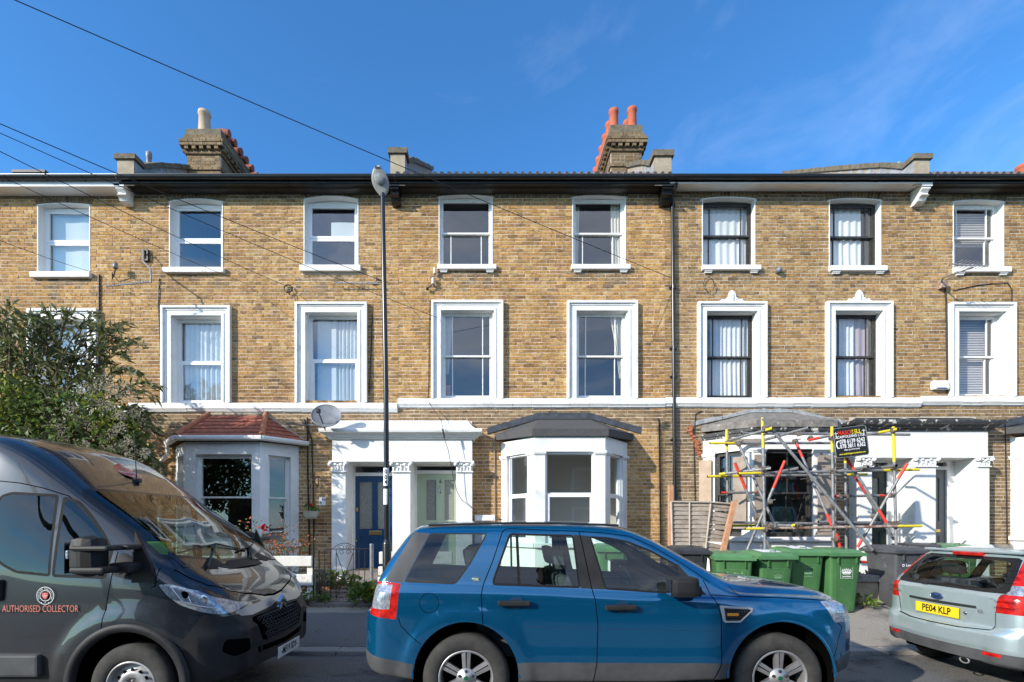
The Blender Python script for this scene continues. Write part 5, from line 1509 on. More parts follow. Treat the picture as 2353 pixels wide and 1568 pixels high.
# ------------------------------------------------------------------ big shrub at the left
shr = empty('flowering_shrub', (at(150, 1200, 8.3).x, 8.6, .38), 'huge overgrown shrub with cream seed heads behind the dark van', 'shrub')
SY = 8.35
def sc(px, py, r, dy=0.0, sq=(.9, 1.0)):
    p_ = at(px, py, SY + dy); return ((p_.x, p_.y, p_.z), r, sq)
core = [sc(40, 900, .95, .2), sc(130, 980, 1.0, 0), sc(215, 960, .75, 0), sc(60, 1060, 1.1, -.1), sc(190, 1060, .95, -.1), sc(270, 1040, .52, 0), sc(-60, 900, 1.1, .2), sc(-80, 1100, 1.3, 0), sc(60, 830, .60, .2), sc(300, 1100, .45, 0), sc(150, 880, .55, .1)]
blobs_crown('crown', shr, M['leafdark'], core, 7600, .13, .028, 1, .5, .5)
low = [sc(60, 1010, .9, -.25), sc(160, 1020, .85, -.3), sc(245, 1030, .62, -.25), sc(20, 960, .7, -.2), sc(285, 1085, .45, -.1), sc(110, 1075, .8, -.3)]
blobs_crown('creeper_leaves', shr, M['leafgreen'], low, 3600, .08, .034, 2, .2, .8)
blobs_crown('yellow_leaves', shr, M['leafbright'], [sc(15, 950, .45, -.5), sc(40, 1000, .45, -.5), sc(230, 945, .3, -.5), sc(30, 900, .3, -.4), sc(270, 990, .3, -.4)], 900, .07, .028, 3, .2, .6)
# arching sprays with long narrow leaves
b = MB(); lf = MB(); rr = random.Random(11)
sprays = [((150, 900), (300, 790)), ((150, 860), (240, 760)), ((120, 860), (175, 735)), ((60, 850), (90, 735)), ((100, 860), (130, 722)), ((200, 920), (330, 850)), ((220, 960), (345, 895)), ((180, 880), (290, 745)), ((20, 850), (30, 722)),
          ((240, 1000), (345, 985)), ((230, 1010), (350, 950)), ((60, 860), (30, 760)), ((210, 900), (275, 830)), ((140, 870), (215, 735)), ((250, 1040), (340, 1030)), ((40, 880), (0, 730)), ((170, 850), (265, 800)), ((90, 850), (60, 735)), ((10, 800), (-20, 712)), ((130, 840), (110, 745)), ((270, 1050), (355, 1070))]
for (a, c) in sprays:
    for rep in range(2):
        dy = rr.uniform(-.55, .25); P0 = at(a[0] + rr.uniform(-15, 15), a[1], SY + dy * .5); P1 = at(c[0] + rr.uniform(-26, 22), c[1] + rr.uniform(-14, 26), SY + dy)
        n = 12; pts = []
        for k in range(n + 1):
            t = k / n; p_ = P0.lerp(P1, t); p_.z += .35 * math.sin(math.pi * t * .75) - .22 * t * t; pts.append(p_)
        b.tube(pts, [.012 * (1 - .8 * k / n) + .002 for k in range(n + 1)], 5)
        for k in range(1, n + 1):
            d = (pts[k] - pts[k - 1]).normalized()
            for s_ in range(4):
                out = Vector((rr.uniform(-1, 1), rr.uniform(-1, 1), rr.uniform(-1.0, .3)))
                leaf(lf, pts[k] + d * rr.uniform(-.06, .06), d * .9 + out * .8, .016 + .008 * rr.random(), .14 + .06 * rr.random(), .4)
b.build('branch', M['bark'], shr); lf.build('spray_leaves', M['leafdark'], shr)
b = MB(); rr = random.Random(13)
for (px, py) in [(225, 925), (245, 945), (262, 905), (215, 985), (280, 985), (150, 1015), (190, 1020), (255, 1035), (300, 1010), (95, 1010), (235, 880), (60, 1045), (290, 900), (300, 1055), (262, 1075), (160, 940), (205, 900), (250, 1000), (325, 1040), (275, 945), (115, 1055), (270, 1025), (180, 975), (310, 960), (240, 1060), (205, 1040), (135, 985)]:
    for rep in range(2):
        c = at(px + rr.uniform(-12, 12), py + rr.uniform(-12, 12), SY - .72 + rr.uniform(-.1, .3)); r_ = rr.uniform(.06, .11)
        for _ in range(60):
            v = Vector((rr.gauss(0, 1), rr.gauss(0, 1), rr.gauss(0, 1))).normalized() * r_ * rr.random() ** .4
            leaf(b, c + v, v, .009, .034)
b.build('seed_heads', M['seedhead'], shr)
b = MB(); base = Vector((-6.9, 8.7, .35)); rr = random.Random(17)
for k in range(9):
    e = Vector(core[k % len(core)][0]); pts = [base + Vector((rr.uniform(-.3, .3), rr.uniform(-.15, .15), 0))]
    for q in range(1, 6): pts.append(pts[0].lerp(e, q / 5) + Vector((rr.uniform(-.1, .1), rr.uniform(-.1, .1), .15 * math.sin(q))))
    b.tube(pts, [.05, .04, .03, .022, .016, .01], 6)
b.build('trunk', M['bark'], shr)

# ------------------------------------------------------------------ front garden: rails, gate, planting
GY = 8.20
def G(px, py, Y=GY): return at(px, py, Y)
bal = empty('garden_rail_wall', G(640, 1385), 'low white wall of three broad rails left of the iron gate', 'garden wall')
for (x0, x1, y0, y1) in ((455, 719, 1278, 1302), (455, 720, 1320, 1345), (455, 716, 1361, 1378)):
    b = MB(); p_, q_ = G(x0, y1), G(x1, y0); L = q_.x - p_.x
    for k in range(3): b.rbox(lerp(p_.x, q_.x, k / 3) + .004, lerp(p_.x, q_.x, (k + 1) / 3) - .004, GY - .05, GY + .06, p_.z + random.uniform(-.008, .008), q_.z, .012)
    b.build('rail', M['stonewall'], bal)
for px in (470, 560, 640, 712):
    b = MB(); p_ = G(px, 1395); b.rbox(p_.x - .05, p_.x + .05, GY + .0, GY + .12, .28, G(0, 1282).z, .01); b.build('rail_post', M['stonewall'], bal)
bal2 = empty('garden_rail_wall', G(890, 1385), 'short white rail wall between the gate and the blue car', 'garden wall')
for (y0, y1) in ((1268, 1296), (1302, 1322), (1326, 1348), (1354, 1380)):
    p_, q_ = G(868, y1), G(1040, y0); b = MB(); b.rbox(p_.x + random.uniform(0, .04), q_.x, GY - .05, GY + .06, p_.z, q_.z, .012); b.build('rail', M['stonewall'], bal2)
gate = empty('garden_gate', G(790, 1385), 'black wrought iron garden gate with scrolled top', 'gate')
gx0, gx1 = G(733, 0).x, G(851, 0).x; gz0, gz1 = G(0, 1384).z, G(0, 1262).z
b = MB(); b.tube([(gx0, GY, gz0), (gx0, GY, gz1 - .02)], .012, 6); b.tube([(gx1, GY, gz0), (gx1, GY, gz1)], .012, 6); b.tube([(gx0, GY, gz1 - .02), (gx0, GY, gz1), (gx1, GY, gz1)], .011, 6); b.tube([(gx0, GY, gz0 + .02), (gx1, GY, gz0 + .02)], .011, 6); b.build('gate_frame', M['iron'], gate)
nb = 9
for k in range(1, nb):
    x = lerp(gx0, gx1, k / nb)
    if k in (4, 5): continue
    b = MB(); b.tube([(x, GY, gz0 + .02), (x, GY, gz1)], .0065, 6); b.build('gate_bar', M['iron'], gate)
xa, xb, xm = lerp(gx0, gx1, 3 / nb), lerp(gx0, gx1, 6 / nb), lerp(gx0, gx1, 4.5 / nb); zm_ = (gz0 + gz1) / 2
b = MB()
for sg, xo in ((-1, xa), (1, xb)):
    b.tube([(xo, GY, gz1 - .05), (xm, GY, zm_ - .02), (xo, GY, gz0 + .06)], .006, 6)
    for (cz, s2) in ((gz1 - .06, 1), (gz1 + .02, 1), (zm_ - .02, 1), (gz0 + .03, 1)):
        b.tube([(xm + sg * (.055 + .05 * math.cos(t * .5) * (1 - t / 18)), GY, cz + .05 * math.sin(t * .5) * (1 - t / 18)) for t in range(15)], .005, 5)
    b.tube([(xm + sg * u * .22, GY, gz1 + .10 * math.cos(u * math.pi / 2) * (1 if u < 1 else 0)) for u in [k / 8 for k in range(9)]], .006, 6)
b.build('gate_scroll', M['iron'], gate)
b = MB(); b.rbox(gx0 - .10, gx0 + .10, GY - .02, GY + .02, gz0 + .50, gz0 + .55, .004); b.build('gate_latch', M['iron'], gate)
b = MB(); p_ = G(854, 1250); b.tube([(p_.x, GY, .30), (p_.x, GY, p_.z)], .032, 14); b.lathe([(.001, .004), (.034, .0), (.034, -.02)], p_, n=14); tag(b.build('gate_post', M['galv']), 'round grey steel gate post right of the iron gate', 'post')
b = MB(); p_ = G(719, 1250); b.tube([(p_.x, GY + .02, .30), (p_.x, GY + .02, p_.z)], .022, 8); tag(b.build('gate_post', M['iron']), 'thin black post left of the iron gate', 'post')
# path slabs
def gz(y): return float(np.interp(y, [8.1, 8.25, 9.2, 10.6], [.332, .37, .42, .50]))
path = empty('garden_path', (-2.9, 9.0, .4)); path['kind'] = 'structure'
for r in range(5):
    for c in range(3):
        y0, x0 = 8.12 + r * .40, -2.98 + c * .36 - .1
        b = MB(); b.rbox(x0 + .006, x0 + .354, y0 + .006, y0 + .394, gz(y0) - .03, gz(y0 + .2) + .03 + random.uniform(-.004, .004), .006); b.build('path_slab', M['paving'], path)
b = MB(); p_ = G(790, 1386); b.rbox(gx0 - .1, gx1 + .1, 8.06, 8.24, .25, .385, .01); o = b.build('gate_threshold', M['kerb'], path)
def clump(name, label, cat, c, r, h, n, mat, ll, lw, seed, sq=1.0, stems=True, group=None):
    e = empty(name, c, label, cat, group); rr = random.Random(seed); b = MB(); s_ = MB(); st_ = random.getstate(); random.seed(seed)
    for k in range(n):
        t = rr.uniform(0, 6.28); q = r * rr.random() ** .5; hh = h * rr.random() ** .7 * (1 - .5 * (q / r) ** 2)
        p_ = Vector(c) + Vector((q * math.cos(t), q * math.sin(t) * sq, hh))
        leaf(b, p_, Vector((math.cos(t) * .8 + rr.uniform(-.5, .5), math.sin(t) * .8 + rr.uniform(-.7, .3), rr.uniform(-.1, .9))), lw * rr.uniform(.7, 1.3), ll * rr.uniform(.7, 1.3), .35)
        if stems and k % 9 == 0: s_.tube([Vector(c) + Vector((q * .3 * math.cos(t), q * .3 * math.sin(t) * sq, -.02)), p_], .004, 4)
    random.setstate(st_); b.build('leaves', M[mat], e); s_.build('stems', M['bark'], e)
    return e
clump('leafy_plant', 'broad-leaved green plant at the foot of the gate post', 'plant', G(836, 1383, 8.05), .20, .30, 120, 'leafgreen', .11, .045, 21)
clump('leafy_plant', 'yellow-green leaves between gate post and blue car', 'plant', G(868, 1385, 8.05), .20, .34, 130, 'leafbright', .10, .045, 22)
clump('leafy_plant', 'low green weeds below the white rails beside the gate', 'plant', G(712, 1386, 8.12), .38, .20, 260, 'leafgreen', .06, .018, 23, .4)
clump('leafy_plant', 'dark round-leaved plant behind the gate bars', 'plant', G(775, 1352, 8.8), .40, .32, 240, 'leafgreen', .08, .04, 24, .6)
clump('lavender', 'silvery lavender behind the white rails', 'plant', G(728, 1362, 8.42), .22, .55, 420, 'leafsilver', .05, .007, 25, .6)
clump('lavender', 'grey-green hedge plant filling the gaps of the white rails', 'plant', G(650, 1375, 8.5), .75, .62, 1200, 'leafsilver', .05, .010, 26, .25)
clump('leafy_plant', 'low green plants behind the bins near the rendered wall', 'plant', G(1990, 1345, 8.5), .5, .22, 260, 'leafbright', .09, .035, 27, .4)
clump('leafy_plant', 'small weed at the foot of the grey bin', 'plant', at(1985, 1395, 7.95), .16, .22, 50, 'leafgreen', .09, .035, 28)
b = MB(); q = G(750, 1326, 9.2); b.lathe([(.17, -.16), (.19, .0), (.21, .01), (.21, .05), (.17, .04)], q, n=18); tag(b.build('terracotta_planter', M['terracotta']), 'terracotta planter seen through the gate', 'planter')
b = MB(); q = G(775, 1330, 9.5); b.rbox(q.x - .35, q.x + .1, 9.4, 9.6, .4, .58, .01); tag(b.build('terracotta_planter', M['terracotta']), 'long terracotta trough beside the porch step', 'planter')
# doormat
b = MB(); b.rbox(-2.85, -2.30, 10.16, 10.45, .735, .752, .004); tag(b.build('doormat', mottled('coir_mat', (.20, .12, .06), (.32, .20, .11), 60, 1, .8)), 'brown coir mat in front of the blue door', 'doormat')
# rose bush
rose = empty('rose_bush', G(640, 1340, 8.6), 'straggly rose bush with orange hips and one red bloom', 'rose bush')
rr = random.Random(31); b = MB(); lv = MB(); hp = MB()
tips = [(545, 1215), (560, 1200), (578, 1195), (592, 1205), (608, 1216), (625, 1235), (640, 1225), (660, 1205), (672, 1215), (690, 1235), (700, 1250), (720, 1245), (655, 1240), (610, 1245), (570, 1250), (595, 1262), (640, 1262), (675, 1262), (560, 1228), (630, 1255), (665, 1250)]
for (px, py) in tips:
    T_ = at(px, py, 8.5 + rr.uniform(-.2, .2)); B_ = G(rr.uniform(600, 660), 1330, 8.6)
    pts = [B_.lerp(T_, k / 6) + Vector((rr.uniform(-.04, .04), rr.uniform(-.04, .04), .12 * math.sin(k / 6 * 3.1))) for k in range(7)]
    b.tube(pts, [.007, .006, .006, .005, .004, .003, .002], 5)
    for k in range(3, 7):
        for s_ in range(5):
            q = pts[k] + Vector((rr.uniform(-.09, .09), rr.uniform(-.09, .09), rr.uniform(-.07, .07)))
            if rr.random() < .5: leaf(lv, q, Vector((rr.uniform(-1, 1), rr.uniform(-1, 1), rr.uniform(-.6, .6))), .016, .05)
            else:
                hp.ball(q, .011 + .005 * rr.random(), n=6); b.tube([pts[k], q], .002, 3)
b.build('stems', M['rosestem'], rose); lv.build('leaves', M['leafgreen'], rose); o = hp.build('rose_hips', M['hips'], rose); o['kind'] = 'stuff'
b = MB(); q = at(608, 1213, 8.38)
for k in range(34):
    v = Vector((rr.gauss(0, 1), rr.gauss(0, 1), rr.gauss(0, 1))).normalized() * .045; leaf(b, q + v * .6, v + Vector((0, -.02, .02)), .028, .045)
b.build('red_bloom', M['rosered'], rose)
# rendered low wall behind the bins
lw_ = empty('low_garden_wall', G(1960, 1400), 'low rendered wall with a flat coping behind the wheelie bins', 'garden wall')
b = MB(); b.box(3.85, 7.2, GY, GY + .2, .2, .72); b.build('wall_body', M['render'], lw_)
x = 3.84
while x < 7.2:
    b = MB(); b.rbox(x, x + .55, GY - .04, GY + .24, .72, .83, .012); b.build('coping_stone', M['kerb'], lw_); x += .56
# fallen leaves and grit by the kerb
b = MB(); rr = random.Random(41); st_ = random.getstate(); random.seed(41)
for k in range(900):
    u = rr.random()
    if u < .45: x, y = rr.uniform(-8, 9), KERB_Y - abs(rr.gauss(0, .05)) - .01; z = -.002
    elif u < .8: x, y = rr.uniform(-3.3, -1.2), 8.08 - abs(rr.gauss(0, .05)); z = pave_z(y) + .006
    else: x, y = rr.uniform(-5, 8), rr.uniform(6.55, 8.0); z = pave_z(y) + .012
    leaf(b, Vector((x, y, z)), Vector((rr.uniform(-1, 1), rr.uniform(-1, 1), .15)), .009, .03, .1)
random.setstate(st_)
tag(b.build('fallen_leaves', M['dryleaf']), 'dry fallen leaves along the kerb and pavement', 'leaves', kind='stuff')
# ------------------------------------------------------------------ scaffold
def D(zx, zy, Y): return at(1515.7 + .2674 * zx, 890 + .2674 * zy, Y)
scaf = empty('scaffold', at(1850, 1390, 8.6), 'tube scaffold with yellow and red painted ends round the bay of the fourth house', 'scaffold')
YF, YB = 8.45, 9.15
tubes = [  # (zx,zy,Y, zx,zy,Y, [(t, colour)...])
    (576, 365, YB - .1, 590, 1500, YB - .1, [(.16, 'yellow'), (1, 'galv')]), (884, 262, YF, 907, 1500, YF, [(.21, 'yellow'), (1, 'galv')]), (1480, 340, YF, 1498, 1500, YF, [(.19, 'yellow'), (1, 'galv')]),
    (1595, 600, YB, 1606, 1500, YB, [(.06, 'yellow'), (1, 'galv')]), (2008, 340, YF, 2036, 1500, YF, [(.26, 'yellow'), (1, 'galv')]),
    (705, 396, YB - .05, 2148, 408, YB - .05, [(1, 'galv')]), (430, 482, YB - .15, 1500, 480, YB - .15, [(.2, 'yellow'), (1, 'galv')]),
    (410, 768, YB - .15, 1780, 750, YB - .15, [(.2, 'yellow'), (.87, 'galv'), (1, 'yellow')]), (675, 743, YF + .05, 2230, 708, YF + .05, [(.14, 'yellow'), (.80, 'galv'), (1, 'yellow')]),
    (515, 748, YB - .2, 958, 697, YF - .12, [(.12, 'yellow'), (1, 'galv')]), (525, 908, YB - .2, 890, 904, YB - .1, [(.14, 'red'), (.8, 'galv'), (1, 'red')]),
    (1510, 938, YB - .2, 2012, 930, YB - .2, [(.1, 'red'), (.74, 'galv'), (1, 'red')]), (620, 1162, YB - .2, 1990, 1182, YB - .2, [(1, 'galv')]), (620, 1190, YB - .1, 900, 1187, YB - .1, [(1, 'yellow')]),
    (735, 1218, YF - .05, 2250, 1192, YF - .05, [(.11, 'yellow'), (.86, 'rust'), (1, 'yellow')]), (1365, 1158, YB - .3, 2075, 1166, YB - .3, [(1, 'galv')]),
    (605, 455, YB - .15, 972, 352, YF - .2, [(.85, 'galv'), (1, 'yellow')]), (868, 462, YB - .1, 1284, 348, YF - .3, [(1, 'galv')]), (1285, 455, YB - .1, 1480, 412, YF + .1, [(.5, 'red'), (1, 'galv')]),
    (1790, 408, YB - .1, 2050, 360, YF - .15, [(.4, 'galv'), (1, 'yellow')]), (950, 742, YB - .1, 1202, 695, YF - .2, [(1, 'galv')]), (1495, 725, YB - .1, 1792, 686, YF - .15, [(1, 'galv')]), (1808, 704, YB - .1, 2034, 674, YF - .15, [(1, 'galv')]),
    (885, 268, YF - .07, 1830, 1400, YF - .35, [(1, 'galv')]), (1165, 460, YB - .25, 1480, 1192, YF + .1, [(.2, 'red'), (.86, 'galv'), (1, 'red')]), (1520, 1255, YF + .3, 1556, 1400, YF + .3, [(1, 'red')]),
    (680, 490, YB - .2, 995, 1200, YF + .15, [(1, 'galv')]), (648, 652, YF + .1, 945, 1380, YF + .2, [(.30, 'red'), (1, 'galv')]), (1076, 632, YF - .08, 752, 1400, YF + .2, [(.30, 'red'), (1, 'galv')]),
    (1600, 600, YF + .15, 1970, 1196, YF + .0, [(.2, 'red'), (.76, 'galv'), (1, 'red')]), (1682, 768, YF + .25, 2015, 1312, YF + .25, [(.26, 'red'), (1, 'galv')]), (2128, 655, YF - .1, 1700, 1376, YF + .2, [(.18, 'red'), (.86, 'galv'), (1, 'red')]),
    (1725, 1500, YF + .1, 1860, 1508, YF + .1, [(1, 'red')]), (880, 1185, YB - .2, 1170, 1190, YF - .1, [(.9, 'galv'), (1, 'yellow')]),
]
for (x0, y0, Y0, x1, y1, Y1, cols) in tubes:
    A, B = D(x0, y0, Y0), D(x1, y1, Y1); t0 = 0; par = None
    for (t1, c) in cols:
        b = MB(); b.tube([A.lerp(B, t0), A.lerp(B, t1)], .0242, 10, caps=False)
        o = b.build('tube' if par is None else 'painted_section', M[c], scaf if par is None else par)
        if par is None: par = o
        t0 = t1
    d = (B - A).normalized()
    for e, s_ in ((A, -1), (B, 1)):      # hollow open ends
        b = MB(); b.tube([e - d * s_ * .06, e + d * s_ * .001], .019, 10); b.build('tube_bore', M['gap'], par)
for (zx, zy, Y) in [(580, 478, YB - .12), (596, 760, YB - .15), (905, 350, YF - .06), (900, 395, YF), (893, 700, YF - .04), (895, 745, YF), (1295, 440, YB), (1480, 440, YF), (1480, 722, YF), (905, 1190, YF), (905, 1222, YF - .05), (1165, 465, YB - .25), (1165, 1190, YF - .05), (1490, 1020, YF - .1),
                    (1500, 1308, YF), (2010, 372, YF - .03), (2012, 690, YF - .02), (2025, 1170, YF), (2030, 1196, YF), (945, 985, YF + .05), (830, 1120, YF + .15), (840, 1165, YF + .15), (1545, 938, YB - .2), (1605, 935, YB - .2), (1985, 930, YF), (960, 1188, YF - .1), (1500, 1195, YF), (1840, 1110, YF + .2), (680, 488, YB - .2), (1200, 400, YB - .1), (1770, 690, YF), (600, 455, YB - .1), (610, 905, YB - .1), (850, 905, YB - .1), (1960, 1185, YF)]:
    p_ = D(zx, zy, Y); b = MB(); a = random.uniform(-.6, .6)
    Tm = Matrix.Translation(p_) @ Matrix.Rotation(a, 4, 'Y')
    b.T = lambda q, Tm=Tm: Tm @ Vector(q)
    b.rbox(-.036, .036, -.04, .04, -.03, .03, .012); b.rbox(-.03, .03, -.036, .036, -.042, .042, .01); b.tube([(.03, -.05, .02), (.075, -.052, .022)], .009, 6); b.tube([(-.03, -.045, -.02), (-.065, -.05, -.024)], .009, 6)
    b.build('coupler', M['coupler'], scaf)
# company board hung on the third standard
sg = empty('scaffold_sign', D(1640, 470, YF - .06), 'black scaffolding company board with two telephone numbers', 'sign')
C_ = D(1643, 470, YF - .07); ang = -R(7.0)
Ms = Matrix.Translation(C_) @ Matrix.Rotation(ang, 4, 'Y')
W_, H_ = .565, .505
b = MB(lambda q: Ms @ Vector(q)); pts = []
for (cx, cz, a0) in ((W_ / 2 - .04, H_ / 2 - .04, 0), (-W_ / 2 + .04, H_ / 2 - .04, 90), (-W_ / 2 + .04, -H_ / 2 + .04, 180), (W_ / 2 - .04, -H_ / 2 + .04, 270)):
    for k in range(5): t = R(a0 + 90 * k / 4); pts.append((cx + .04 * math.cos(t), cz + .04 * math.sin(t)))
b.prism(pts[::-1], -.004, .008); b.build('board', M['signblack'], sg)
b = MB(lambda q: Ms @ Vector(q)); b.tube([(x, -.004, z) for x, z in pts] + [(pts[0][0], -.004, pts[0][1])], .007, 6); b.build('board_edge', M['galv'], sg)
def st(s, x, z, size, mat, bold=True, sx=1.0, al='CENTER'):
    text('lettering', s, size, M[mat], sg, Ms @ Matrix.Translation((x, -.008, z)) @ Matrix.Rotation(R(90), 4, 'X'), bold, sx=sx, align=al)
st('MASON', -.215, .165, .098, 'signred', True, .86, 'LEFT'); st('BELL', .012, .165, .098, 'signyellow', True, .90, 'LEFT')
st('SCAFFOLDING LTD', -.01, .098, .058, 'signwhite', True, .95)
st('078 6139 6243', .02, .015, .098, 'signwhite', True, .74); st('078 3811 6362', .02, -.065, .098, 'signwhite', True, .74)
st('FREE QUOTATIONS', 0, -.130, .030, 'signwhite'); st('www.scaffoldingserviceslondon.com', 0, -.195, .040, 'signyellow', True, .78)
b = MB(lambda q: Ms @ Vector(q)); b.tube([(-.235, -.009, .03), (-.25, -.009, .0), (-.255, -.009, -.03), (-.25, -.009, -.06), (-.235, -.009, -.09)], .009, 6); b.tube([(-.24, -.009, .025), (-.215, -.009, .03)], .012, 6); b.tube([(-.24, -.009, -.085), (-.215, -.009, -.09)], .012, 6); b.build('handset_mark', M['signwhite'], sg)
for sx_ in (-.245, .235):
    b = MB(lambda q: Ms @ Vector(q)); b.box(sx_ - .004, sx_ + .004, -.009, -.006, .08, .19); b.box(sx_ - .025, sx_ + .03, -.009, -.006, .165, .175); b.box(sx_ - .022, sx_ + .022, -.009, -.006, .08, .088); b.build('crane_mark', M['signwhite'], sg)
# broken lap fence panel
fp = empty('lap_fence', at(1610, 1390, 8.8), 'sagging grey lap fence panel left of the scaffold', 'fence')
FYY = 8.85
def Fp(zx, zy, Y=FYY): return D(zx, zy, Y)
nb = 11
for k in range(nb):
    za, zb_ = lerp(1400, 985, k / nb), lerp(1400, 985, (k + 1) / nb)
    b = MB(); n = 14; rr = random.Random(k)
    lo, hi = [], []
    for q in range(n + 1):
        u = q / n; x = lerp(105, lerp(560, 622, k / nb), u); sagv = 26 * max(0, u - .62) ** 1.0 * (1 + .8 * math.sin(k * 1.9)) * (2 if u > .62 else 0) + rr.uniform(-1.5, 1.5)
        Yv = FYY - .02 + .10 * max(0, u - .6)
        lo.append(Fp(x, za + sagv, Yv - .022)); hi.append(Fp(x, zb_ + sagv + 2, Yv + .0))
    vs = lo + hi + [p + Vector((0, .014, 0)) for p in lo] ; m_ = n + 1
    b.add(vs, [(q, q + 1, m_ + q + 1, m_ + q) for q in range(n)] + [(2 * m_ + q, 2 * m_ + q + 1, q + 1, q) for q in range(n)])
    b.build('fence_board', M['fencewood'], fp)
for (x0, y0, x1, y1, w) in ((258, 988, 258, 1390, .022), (440, 1002, 395, 1400, .026), (100, 985, 110, 1400, .03)):
    b = MB(); A, B = Fp(x0, y0, FYY - .05), Fp(x1, y1, FYY - .05); b.tube([A, B], w * .75, 4); b.build('fence_batten', M['woodbatten'], fp)
b = MB(); b.tube([Fp(98, 985, FYY - .05), Fp(450, 990, FYY - .05), Fp(622, 1003, FYY - .02)], .018, 4); b.build('top_rail', M['woodbatten'], fp)
b = MB(); A, B = Fp(652, 975, FYY - .12), Fp(548, 1420, FYY - .12); dxv = Vector((.045, 0, .01)); b.add([A - dxv, A + dxv, B + dxv, B - dxv] + [p + Vector((0, .07, 0)) for p in (A - dxv, A + dxv, B + dxv, B - dxv)], [(0, 3, 2, 1), (0, 1, 5, 4), (1, 2, 6, 5), (2, 3, 7, 6), (3, 0, 4, 7)]); tag(b.build('leaning_plank', M['newwood']), 'orange-brown plank leaning against the right end of the fence panel', 'plank')
b = MB(); A, B = Fp(97, 845, FYY + .02), Fp(97, 1420, FYY + .02); b.box(A.x - .045, A.x + .03, FYY - .03, FYY + .06, .3, A.z); tag(b.build('fence_post', M['newwood']), 'orange timber post at the left end of the fence panel', 'post')
# ------------------------------------------------------------------ wheelie bins
def crest(parent, x, y, z, s, mat, frame=True, word=True, local=True, faded=False):
    """crown in a square frame with the borough name, printed on the bin front"""
    b = MB()
    for k in range(5):
        t = lerp(-1, 1, k / 4); cx = x + t * s * .30; cz = z + s * .13 - .06 * s * abs(t)
        b.lathe([(.050 * s, 0), (.11 * s, 0)], (cx, y, cz), axis='y', n=12); b.ball((cx, y, cz + .15 * s), .035 * s, 1, .05, 1, 6)
    b.box(x - .34 * s, x + .34 * s, y - .0015, y, z - .10 * s, z + .0 * s)
    b.box(x - .30 * s, x + .30 * s, y - .0015, y, z - .17 * s, z - .13 * s)
    b.build('crown_mark', mat, parent, local)
    if frame:
        b = MB(); b.ring((x - .5 * s, x + .5 * s, z - .5 * s, z + .5 * s), (x - .485 * s, x + .485 * s, z - .485 * s, z + .485 * s), y - .001, y); b.build('frame_mark', mat, parent, local)
    if word: text('borough_name', 'Lewisham', .19 * s, mat, parent, face_cam(x, y - .002, z - .34 * s), True, local=True)
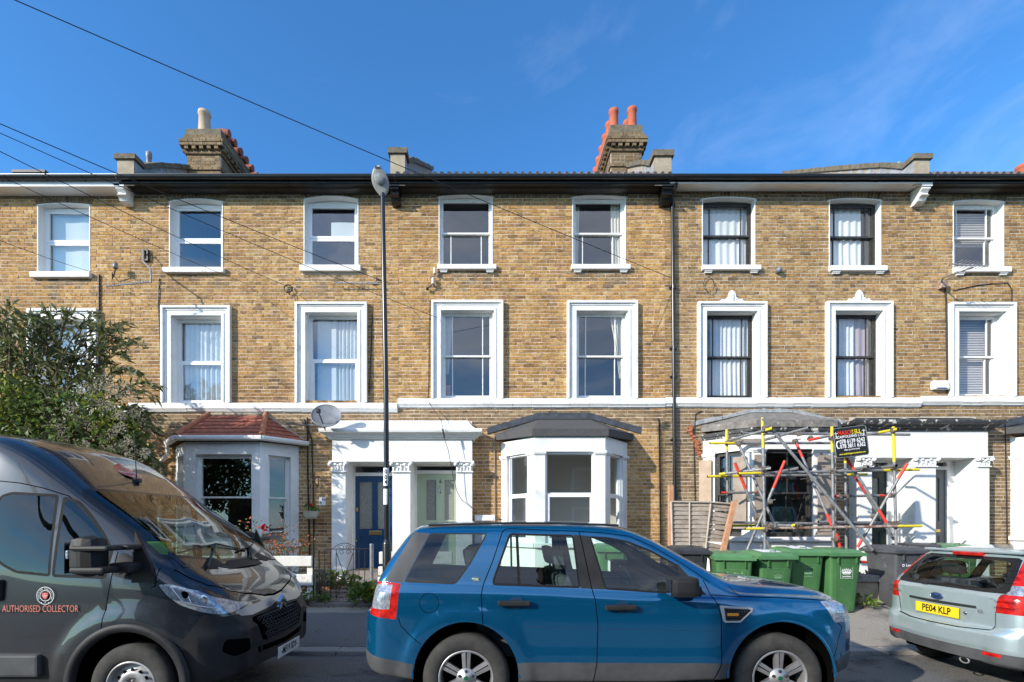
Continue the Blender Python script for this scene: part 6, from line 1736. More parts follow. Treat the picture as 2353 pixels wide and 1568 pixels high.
def bin_(loc, rz, bm_, lm_, label, mark='bright', tall=1.0, crestmat=None, lidpaper=False, group='wheelie bins on the pavement'):
    r = empty('wheelie_bin', loc, label, 'wheelie bin', group, rz)
    H = 0.96 * tall
    # body: tapered tub, front at y=-0.36 (top) .. -0.27 (bottom)
    b = MB(); n = 6
    def ringp(z):
        t = z / H; w = lerp(.205, .262, t); yf = lerp(-.245, -.325, t); yb = lerp(.235, .30, t); rc = .05; pts = []
        for (cx, cy, a0) in ((w - rc, yb - rc, 0), (-w + rc, yb - rc, 90), (-w + rc, yf + rc, 180), (w - rc, yf + rc, 270)):
            for k in range(4): a = R(a0 + 30 * k); pts.append((cx + rc * math.cos(a), cy + rc * math.sin(a), z))
        return pts
    zs = [.03, .06, .3, .6, H - .10, H - .02]
    vs, fs = [], []
    for z in zs: vs += ringp(z)
    m_ = 16
    for k in range(len(zs) - 1):
        for j in range(m_): q = (j + 1) % m_; fs.append((k * m_ + j, k * m_ + q, (k + 1) * m_ + q, (k + 1) * m_ + j))
    fs.append(tuple(range(m_ - 1, -1, -1)))
    b.add(vs, fs, True)
    # rim collar
    c = ringp(H); big = [(x * 1.06, y * 1.06, z - .035) for x, y, z in c]; big2 = [(x * 1.06, y * 1.06, z + .0) for x, y, z in c]; low = [(x * 1.0, y * 1.0, z - .06) for x, y, z in c]
    vs = low + big + big2; b.add(vs, [(k * m_ + j, k * m_ + (j + 1) % m_, (k + 1) * m_ + (j + 1) % m_, (k + 1) * m_ + j) for k in range(2) for j in range(m_)])
    b.build('tub', M[bm_], r, True)
    for x in (-.15, .15):
        g = MB(); g.box(x - .006, x + .006, -.352, -.318, H - .15, H - .035); g.build('rim_rib', M[bm_], r, True)
    fpnl = MB()
    def fy(z): return lerp(-.245, -.325, z / H) - .004
    fpnl.add([(-.135, fy(.1), .10), (.135, fy(.1), .10), (.165, fy(H - .2), H - .18), (-.165, fy(H - .2), H - .18)] + [(-.15, fy(.08) + .006, .08), (.15, fy(.08) + .006, .08), (.18, fy(H - .17) + .006, H - .16), (-.18, fy(H - .17) + .006, H - .16)], [(0, 1, 2, 3), (4, 5, 1, 0), (5, 6, 2, 1), (6, 7, 3, 2), (7, 4, 0, 3)])
    fpnl.build('front_panel', M[bm_], r, True)
    # lid: shallow dome with a lip, hinge at the back
    l = MB(); nx, ny = 12, 12; vs, fs = [], []
    for i in range(nx + 1):
        for j in range(ny + 1):
            u, v = i / nx * 2 - 1, j / ny * 2 - 1
            x, y = u * .29, v * .365 + .005
            e = max(abs(u), abs(v))
            z = H + .012 + (.055 if e < .80 else .055 * (1 - (e - .80) / .12) if e < .92 else 0.0) + .02 * (v + 1) / 2
            vs.append((x, y, z))
    for i in range(nx):
        for j in range(ny): a = i * (ny + 1) + j; fs.append((a, a + ny + 1, a + ny + 2, a + 1))
    l.add(vs, fs, False); l.box(-.295, .295, -.372, -.345, H - .035, H + .014); l.box(-.295, -.272, -.37, .37, H - .03, H + .016); l.box(.272, .295, -.37, .37, H - .03, H + .018)
    l.build('lid', M[lm_], r, True)
    h = MB(); h.tube([(-.26, .34, H + .02), (-.26, .40, H + .0), (.26, .40, H + .0), (.26, .34, H + .02)], .016, 8); h.build('rear_handle', M[lm_], r, True)
    h = MB(); h.tube([(-.05, -.20, H + .07), (-.04, -.21, H + .09), (.04, -.21, H + .09), (.05, -.20, H + .07)], .008, 6); h.build('lid_handle', M[lm_], r, True)
    for sx in (-.27, .27):
        w = MB(); w.lathe([(.03, -.022), (.095, -.022), (.10, -.01), (.10, .01), (.095, .022), (.03, .022)], (sx, .27, .10), axis='x', n=18); w.build('wheel', M['rubber'], r, True)
    b = MB(); b.tube([(-.27, .27, .10), (.27, .27, .10)], .012, 6); b.build('axle', M['galv'], r, True)
    Z = H * .70; y = fy(Z) - .004
    if mark == 'bright': crest(r, .01, y, Z, .20, M['signwhite'])
    elif mark == 'dim': crest(r, .02, y, Z - .02, .17, crestmat or M['signdim'])
    elif mark == 'word':
        text('borough_name', 'Lewisham', .058, M['signwhite'], r, face_cam(.03, y - .004, Z + .06), True, local=True)
        q = MB(); q.lathe([(.012, 0), (.022, 0)], (-.13, y - .004, Z + .06), axis='y', n=12); q.build('crown_mark', M['signwhite'], r, True)
    if lidpaper:
        q = MB(); q.add([(-.17, -.24, H + .070), (.13, -.26, H + .070), (.19, .12, H + .092), (-.13, .16, H + .092)], [(0, 1, 2, 3)]); q.build('lid_label', M['signwhite'], r, True)
    return r
def bp(px, Y): return (ax(px, Y + .0), Y + .36, pave_z(min(Y + .2, 8.1)) - .03)
bin_(bp(1947, 7.62), R(3), 'bingreen', 'bingreenlid', 'bright green wheelie bin with a crisp white crown mark, rightmost of the green row')
bin_(bp(1862, 7.66), R(-4), 'bingreen', 'bingreenlid', 'green wheelie bin with a faint crown mark, second from the right of the green row', 'dim', lidpaper=True)
bin_(bp(1788, 7.42), R(2), 'bingreen', 'bingreenlid', 'green wheelie bin with a white lid label, third from right of the green row', 'dim', lidpaper=True)
bin_(bp(1703, 7.36), R(-14), 'bingreen', 'bingreenlid', 'green wheelie bin with a lid tilted to the right, leftmost of the green row', 'bright')
bin_(bp(1598, 7.75), R(-8), 'bindark', 'bindark', 'black wheelie bin just behind the windscreen of the blue car', 'bright', 1.0)
bin_(bp(2096, 7.80), R(4), 'bingrey', 'bingrey', 'large mid-grey wheelie bin with a scuffed front, left of the silver car', 'word')
bin_(bp(2160, 8.25), R(10), 'bindark', 'bindark', 'black wheelie bin behind the large grey bin', None)
bin_(bp(2222, 8.15), R(-6), 'bingreen', 'bingreenlid', 'green wheelie bin behind the roof of the silver car', 'bright')
bin_(bp(1415, 7.95), R(-5), 'bingreen', 'bingreenlid', 'green wheelie bin seen through the windows of the blue car', 'bright')
# ------------------------------------------------------------------ car bodies: lofted shell cut into panels
def pchip(x, y, xi):
    x, y, xi = np.asarray(x, float), np.asarray(y, float), np.asarray(xi, float)
    h = np.diff(x); d = np.diff(y) / h; m = np.zeros_like(y)
    m[0], m[-1] = d[0], d[-1]
    for k in range(1, len(x) - 1):
        if d[k - 1] * d[k] > 0:
            w1, w2 = 2 * h[k] + h[k - 1], h[k] + 2 * h[k - 1]
            m[k] = (w1 + w2) / (w1 / d[k - 1] + w2 / d[k])
    i = np.clip(np.searchsorted(x, xi) - 1, 0, len(x) - 2)
    t = (xi - x[i]) / h[i]
    return (2 * t**3 - 3 * t**2 + 1) * y[i] + (t**3 - 2 * t**2 + t) * h[i] * m[i] + (-2 * t**3 + 3 * t**2) * y[i + 1] + (t**3 - t**2) * h[i] * m[i + 1]
def sect(zb, hw, zbelt, hwbelt, zc, hwc, zr, zmid=None):
    zmid = zmid or lerp(zb, zbelt, .55)
    return [(hw - .10, zb), (hw - .025, zb + .03), (hw - .003, lerp(zb, zmid, .42)), (hw, zmid), (hw - .010, lerp(zmid, zbelt, .75)), (hwbelt, zbelt),
            (lerp(hwbelt, hwc, .5) + .015, lerp(zbelt, zc, .5)), (hwc, zc), (hwc - .085, lerp(zc, zr, .55)), (hwc * .5, lerp(zc, zr, .90)), (0, zr)]
def smooth01(t): t = max(0, min(1, t)); return t * t * (3 - 2 * t)
def seg_hits(a, b, x0, x1, y0, y1):
    """does segment a-b touch the rectangle"""
    t0, t1 = 0.0, 1.0; dx, dy = b[0] - a[0], b[1] - a[1]
    for p, q in ((-dx, a[0] - x0), (dx, x1 - a[0]), (-dy, a[1] - y0), (dy, y1 - a[1])):
        if abs(p) < 1e-12:
            if q < 0: return False
        else:
            r = q / p
            if p < 0:
                if r > t1: return False
                t0 = max(t0, r)
            else:
                if r < t0: return False
                t1 = min(t1, r)
    return t0 <= t1
def in_poly(p, poly):
    c = False; n = len(poly)
    for i in range(n):
        (x0, y0), (x1, y1) = poly[i], poly[i - 1]
        if (y0 > p[1]) != (y1 > p[1]) and p[0] < (x1 - x0) * (p[1] - y0) / (y1 - y0) + x0: c = not c
    return c
def round_poly(poly, r=.03, n=4):
    out = []
    for i, p in enumerate(poly):
        p = Vector(p); a = Vector(poly[i - 1]); b = Vector(poly[(i + 1) % len(poly)])
        da, db = (a - p), (b - p); rr = min(r, da.length * .45, db.length * .45)
        s, e = p + da.normalized() * rr, p + db.normalized() * rr
        for k in range(n + 1):
            t = k / n; out.append(tuple((1 - t)**2 * s + 2 * t * (1 - t) * p + t * t * e))
    return out
def inset(poly, d):
    """shrink polygon by d"""
    n = len(poly); area = sum(poly[i - 1][0] * poly[i][1] - poly[i][0] * poly[i - 1][1] for i in range(n)); sg = 1 if area > 0 else -1
    out = []
    for i in range(n):
        p0, p1, p2 = Vector(poly[i - 1]), Vector(poly[i]), Vector(poly[(i + 1) % n])
        e1, e2 = (p1 - p0), (p2 - p1)
        if e1.length < 1e-6 or e2.length < 1e-6: out.append(tuple(p1)); continue
        n1, n2 = Vector((-e1.y, e1.x)).normalized() * sg, Vector((-e2.y, e2.x)).normalized() * sg
        b = (n1 + n2); b = b / max(.3, b.length_squared / 2) ; out.append(tuple(p1 + b * d))
    return out
def circle(cx, cz, r, n=40, rz=None): return [(cx + r * math.cos(2 * math.pi * k / n), cz + (rz or r) * math.sin(2 * math.pi * k / n)) for k in range(n)]

class Shell:
    def __init__(s, stations, step=.035, vsub=6, disp=None, cap=None, capn=14):
        X = [a for a, _ in stations]; C = np.array([c for _, c in stations])      # n,11,2
        xs = sorted({round(v, 4) for v in list(np.arange(X[0], X[-1], step)) + X + [X[0] + .01, X[-1] - .01, X[0] + .02, X[-1] - .02]})
        xs = [v for i, v in enumerate(xs) if i == 0 or v - xs[i - 1] > .004]
        nr = 10 * vsub + 1; tv = np.linspace(0, 10, nr)
        G = np.zeros((len(xs), nr, 3))
        P = np.zeros((len(xs), 11, 2))
        for j in range(11):
            for a in range(2): P[:, j, a] = pchip(X, C[:, j, a], xs)
        for i, x in enumerate(xs):
            G[i, :, 0] = x; G[i, :, 1] = -pchip(range(11), P[i, :, 0], tv); G[i, :, 2] = pchip(range(11), P[i, :, 1], tv)
            G[i, -1, 1] = 0
        s.P, s.X = P, xs
        bm = s.bm = bmesh.new()
        s.lay = bm.faces.layers.int.new('region')
        V = [[bm.verts.new(G[i, j]) for j in range(nr)] for i in range(len(xs))]
        for i in range(len(xs) - 1):
            for j in range(nr - 1):
                bm.faces.new((V[i][j], V[i + 1][j], V[i + 1][j + 1], V[i][j + 1]))
        for (i, sg) in ((0, -1), (len(xs) - 1, 1)):        # end caps
            if cap is None: continue
            prev = V[i]
            rows = [prev]
            for k in range(1, capn + 1):
                t = k / capn; row = []
                for j in range(nr):
                    y = G[i, j, 1] * (1 - t)
                    if j == nr - 1: row.append(V[i][j]); continue
                    row.append(bm.verts.new((G[i, j, 0] + sg * cap(sg, y / min(-1e-3, G[i, 0, 1]), G[i, j, 2]), y, G[i, j, 2])))
                rows.append(row)
            for k in range(capn):
                for j in range(nr - 1):
                    a, b_, c, d = rows[k][j], rows[k][j + 1], rows[k + 1][j + 1], rows[k + 1][j]
                    vs = []
                    for v in ((a, b_, c, d) if sg < 0 else (d, c, b_, a)):
                        if v not in vs: vs.append(v)
                    if len(vs) > 2:
                        try: bm.faces.new(vs)
                        except ValueError: pass
        if disp:
            for v in bm.verts: v.co = Vector(disp(v.co))
        bm.normal_update()
        s.names = ['body']; s.cache = None
    def cut(s, name, poly, axes=(0, 2), filt=None, keep=None):
        """cut the outline of poly into the shell, then hand the faces inside it to region `name`"""
        bm = s.bm; A, B = axes
        if name not in s.names: s.names.append(name)
        rid = s.names.index(name)
        x0, x1 = min(p[0] for p in poly) - .01, max(p[0] for p in poly) + .01; y0, y1 = min(p[1] for p in poly) - .01, max(p[1] for p in poly) + .01
        third = ({0, 1, 2} - {A, B}).pop()
        def bb(f):
            a = [v.co[A] for v in f.verts]; b = [v.co[B] for v in f.verts]; return min(a), max(a), min(b), max(b)
        cand = []
        for f in bm.faces:
            if filt and not filt(f.normal, f.calc_center_median()): continue
            q = bb(f)
            if q[1] > x0 and q[0] < x1 and q[3] > y0 and q[2] < y1: cand.append(f)
        cand = set(cand)
        n = len(poly)
        for i in range(n):
            a, b = poly[i - 1], poly[i]
            dx, dy = b[0] - a[0], b[1] - a[1]; L = math.hypot(dx, dy)
            if L < 1e-6: continue
            hit = [f for f in cand if (lambda q: seg_hits(a, b, q[0] - 1e-4, q[1] + 1e-4, q[2] - 1e-4, q[3] + 1e-4))(bb(f))]
            if not hit: continue
            no = Vector((0, 0, 0)); no[A] = -dy / L; no[B] = dx / L
            co = Vector((0, 0, 0)); co[A] = a[0]; co[B] = a[1]
            ge = set(hit)
            for f in hit: ge.update(f.edges); ge.update(f.verts)
            cand -= set(hit)
            r = bmesh.ops.bisect_plane(bm, geom=list(ge), dist=1e-5, plane_co=co, plane_no=no)
            for g in r['geom']:
                if isinstance(g, bmesh.types.BMFace) and g.is_valid: cand.add(g)
            for f in hit:
                if f.is_valid: cand.add(f)
        for f in cand:
            if not f.is_valid: continue
            c = f.calc_center_median()
            if in_poly((c[A], c[B]), poly):
                if keep is None or s.names[f[s.lay]] in keep: f[s.lay] = rid
        return s
    def line(s, name, pts, w=.006, axes=(0, 2), filt=None, keep=None, closed=False):
        """narrow groove along a polyline"""
        if closed: pts = list(pts) + [pts[0]]
        for a, b in zip(pts[:-1], pts[1:]):
            d = Vector((b[0] - a[0], b[1] - a[1])); L = d.length
            if L < 1e-6: continue
            d /= L; n = Vector((-d.y, d.x)) * w / 2; a_, b_ = Vector(a) - d * w * .3, Vector(b) + d * w * .3
            s.cut(name, [tuple(a_ + n), tuple(a_ - n), tuple(b_ - n), tuple(b_ + n)], axes, filt, keep)
    def region_mesh(s, name, mode):
        rid = s.names.index(name); fs = [f for f in s.bm.faces if f[s.lay] == rid]
        vi, vs, out = {}, [], []
        def idx(v, m):
            mir = m and abs(v.co.y) > 1e-4
            k = (v, mir)
            if k not in vi: vi[k] = len(vs); vs.append((v.co.x, -v.co.y if mir else v.co.y, v.co.z))
            return vi[k]
        for f in fs:
            if mode in ('near', 'both'): out.append([idx(v, False) for v in f.verts])
            if mode in ('far', 'both'): out.append([idx(v, True) for v in reversed(f.verts)])
        return vs, out
    def emit(s, name, obj_name, mat, parent, mode='both', thick=0, label=None):
        vs, fs = s.region_mesh(name, mode)
        if not fs: return None
        me = bpy.data.meshes.new(obj_name); me.from_pydata(vs, [], fs); me.polygons.foreach_set('use_smooth', [True] * len(fs))
        me.materials.append(mat); me.update()
        return put(obj_name, me, parent, True, label)
    def surf_y(s, x, z):
        """half width (negative y) of the raw shell near (x,z) on the side"""
        best, by = 9, -.9
        i = min(range(len(s.X)), key=lambda k: abs(s.X[k] - x))
        P = s.P[i]; return -float(np.interp(z, P[1:8, 1], P[1:8, 0]))
SIDE = lambda lo=-.25: (lambda n, c: n.y < lo)
def wheel(parent, x, y, z, Rt, W, style, rimmat, steer=0.0, name='wheel', rimr=.235):
    """y = outer face (negative = near side); W towards the car"""
    sg = 1 if y < 0 else -1
    w = empty(name); w.parent = parent; w.location = (x, y, z); w.rotation_euler = (0, 0, steer)
    def A(b): return b
    t = MB(lambda p: (p[0], p[1] * sg, p[2]))
    t.lathe([(rimr, .012), (rimr + .012, .0), (rimr + .05, -.008), (Rt - .045, -.006), (Rt - .015, .012), (Rt - .004, .030), (Rt, .045), (Rt, W - .045), (Rt - .01, W - .02), (Rt - .05, W), (rimr, W)], axis='y', n=64)
    o = t.build('tyre', M['tyre'], w, True)
    g = MB(lambda p: (p[0], p[1] * sg, p[2]))
    for yy in (.065, .095, .125, .155):
        if yy < W - .04: g.lathe([(Rt + .001, yy - .006), (Rt - .008, yy), (Rt + .001, yy + .006)], axis='y', n=64)
    g.build('tread_groove', M['gap'], w, True)
    b = MB(lambda p: (p[0], p[1] * sg, p[2]))
    b.lathe([(rimr + .002, .008), (rimr - .008, .0), (rimr - .018, .012), (rimr - .026, .05), (rimr - .03, .13)], axis='y', n=48); b.build('rim', rimmat, w, True)
    d = MB(lambda p: (p[0], p[1] * sg, p[2])); d.lathe([(.001, .12), (.15, .12), (.155, .13), (rimr, .14)], axis='y', n=32); d.build('brake_disc', M['gap'] if style != 'steel' else M['blackrough'], w, True)
    if style == 'alloy6':
        for k in range(6):
            a = k * math.pi / 3 + math.pi / 2
            for off in (-1, 1):
                b = MB(lambda p: (p[0], p[1] * sg, p[2])); ca, sa = math.cos(a), math.sin(a)
                def q(r, s_, yy): return (ca * r - sa * s_, yy, sa * r + ca * s_)
                r0, r1 = .05, rimr - .008
                i0, i1, o0, o1 = off * .003, off * .030, off * .006, off * .040
                vs = [q(r0, i0, .022), q(r0, i1, .026), q(r1, o1, .016), q(r1, o0, .012), q(r0, i0, .06), q(r0, i1, .06), q(r1, o1, .05), q(r1, o0, .05)]
                b.add(vs, [(0, 1, 2, 3), (0, 4, 5, 1), (1, 5, 6, 2), (3, 2, 6, 7), (0, 3, 7, 4)]); b.build('spoke', rimmat, w, True)
        b = MB(lambda p: (p[0], p[1] * sg, p[2])); b.lathe([(.085, .03), (.08, .016), (.035, .012), (.03, .006), (.001, .004)], axis='y', n=32); b.build('hub', rimmat, w, True)
        for k in range(5):
            a = k * 2 * math.pi / 5 + math.pi / 2; b = MB(lambda p: (p[0], p[1] * sg, p[2])); b.lathe([(.013, .02), (.013, .006), (.008, .002), (.001, .002)], (.058 * math.cos(a), 0, .058 * math.sin(a)), axis='y', n=10); b.build('wheel_nut', M['blackrough'], w, True)
        b = MB(lambda p: (p[0], p[1] * sg, p[2])); b.lathe([(.020, .0045), (.001, .002)], axis='y', n=20); b.build('centre_cap', M['badgegreen'], w, True)
    else:
        b = MB(lambda p: (p[0], p[1] * sg, p[2])); b.lathe([(rimr - .02, .05), (rimr - .06, .055), (rimr - .085, .030), (.07, .020), (.06, .045), (.001, .045)], axis='y', n=40); b.build('steel_dish', rimmat, w, True)
        for k in range(12):
            a = k * math.pi / 6; b = MB(lambda p: (p[0], p[1] * sg, p[2])); b.lathe([(.017, 0), (.001, -.001)], ((rimr - .075) * math.cos(a), .030, (rimr - .075) * math.sin(a)), axis='y', n=10); b.build('vent_hole', M['gap'], w, True)
        for k in range(5):
            a = k * 2 * math.pi / 5; b = MB(lambda p: (p[0], p[1] * sg, p[2])); b.lathe([(.012, .02), (.012, .006), (.001, .002)], (.05 * math.cos(a), 0, .05 * math.sin(a)), axis='y', n=8); b.build('wheel_nut', M['galv'], w, True)
        b = MB(lambda p: (p[0], p[1] * sg, p[2])); b.lathe([(.034, .045), (.034, .012), (.03, .008), (.001, .008)], axis='y', n=20); b.build('hub', M['rust'], w, True)
    return w
def arch_liner(parent, x, z, r, hw, W=.32):
    for sg in (-1, 1):
        b = MB(); n = 24
        vs = []
        for k in range(n + 1):
            a = R(-25 + 230 * k / n)
            vs += [(x + r * math.cos(a), sg * (hw - .006), z + r * math.sin(a)), (x + r * math.cos(a), sg * (hw - W), z + r * math.sin(a))]
        b.add(vs, [(2 * k, 2 * k + 1, 2 * k + 3, 2 * k + 2) for k in range(n)], True)
        b.add([vs[2 * k + 1] for k in range(n + 1)], [tuple(range(n + 1))])
        b.build('arch_liner', M['gap'], parent, True)
def seat(parent, x, y, mat, s=1.0, lean=-.22, z0=.60):
    b = MB(); b.rbox(x - .25, x + .25, y - .25, y + .25, z0 - .18, z0 + .05, .05); 
    b.T = lambda p: (x - .22 + (p[2]) * lean + p[0], y + p[1], z0 + p[2]); b.rbox(-.07, .07, -.24, .24, 0, .62 * s, .06)
    b.rbox(-.05, .06, -.12, .12, .66 * s, .86 * s, .04); b.tube([(0, -.06, .6 * s), (0, -.06, .7 * s)], .008, 6); b.tube([(0, .06, .6 * s), (0, .06, .7 * s)], .008, 6)
    b.build('seat', mat, parent, True)
M['tyre'] = mottled('tyre_rubber', (.024, .023, .022), (.045, .042, .038), 14, .85, .5, fine=90, c3=(.065, .06, .05), s3=5, l3=.6, h3=.8)
M['badgegreen'] = plain('green_badge', (.01, .10, .05), .3)
M['alloy'] = mottled('brushed_alloy', (.34, .33, .33), (.46, .45, .45), 8, .38, .1, metal=.7)
M['steelwheel'] = mottled('steel_wheel', (.22, .22, .23), (.40, .40, .41), 10, .5, .3, metal=.5, c3=(.14, .07, .04), s3=9, l3=.62, h3=.7)
M['trim'] = mottled('grey_plastic_trim', (.05, .052, .055), (.075, .077, .08), 5, .6, .2, fine=400, spec=.25)
M['trimdark'] = mottled('black_plastic_trim', (.014, .0145, .015), (.026, .026, .027), 5, .55, .2, fine=400, spec=.25)
M['lampclear'] = mottled('clear_lamp', (.20, .23, .28), (.55, .58, .62), 34, .10, .6, fine=45, metal=.5)
M['lampred'] = mottled('red_lamp', (.22, .004, .004), (.62, .02, .012), 16, .12, .4, fine=90)
M['lamporange'] = plain('orange_lens', (.80, .28, .03), .25)
M['seatgrey'] = plain('grey_seat_cloth', (.07, .075, .085), .9)
M['plateyellow'] = plain('yellow_plate', (.80, .58, .02), .35)
M['platewhite'] = plain('white_plate', (.78, .78, .77), .35)
M['hivis'] = plain('hi_vis_yellow', (.60, .85, .03), .6)
# ------------------------------------------------------------------ blue four-wheel-drive
BX, BY = -.236, 5.075
blue = empty('parked_car', (BX, BY, 0.0), 'metallic blue four-by-four estate parked side-on in front of the porch', 'car')
paintb = paint_mat('blue_car_paint', (.001, .063, .168), (.001, .140, .300), rough=.20, metal=.60, dust=.008)
RA, FA, WZ = 0.0, 2.66, .372
S = [(-.92, sect(.46, .70, .84, .69, .87, .66, .89)), (-.905, sect(.44, .79, .87, .78, .90, .74, .915)), (-.87, sect(.42, .86, .90, .845, .925, .80, .94)), (-.83, sect(.40, .895, .93, .875, .97, .82, .99)),
     (-.80, sect(.39, .915, 1.06, .87, 1.12, .82, 1.16)), (-.76, sect(.38, .93, 1.14, .875, 1.215, .80, 1.27)), (-.62, sect(.36, .945, 1.165, .895, 1.42, .775, 1.49)), (-.50, sect(.35, .95, 1.17, .90, 1.56, .755, 1.645)), (-.43, sect(.34, .952, 1.17, .902, 1.60, .750, 1.685)),
     (-.2, sect(.33, .955, 1.168, .905, 1.615, .748, 1.71)), (.4, sect(.32, .955, 1.155, .905, 1.62, .745, 1.72)), (1.0, sect(.32, .955, 1.125, .905, 1.615, .74, 1.712)), (1.25, sect(.32, .955, 1.11, .902, 1.60, .735, 1.70)), (1.41, sect(.32, .955, 1.10, .90, 1.575, .735, 1.675)),
     (1.64, sect(.32, .955, 1.095, .898, 1.485, .74, 1.59)), (1.87, sect(.33, .953, 1.085, .895, 1.36, .76, 1.465)), (2.125, sect(.34, .952, 1.07, .892, 1.21, .80, 1.32)), (2.27, sect(.35, .95, 1.055, .89, 1.12, .82, 1.235)), (2.40, sect(.36, .95, 1.045, .888, 1.085, .82, 1.19)),
     (2.8, sect(.37, .945, 1.03, .885, 1.065, .80, 1.15)), (3.1, sect(.38, .93, 1.015, .875, 1.045, .78, 1.115)), (3.3, sect(.39, .895, .985, .845, 1.01, .75, 1.06)), (3.43, sect(.40, .84, .94, .79, .965, .70, .99)), (3.52, sect(.42, .76, .87, .71, .89, .64, .91)), (3.57, sect(.44, .66, .80, .62, .82, .55, .835))]
def blue_disp(c):
    x, y, z = c
    if y < -.55 and z < 1.05:
        for cx in (RA, FA):
            d = math.hypot(x - cx, (z - WZ) * .93)
            if d < .60: y -= .022 * smooth01((.60 - d) / .09)
        if 0.30 < z < .62 and RA + .45 < x < FA - .45: y -= .012 * smooth01((.62 - z) / .05) * smooth01((x - RA - .45) / .1) * smooth01((FA - .45 - x) / .1)
    if y < -.6 and abs(z - .985) < .05 and -.75 < x < 3.2: y += .006 * (1 - abs(z - .985) / .05)
    if x < -.80 and z < .90: x -= .012 * smooth01((.90 - z) / .05)
    if x > 3.0: y *= 1 - .10 * ((x - 3.0) / .45) ** 2
    if x < -.70: y *= 1 - .16 * ((-.70 - x) / .22) ** 2
    return (x, y, z)
S = [((3.1 + (x - 3.1) * .78) if x > 3.1 else x, c) for x, c in S]
sh = Shell(S, .04, 6, blue_disp, cap=lambda sg, u, z: .025 * (1 - u * u))
side = SIDE(-.2)
sh.cut('void', circle(RA, WZ + .03, .445, 44, .455), filt=lambda n, c: c.z < 1.0 and c.y < -.5); sh.cut('void', circle(FA, WZ + .03, .445, 44, .455), filt=lambda n, c: c.z < 1.0 and c.y < -.5)
lo = lambda n, c: c.y < -.4 and c.z < .9
sh.cut('sill_cladding', [(RA + .38, .28), (RA + .38, .50), (RA + .47, .515), (FA - .42, .505), (FA - .38, .28)], filt=lo, keep=['body'])
sh.cut('bumper_cladding', [(-1.1, .30), (-1.1, .60), (-.80, .555), (-.45, .50), (-.40, .30)], filt=lambda n, c: c.z < .75, keep=['body'])
sh.cut('front_cladding', [(FA + .42, .30), (FA + .46, .52), (3.3, .56), (3.7, .58), (3.7, .3)], filt=lambda n, c: c.z < .75, keep=['body'])
def conv(pts, s_=265.0, off=1386.7): return [((off + .2741 * a - 1135) / s_ + .236, 1.67 - (1161 + .2741 * b - 1207) / s_) for a, b in pts]
o2 = 806.2
wq = round_poly(conv([(655, 236), (1143, 236), (1128, 275), (1000, 500), (885, 655), (455, 640)], 264, o2), .03)
dp_ = conv([(522, 228), (655, 236), (455, 640), (300, 622)], 262, o2)
wr = round_poly(conv([(1330, 236), (1880, 250), (1915, 690), (1192, 665), (1186, 625)], 265, o2), .03)
bpil = conv([(1880, 250), (2012, 262), (2118, 700), (1915, 690)], 265, o2)
wf = round_poly(conv([(-106, 262), (60, 272), (230, 305), (430, 385), (632, 500), (665, 590), (680, 748), (2, 702)], 266), .025)
sail = conv([(640, 500), (662, 505), (700, 560), (862, 752), (682, 748)], 268)
for nm, pl in (('quarter_glass', wq), ('dpillar', dp_), ('rear_glass_trim', wr), ('bpillar', bpil), ('front_glass_trim', wf), ('sail_panel', sail)):
    sh.cut(nm, pl, filt=side)
sh.cut('quarter_clear', inset(wq, .012), filt=side, keep=['quarter_glass'])
sh.cut('rear_glass', inset(wr, .018), filt=side, keep=['rear_glass_trim'])
dv = conv([(1381, 200), (1405, 200), (1420, 700), (1396, 700)], 265, o2); sh.cut('rear_glass_trim', dv, filt=side, keep=['rear_glass'])
sh.cut('front_glass', inset(wf, .016), filt=side, keep=['front_glass_trim'])
sh.cut('windscreen', [(1.36, .1), (1.36, 0), (1.385, -.4), (1.42, -.655), (1.90, -.69), (2.20, -.74), (2.30, -.6), (2.37, -.3), (2.39, 0), (2.39, .1)], (0, 1), filt=lambda n, c: n.z > .15 and c.z > 1.05, keep=['body'])
tl = round_poly(conv([(300, 630), (440, 645), (430, 700), (405, 932), (170, 905), (160, 640)], 262, o2), .015)
sh.cut('tail_lamp', tl, filt=lambda n, c: c.y < -.3, keep=['body', 'dpillar'])
sh.cut('tail_clear', conv([(100, 655), (372, 655), (366, 700), (350, 850), (100, 850)], 262, o2), filt=lambda n, c: c.y < -.3, keep=['tail_lamp'])
hl = [(3.03, 1.018), (3.15, 1.02), (3.25, 1.00), (3.34, .94), (3.38, .86), (3.34, .835), (3.14, .84)]
sh.cut('head_lamp', round_poly(hl, .02), filt=lambda n, c: c.y < -.3, keep=['body'])
k_b = ['body', 'sill_cladding']
sh.line('gap', conv([(1292, 205), (1268, 240), (1190, 470), (1112, 660), (1094, 740), (1100, 860), (1112, 1012)], 268, o2), .008, filt=side, keep=['body'])
sh.line('gap', conv([(1942, 222), (2020, 690), (2045, 800), (2064, 1000), (2052, 1320), (2025, 1480)], 270, o2), .008, filt=side, keep=k_b + ['bpillar'])
sh.line('gap', conv([(866, 640), (905, 752), (950, 830), (975, 950), (968, 1250), (960, 1325), (900, 1480)], 270), .008, filt=side, keep=k_b)
sh.line('gap', conv([(1292, 205), (1330, 198), (1942, 222), (1960, 223)], 262, o2), .007, filt=side, keep=['body'])
sh.line('gap', conv([(-176, 224), (0, 233), (230, 262), (430, 350), (640, 478), (760, 560), (866, 640)], 262), .007, filt=side, keep=['body'])
sh.line('gap', conv([(905, 752), (1098, 765), (1500, 780), (1875, 802)], 268), .007, filt=lambda n, c: c.y < -.5, keep=['body'])
sh.line('gap', conv([(1050, 678), (1098, 765)], 262), .006, filt=lambda n, c: c.y < -.5, keep=['body'])
sh.line('gap', conv([(410, 935), (430, 1000), (500, 1070), (600, 1145)], 268, o2), .007, filt=side, keep=['body'])
sh.line('gap', circle(*conv([(660, 817)], 270, o2)[0], .082, 28), .005, filt=side, keep=['body'], closed=True)
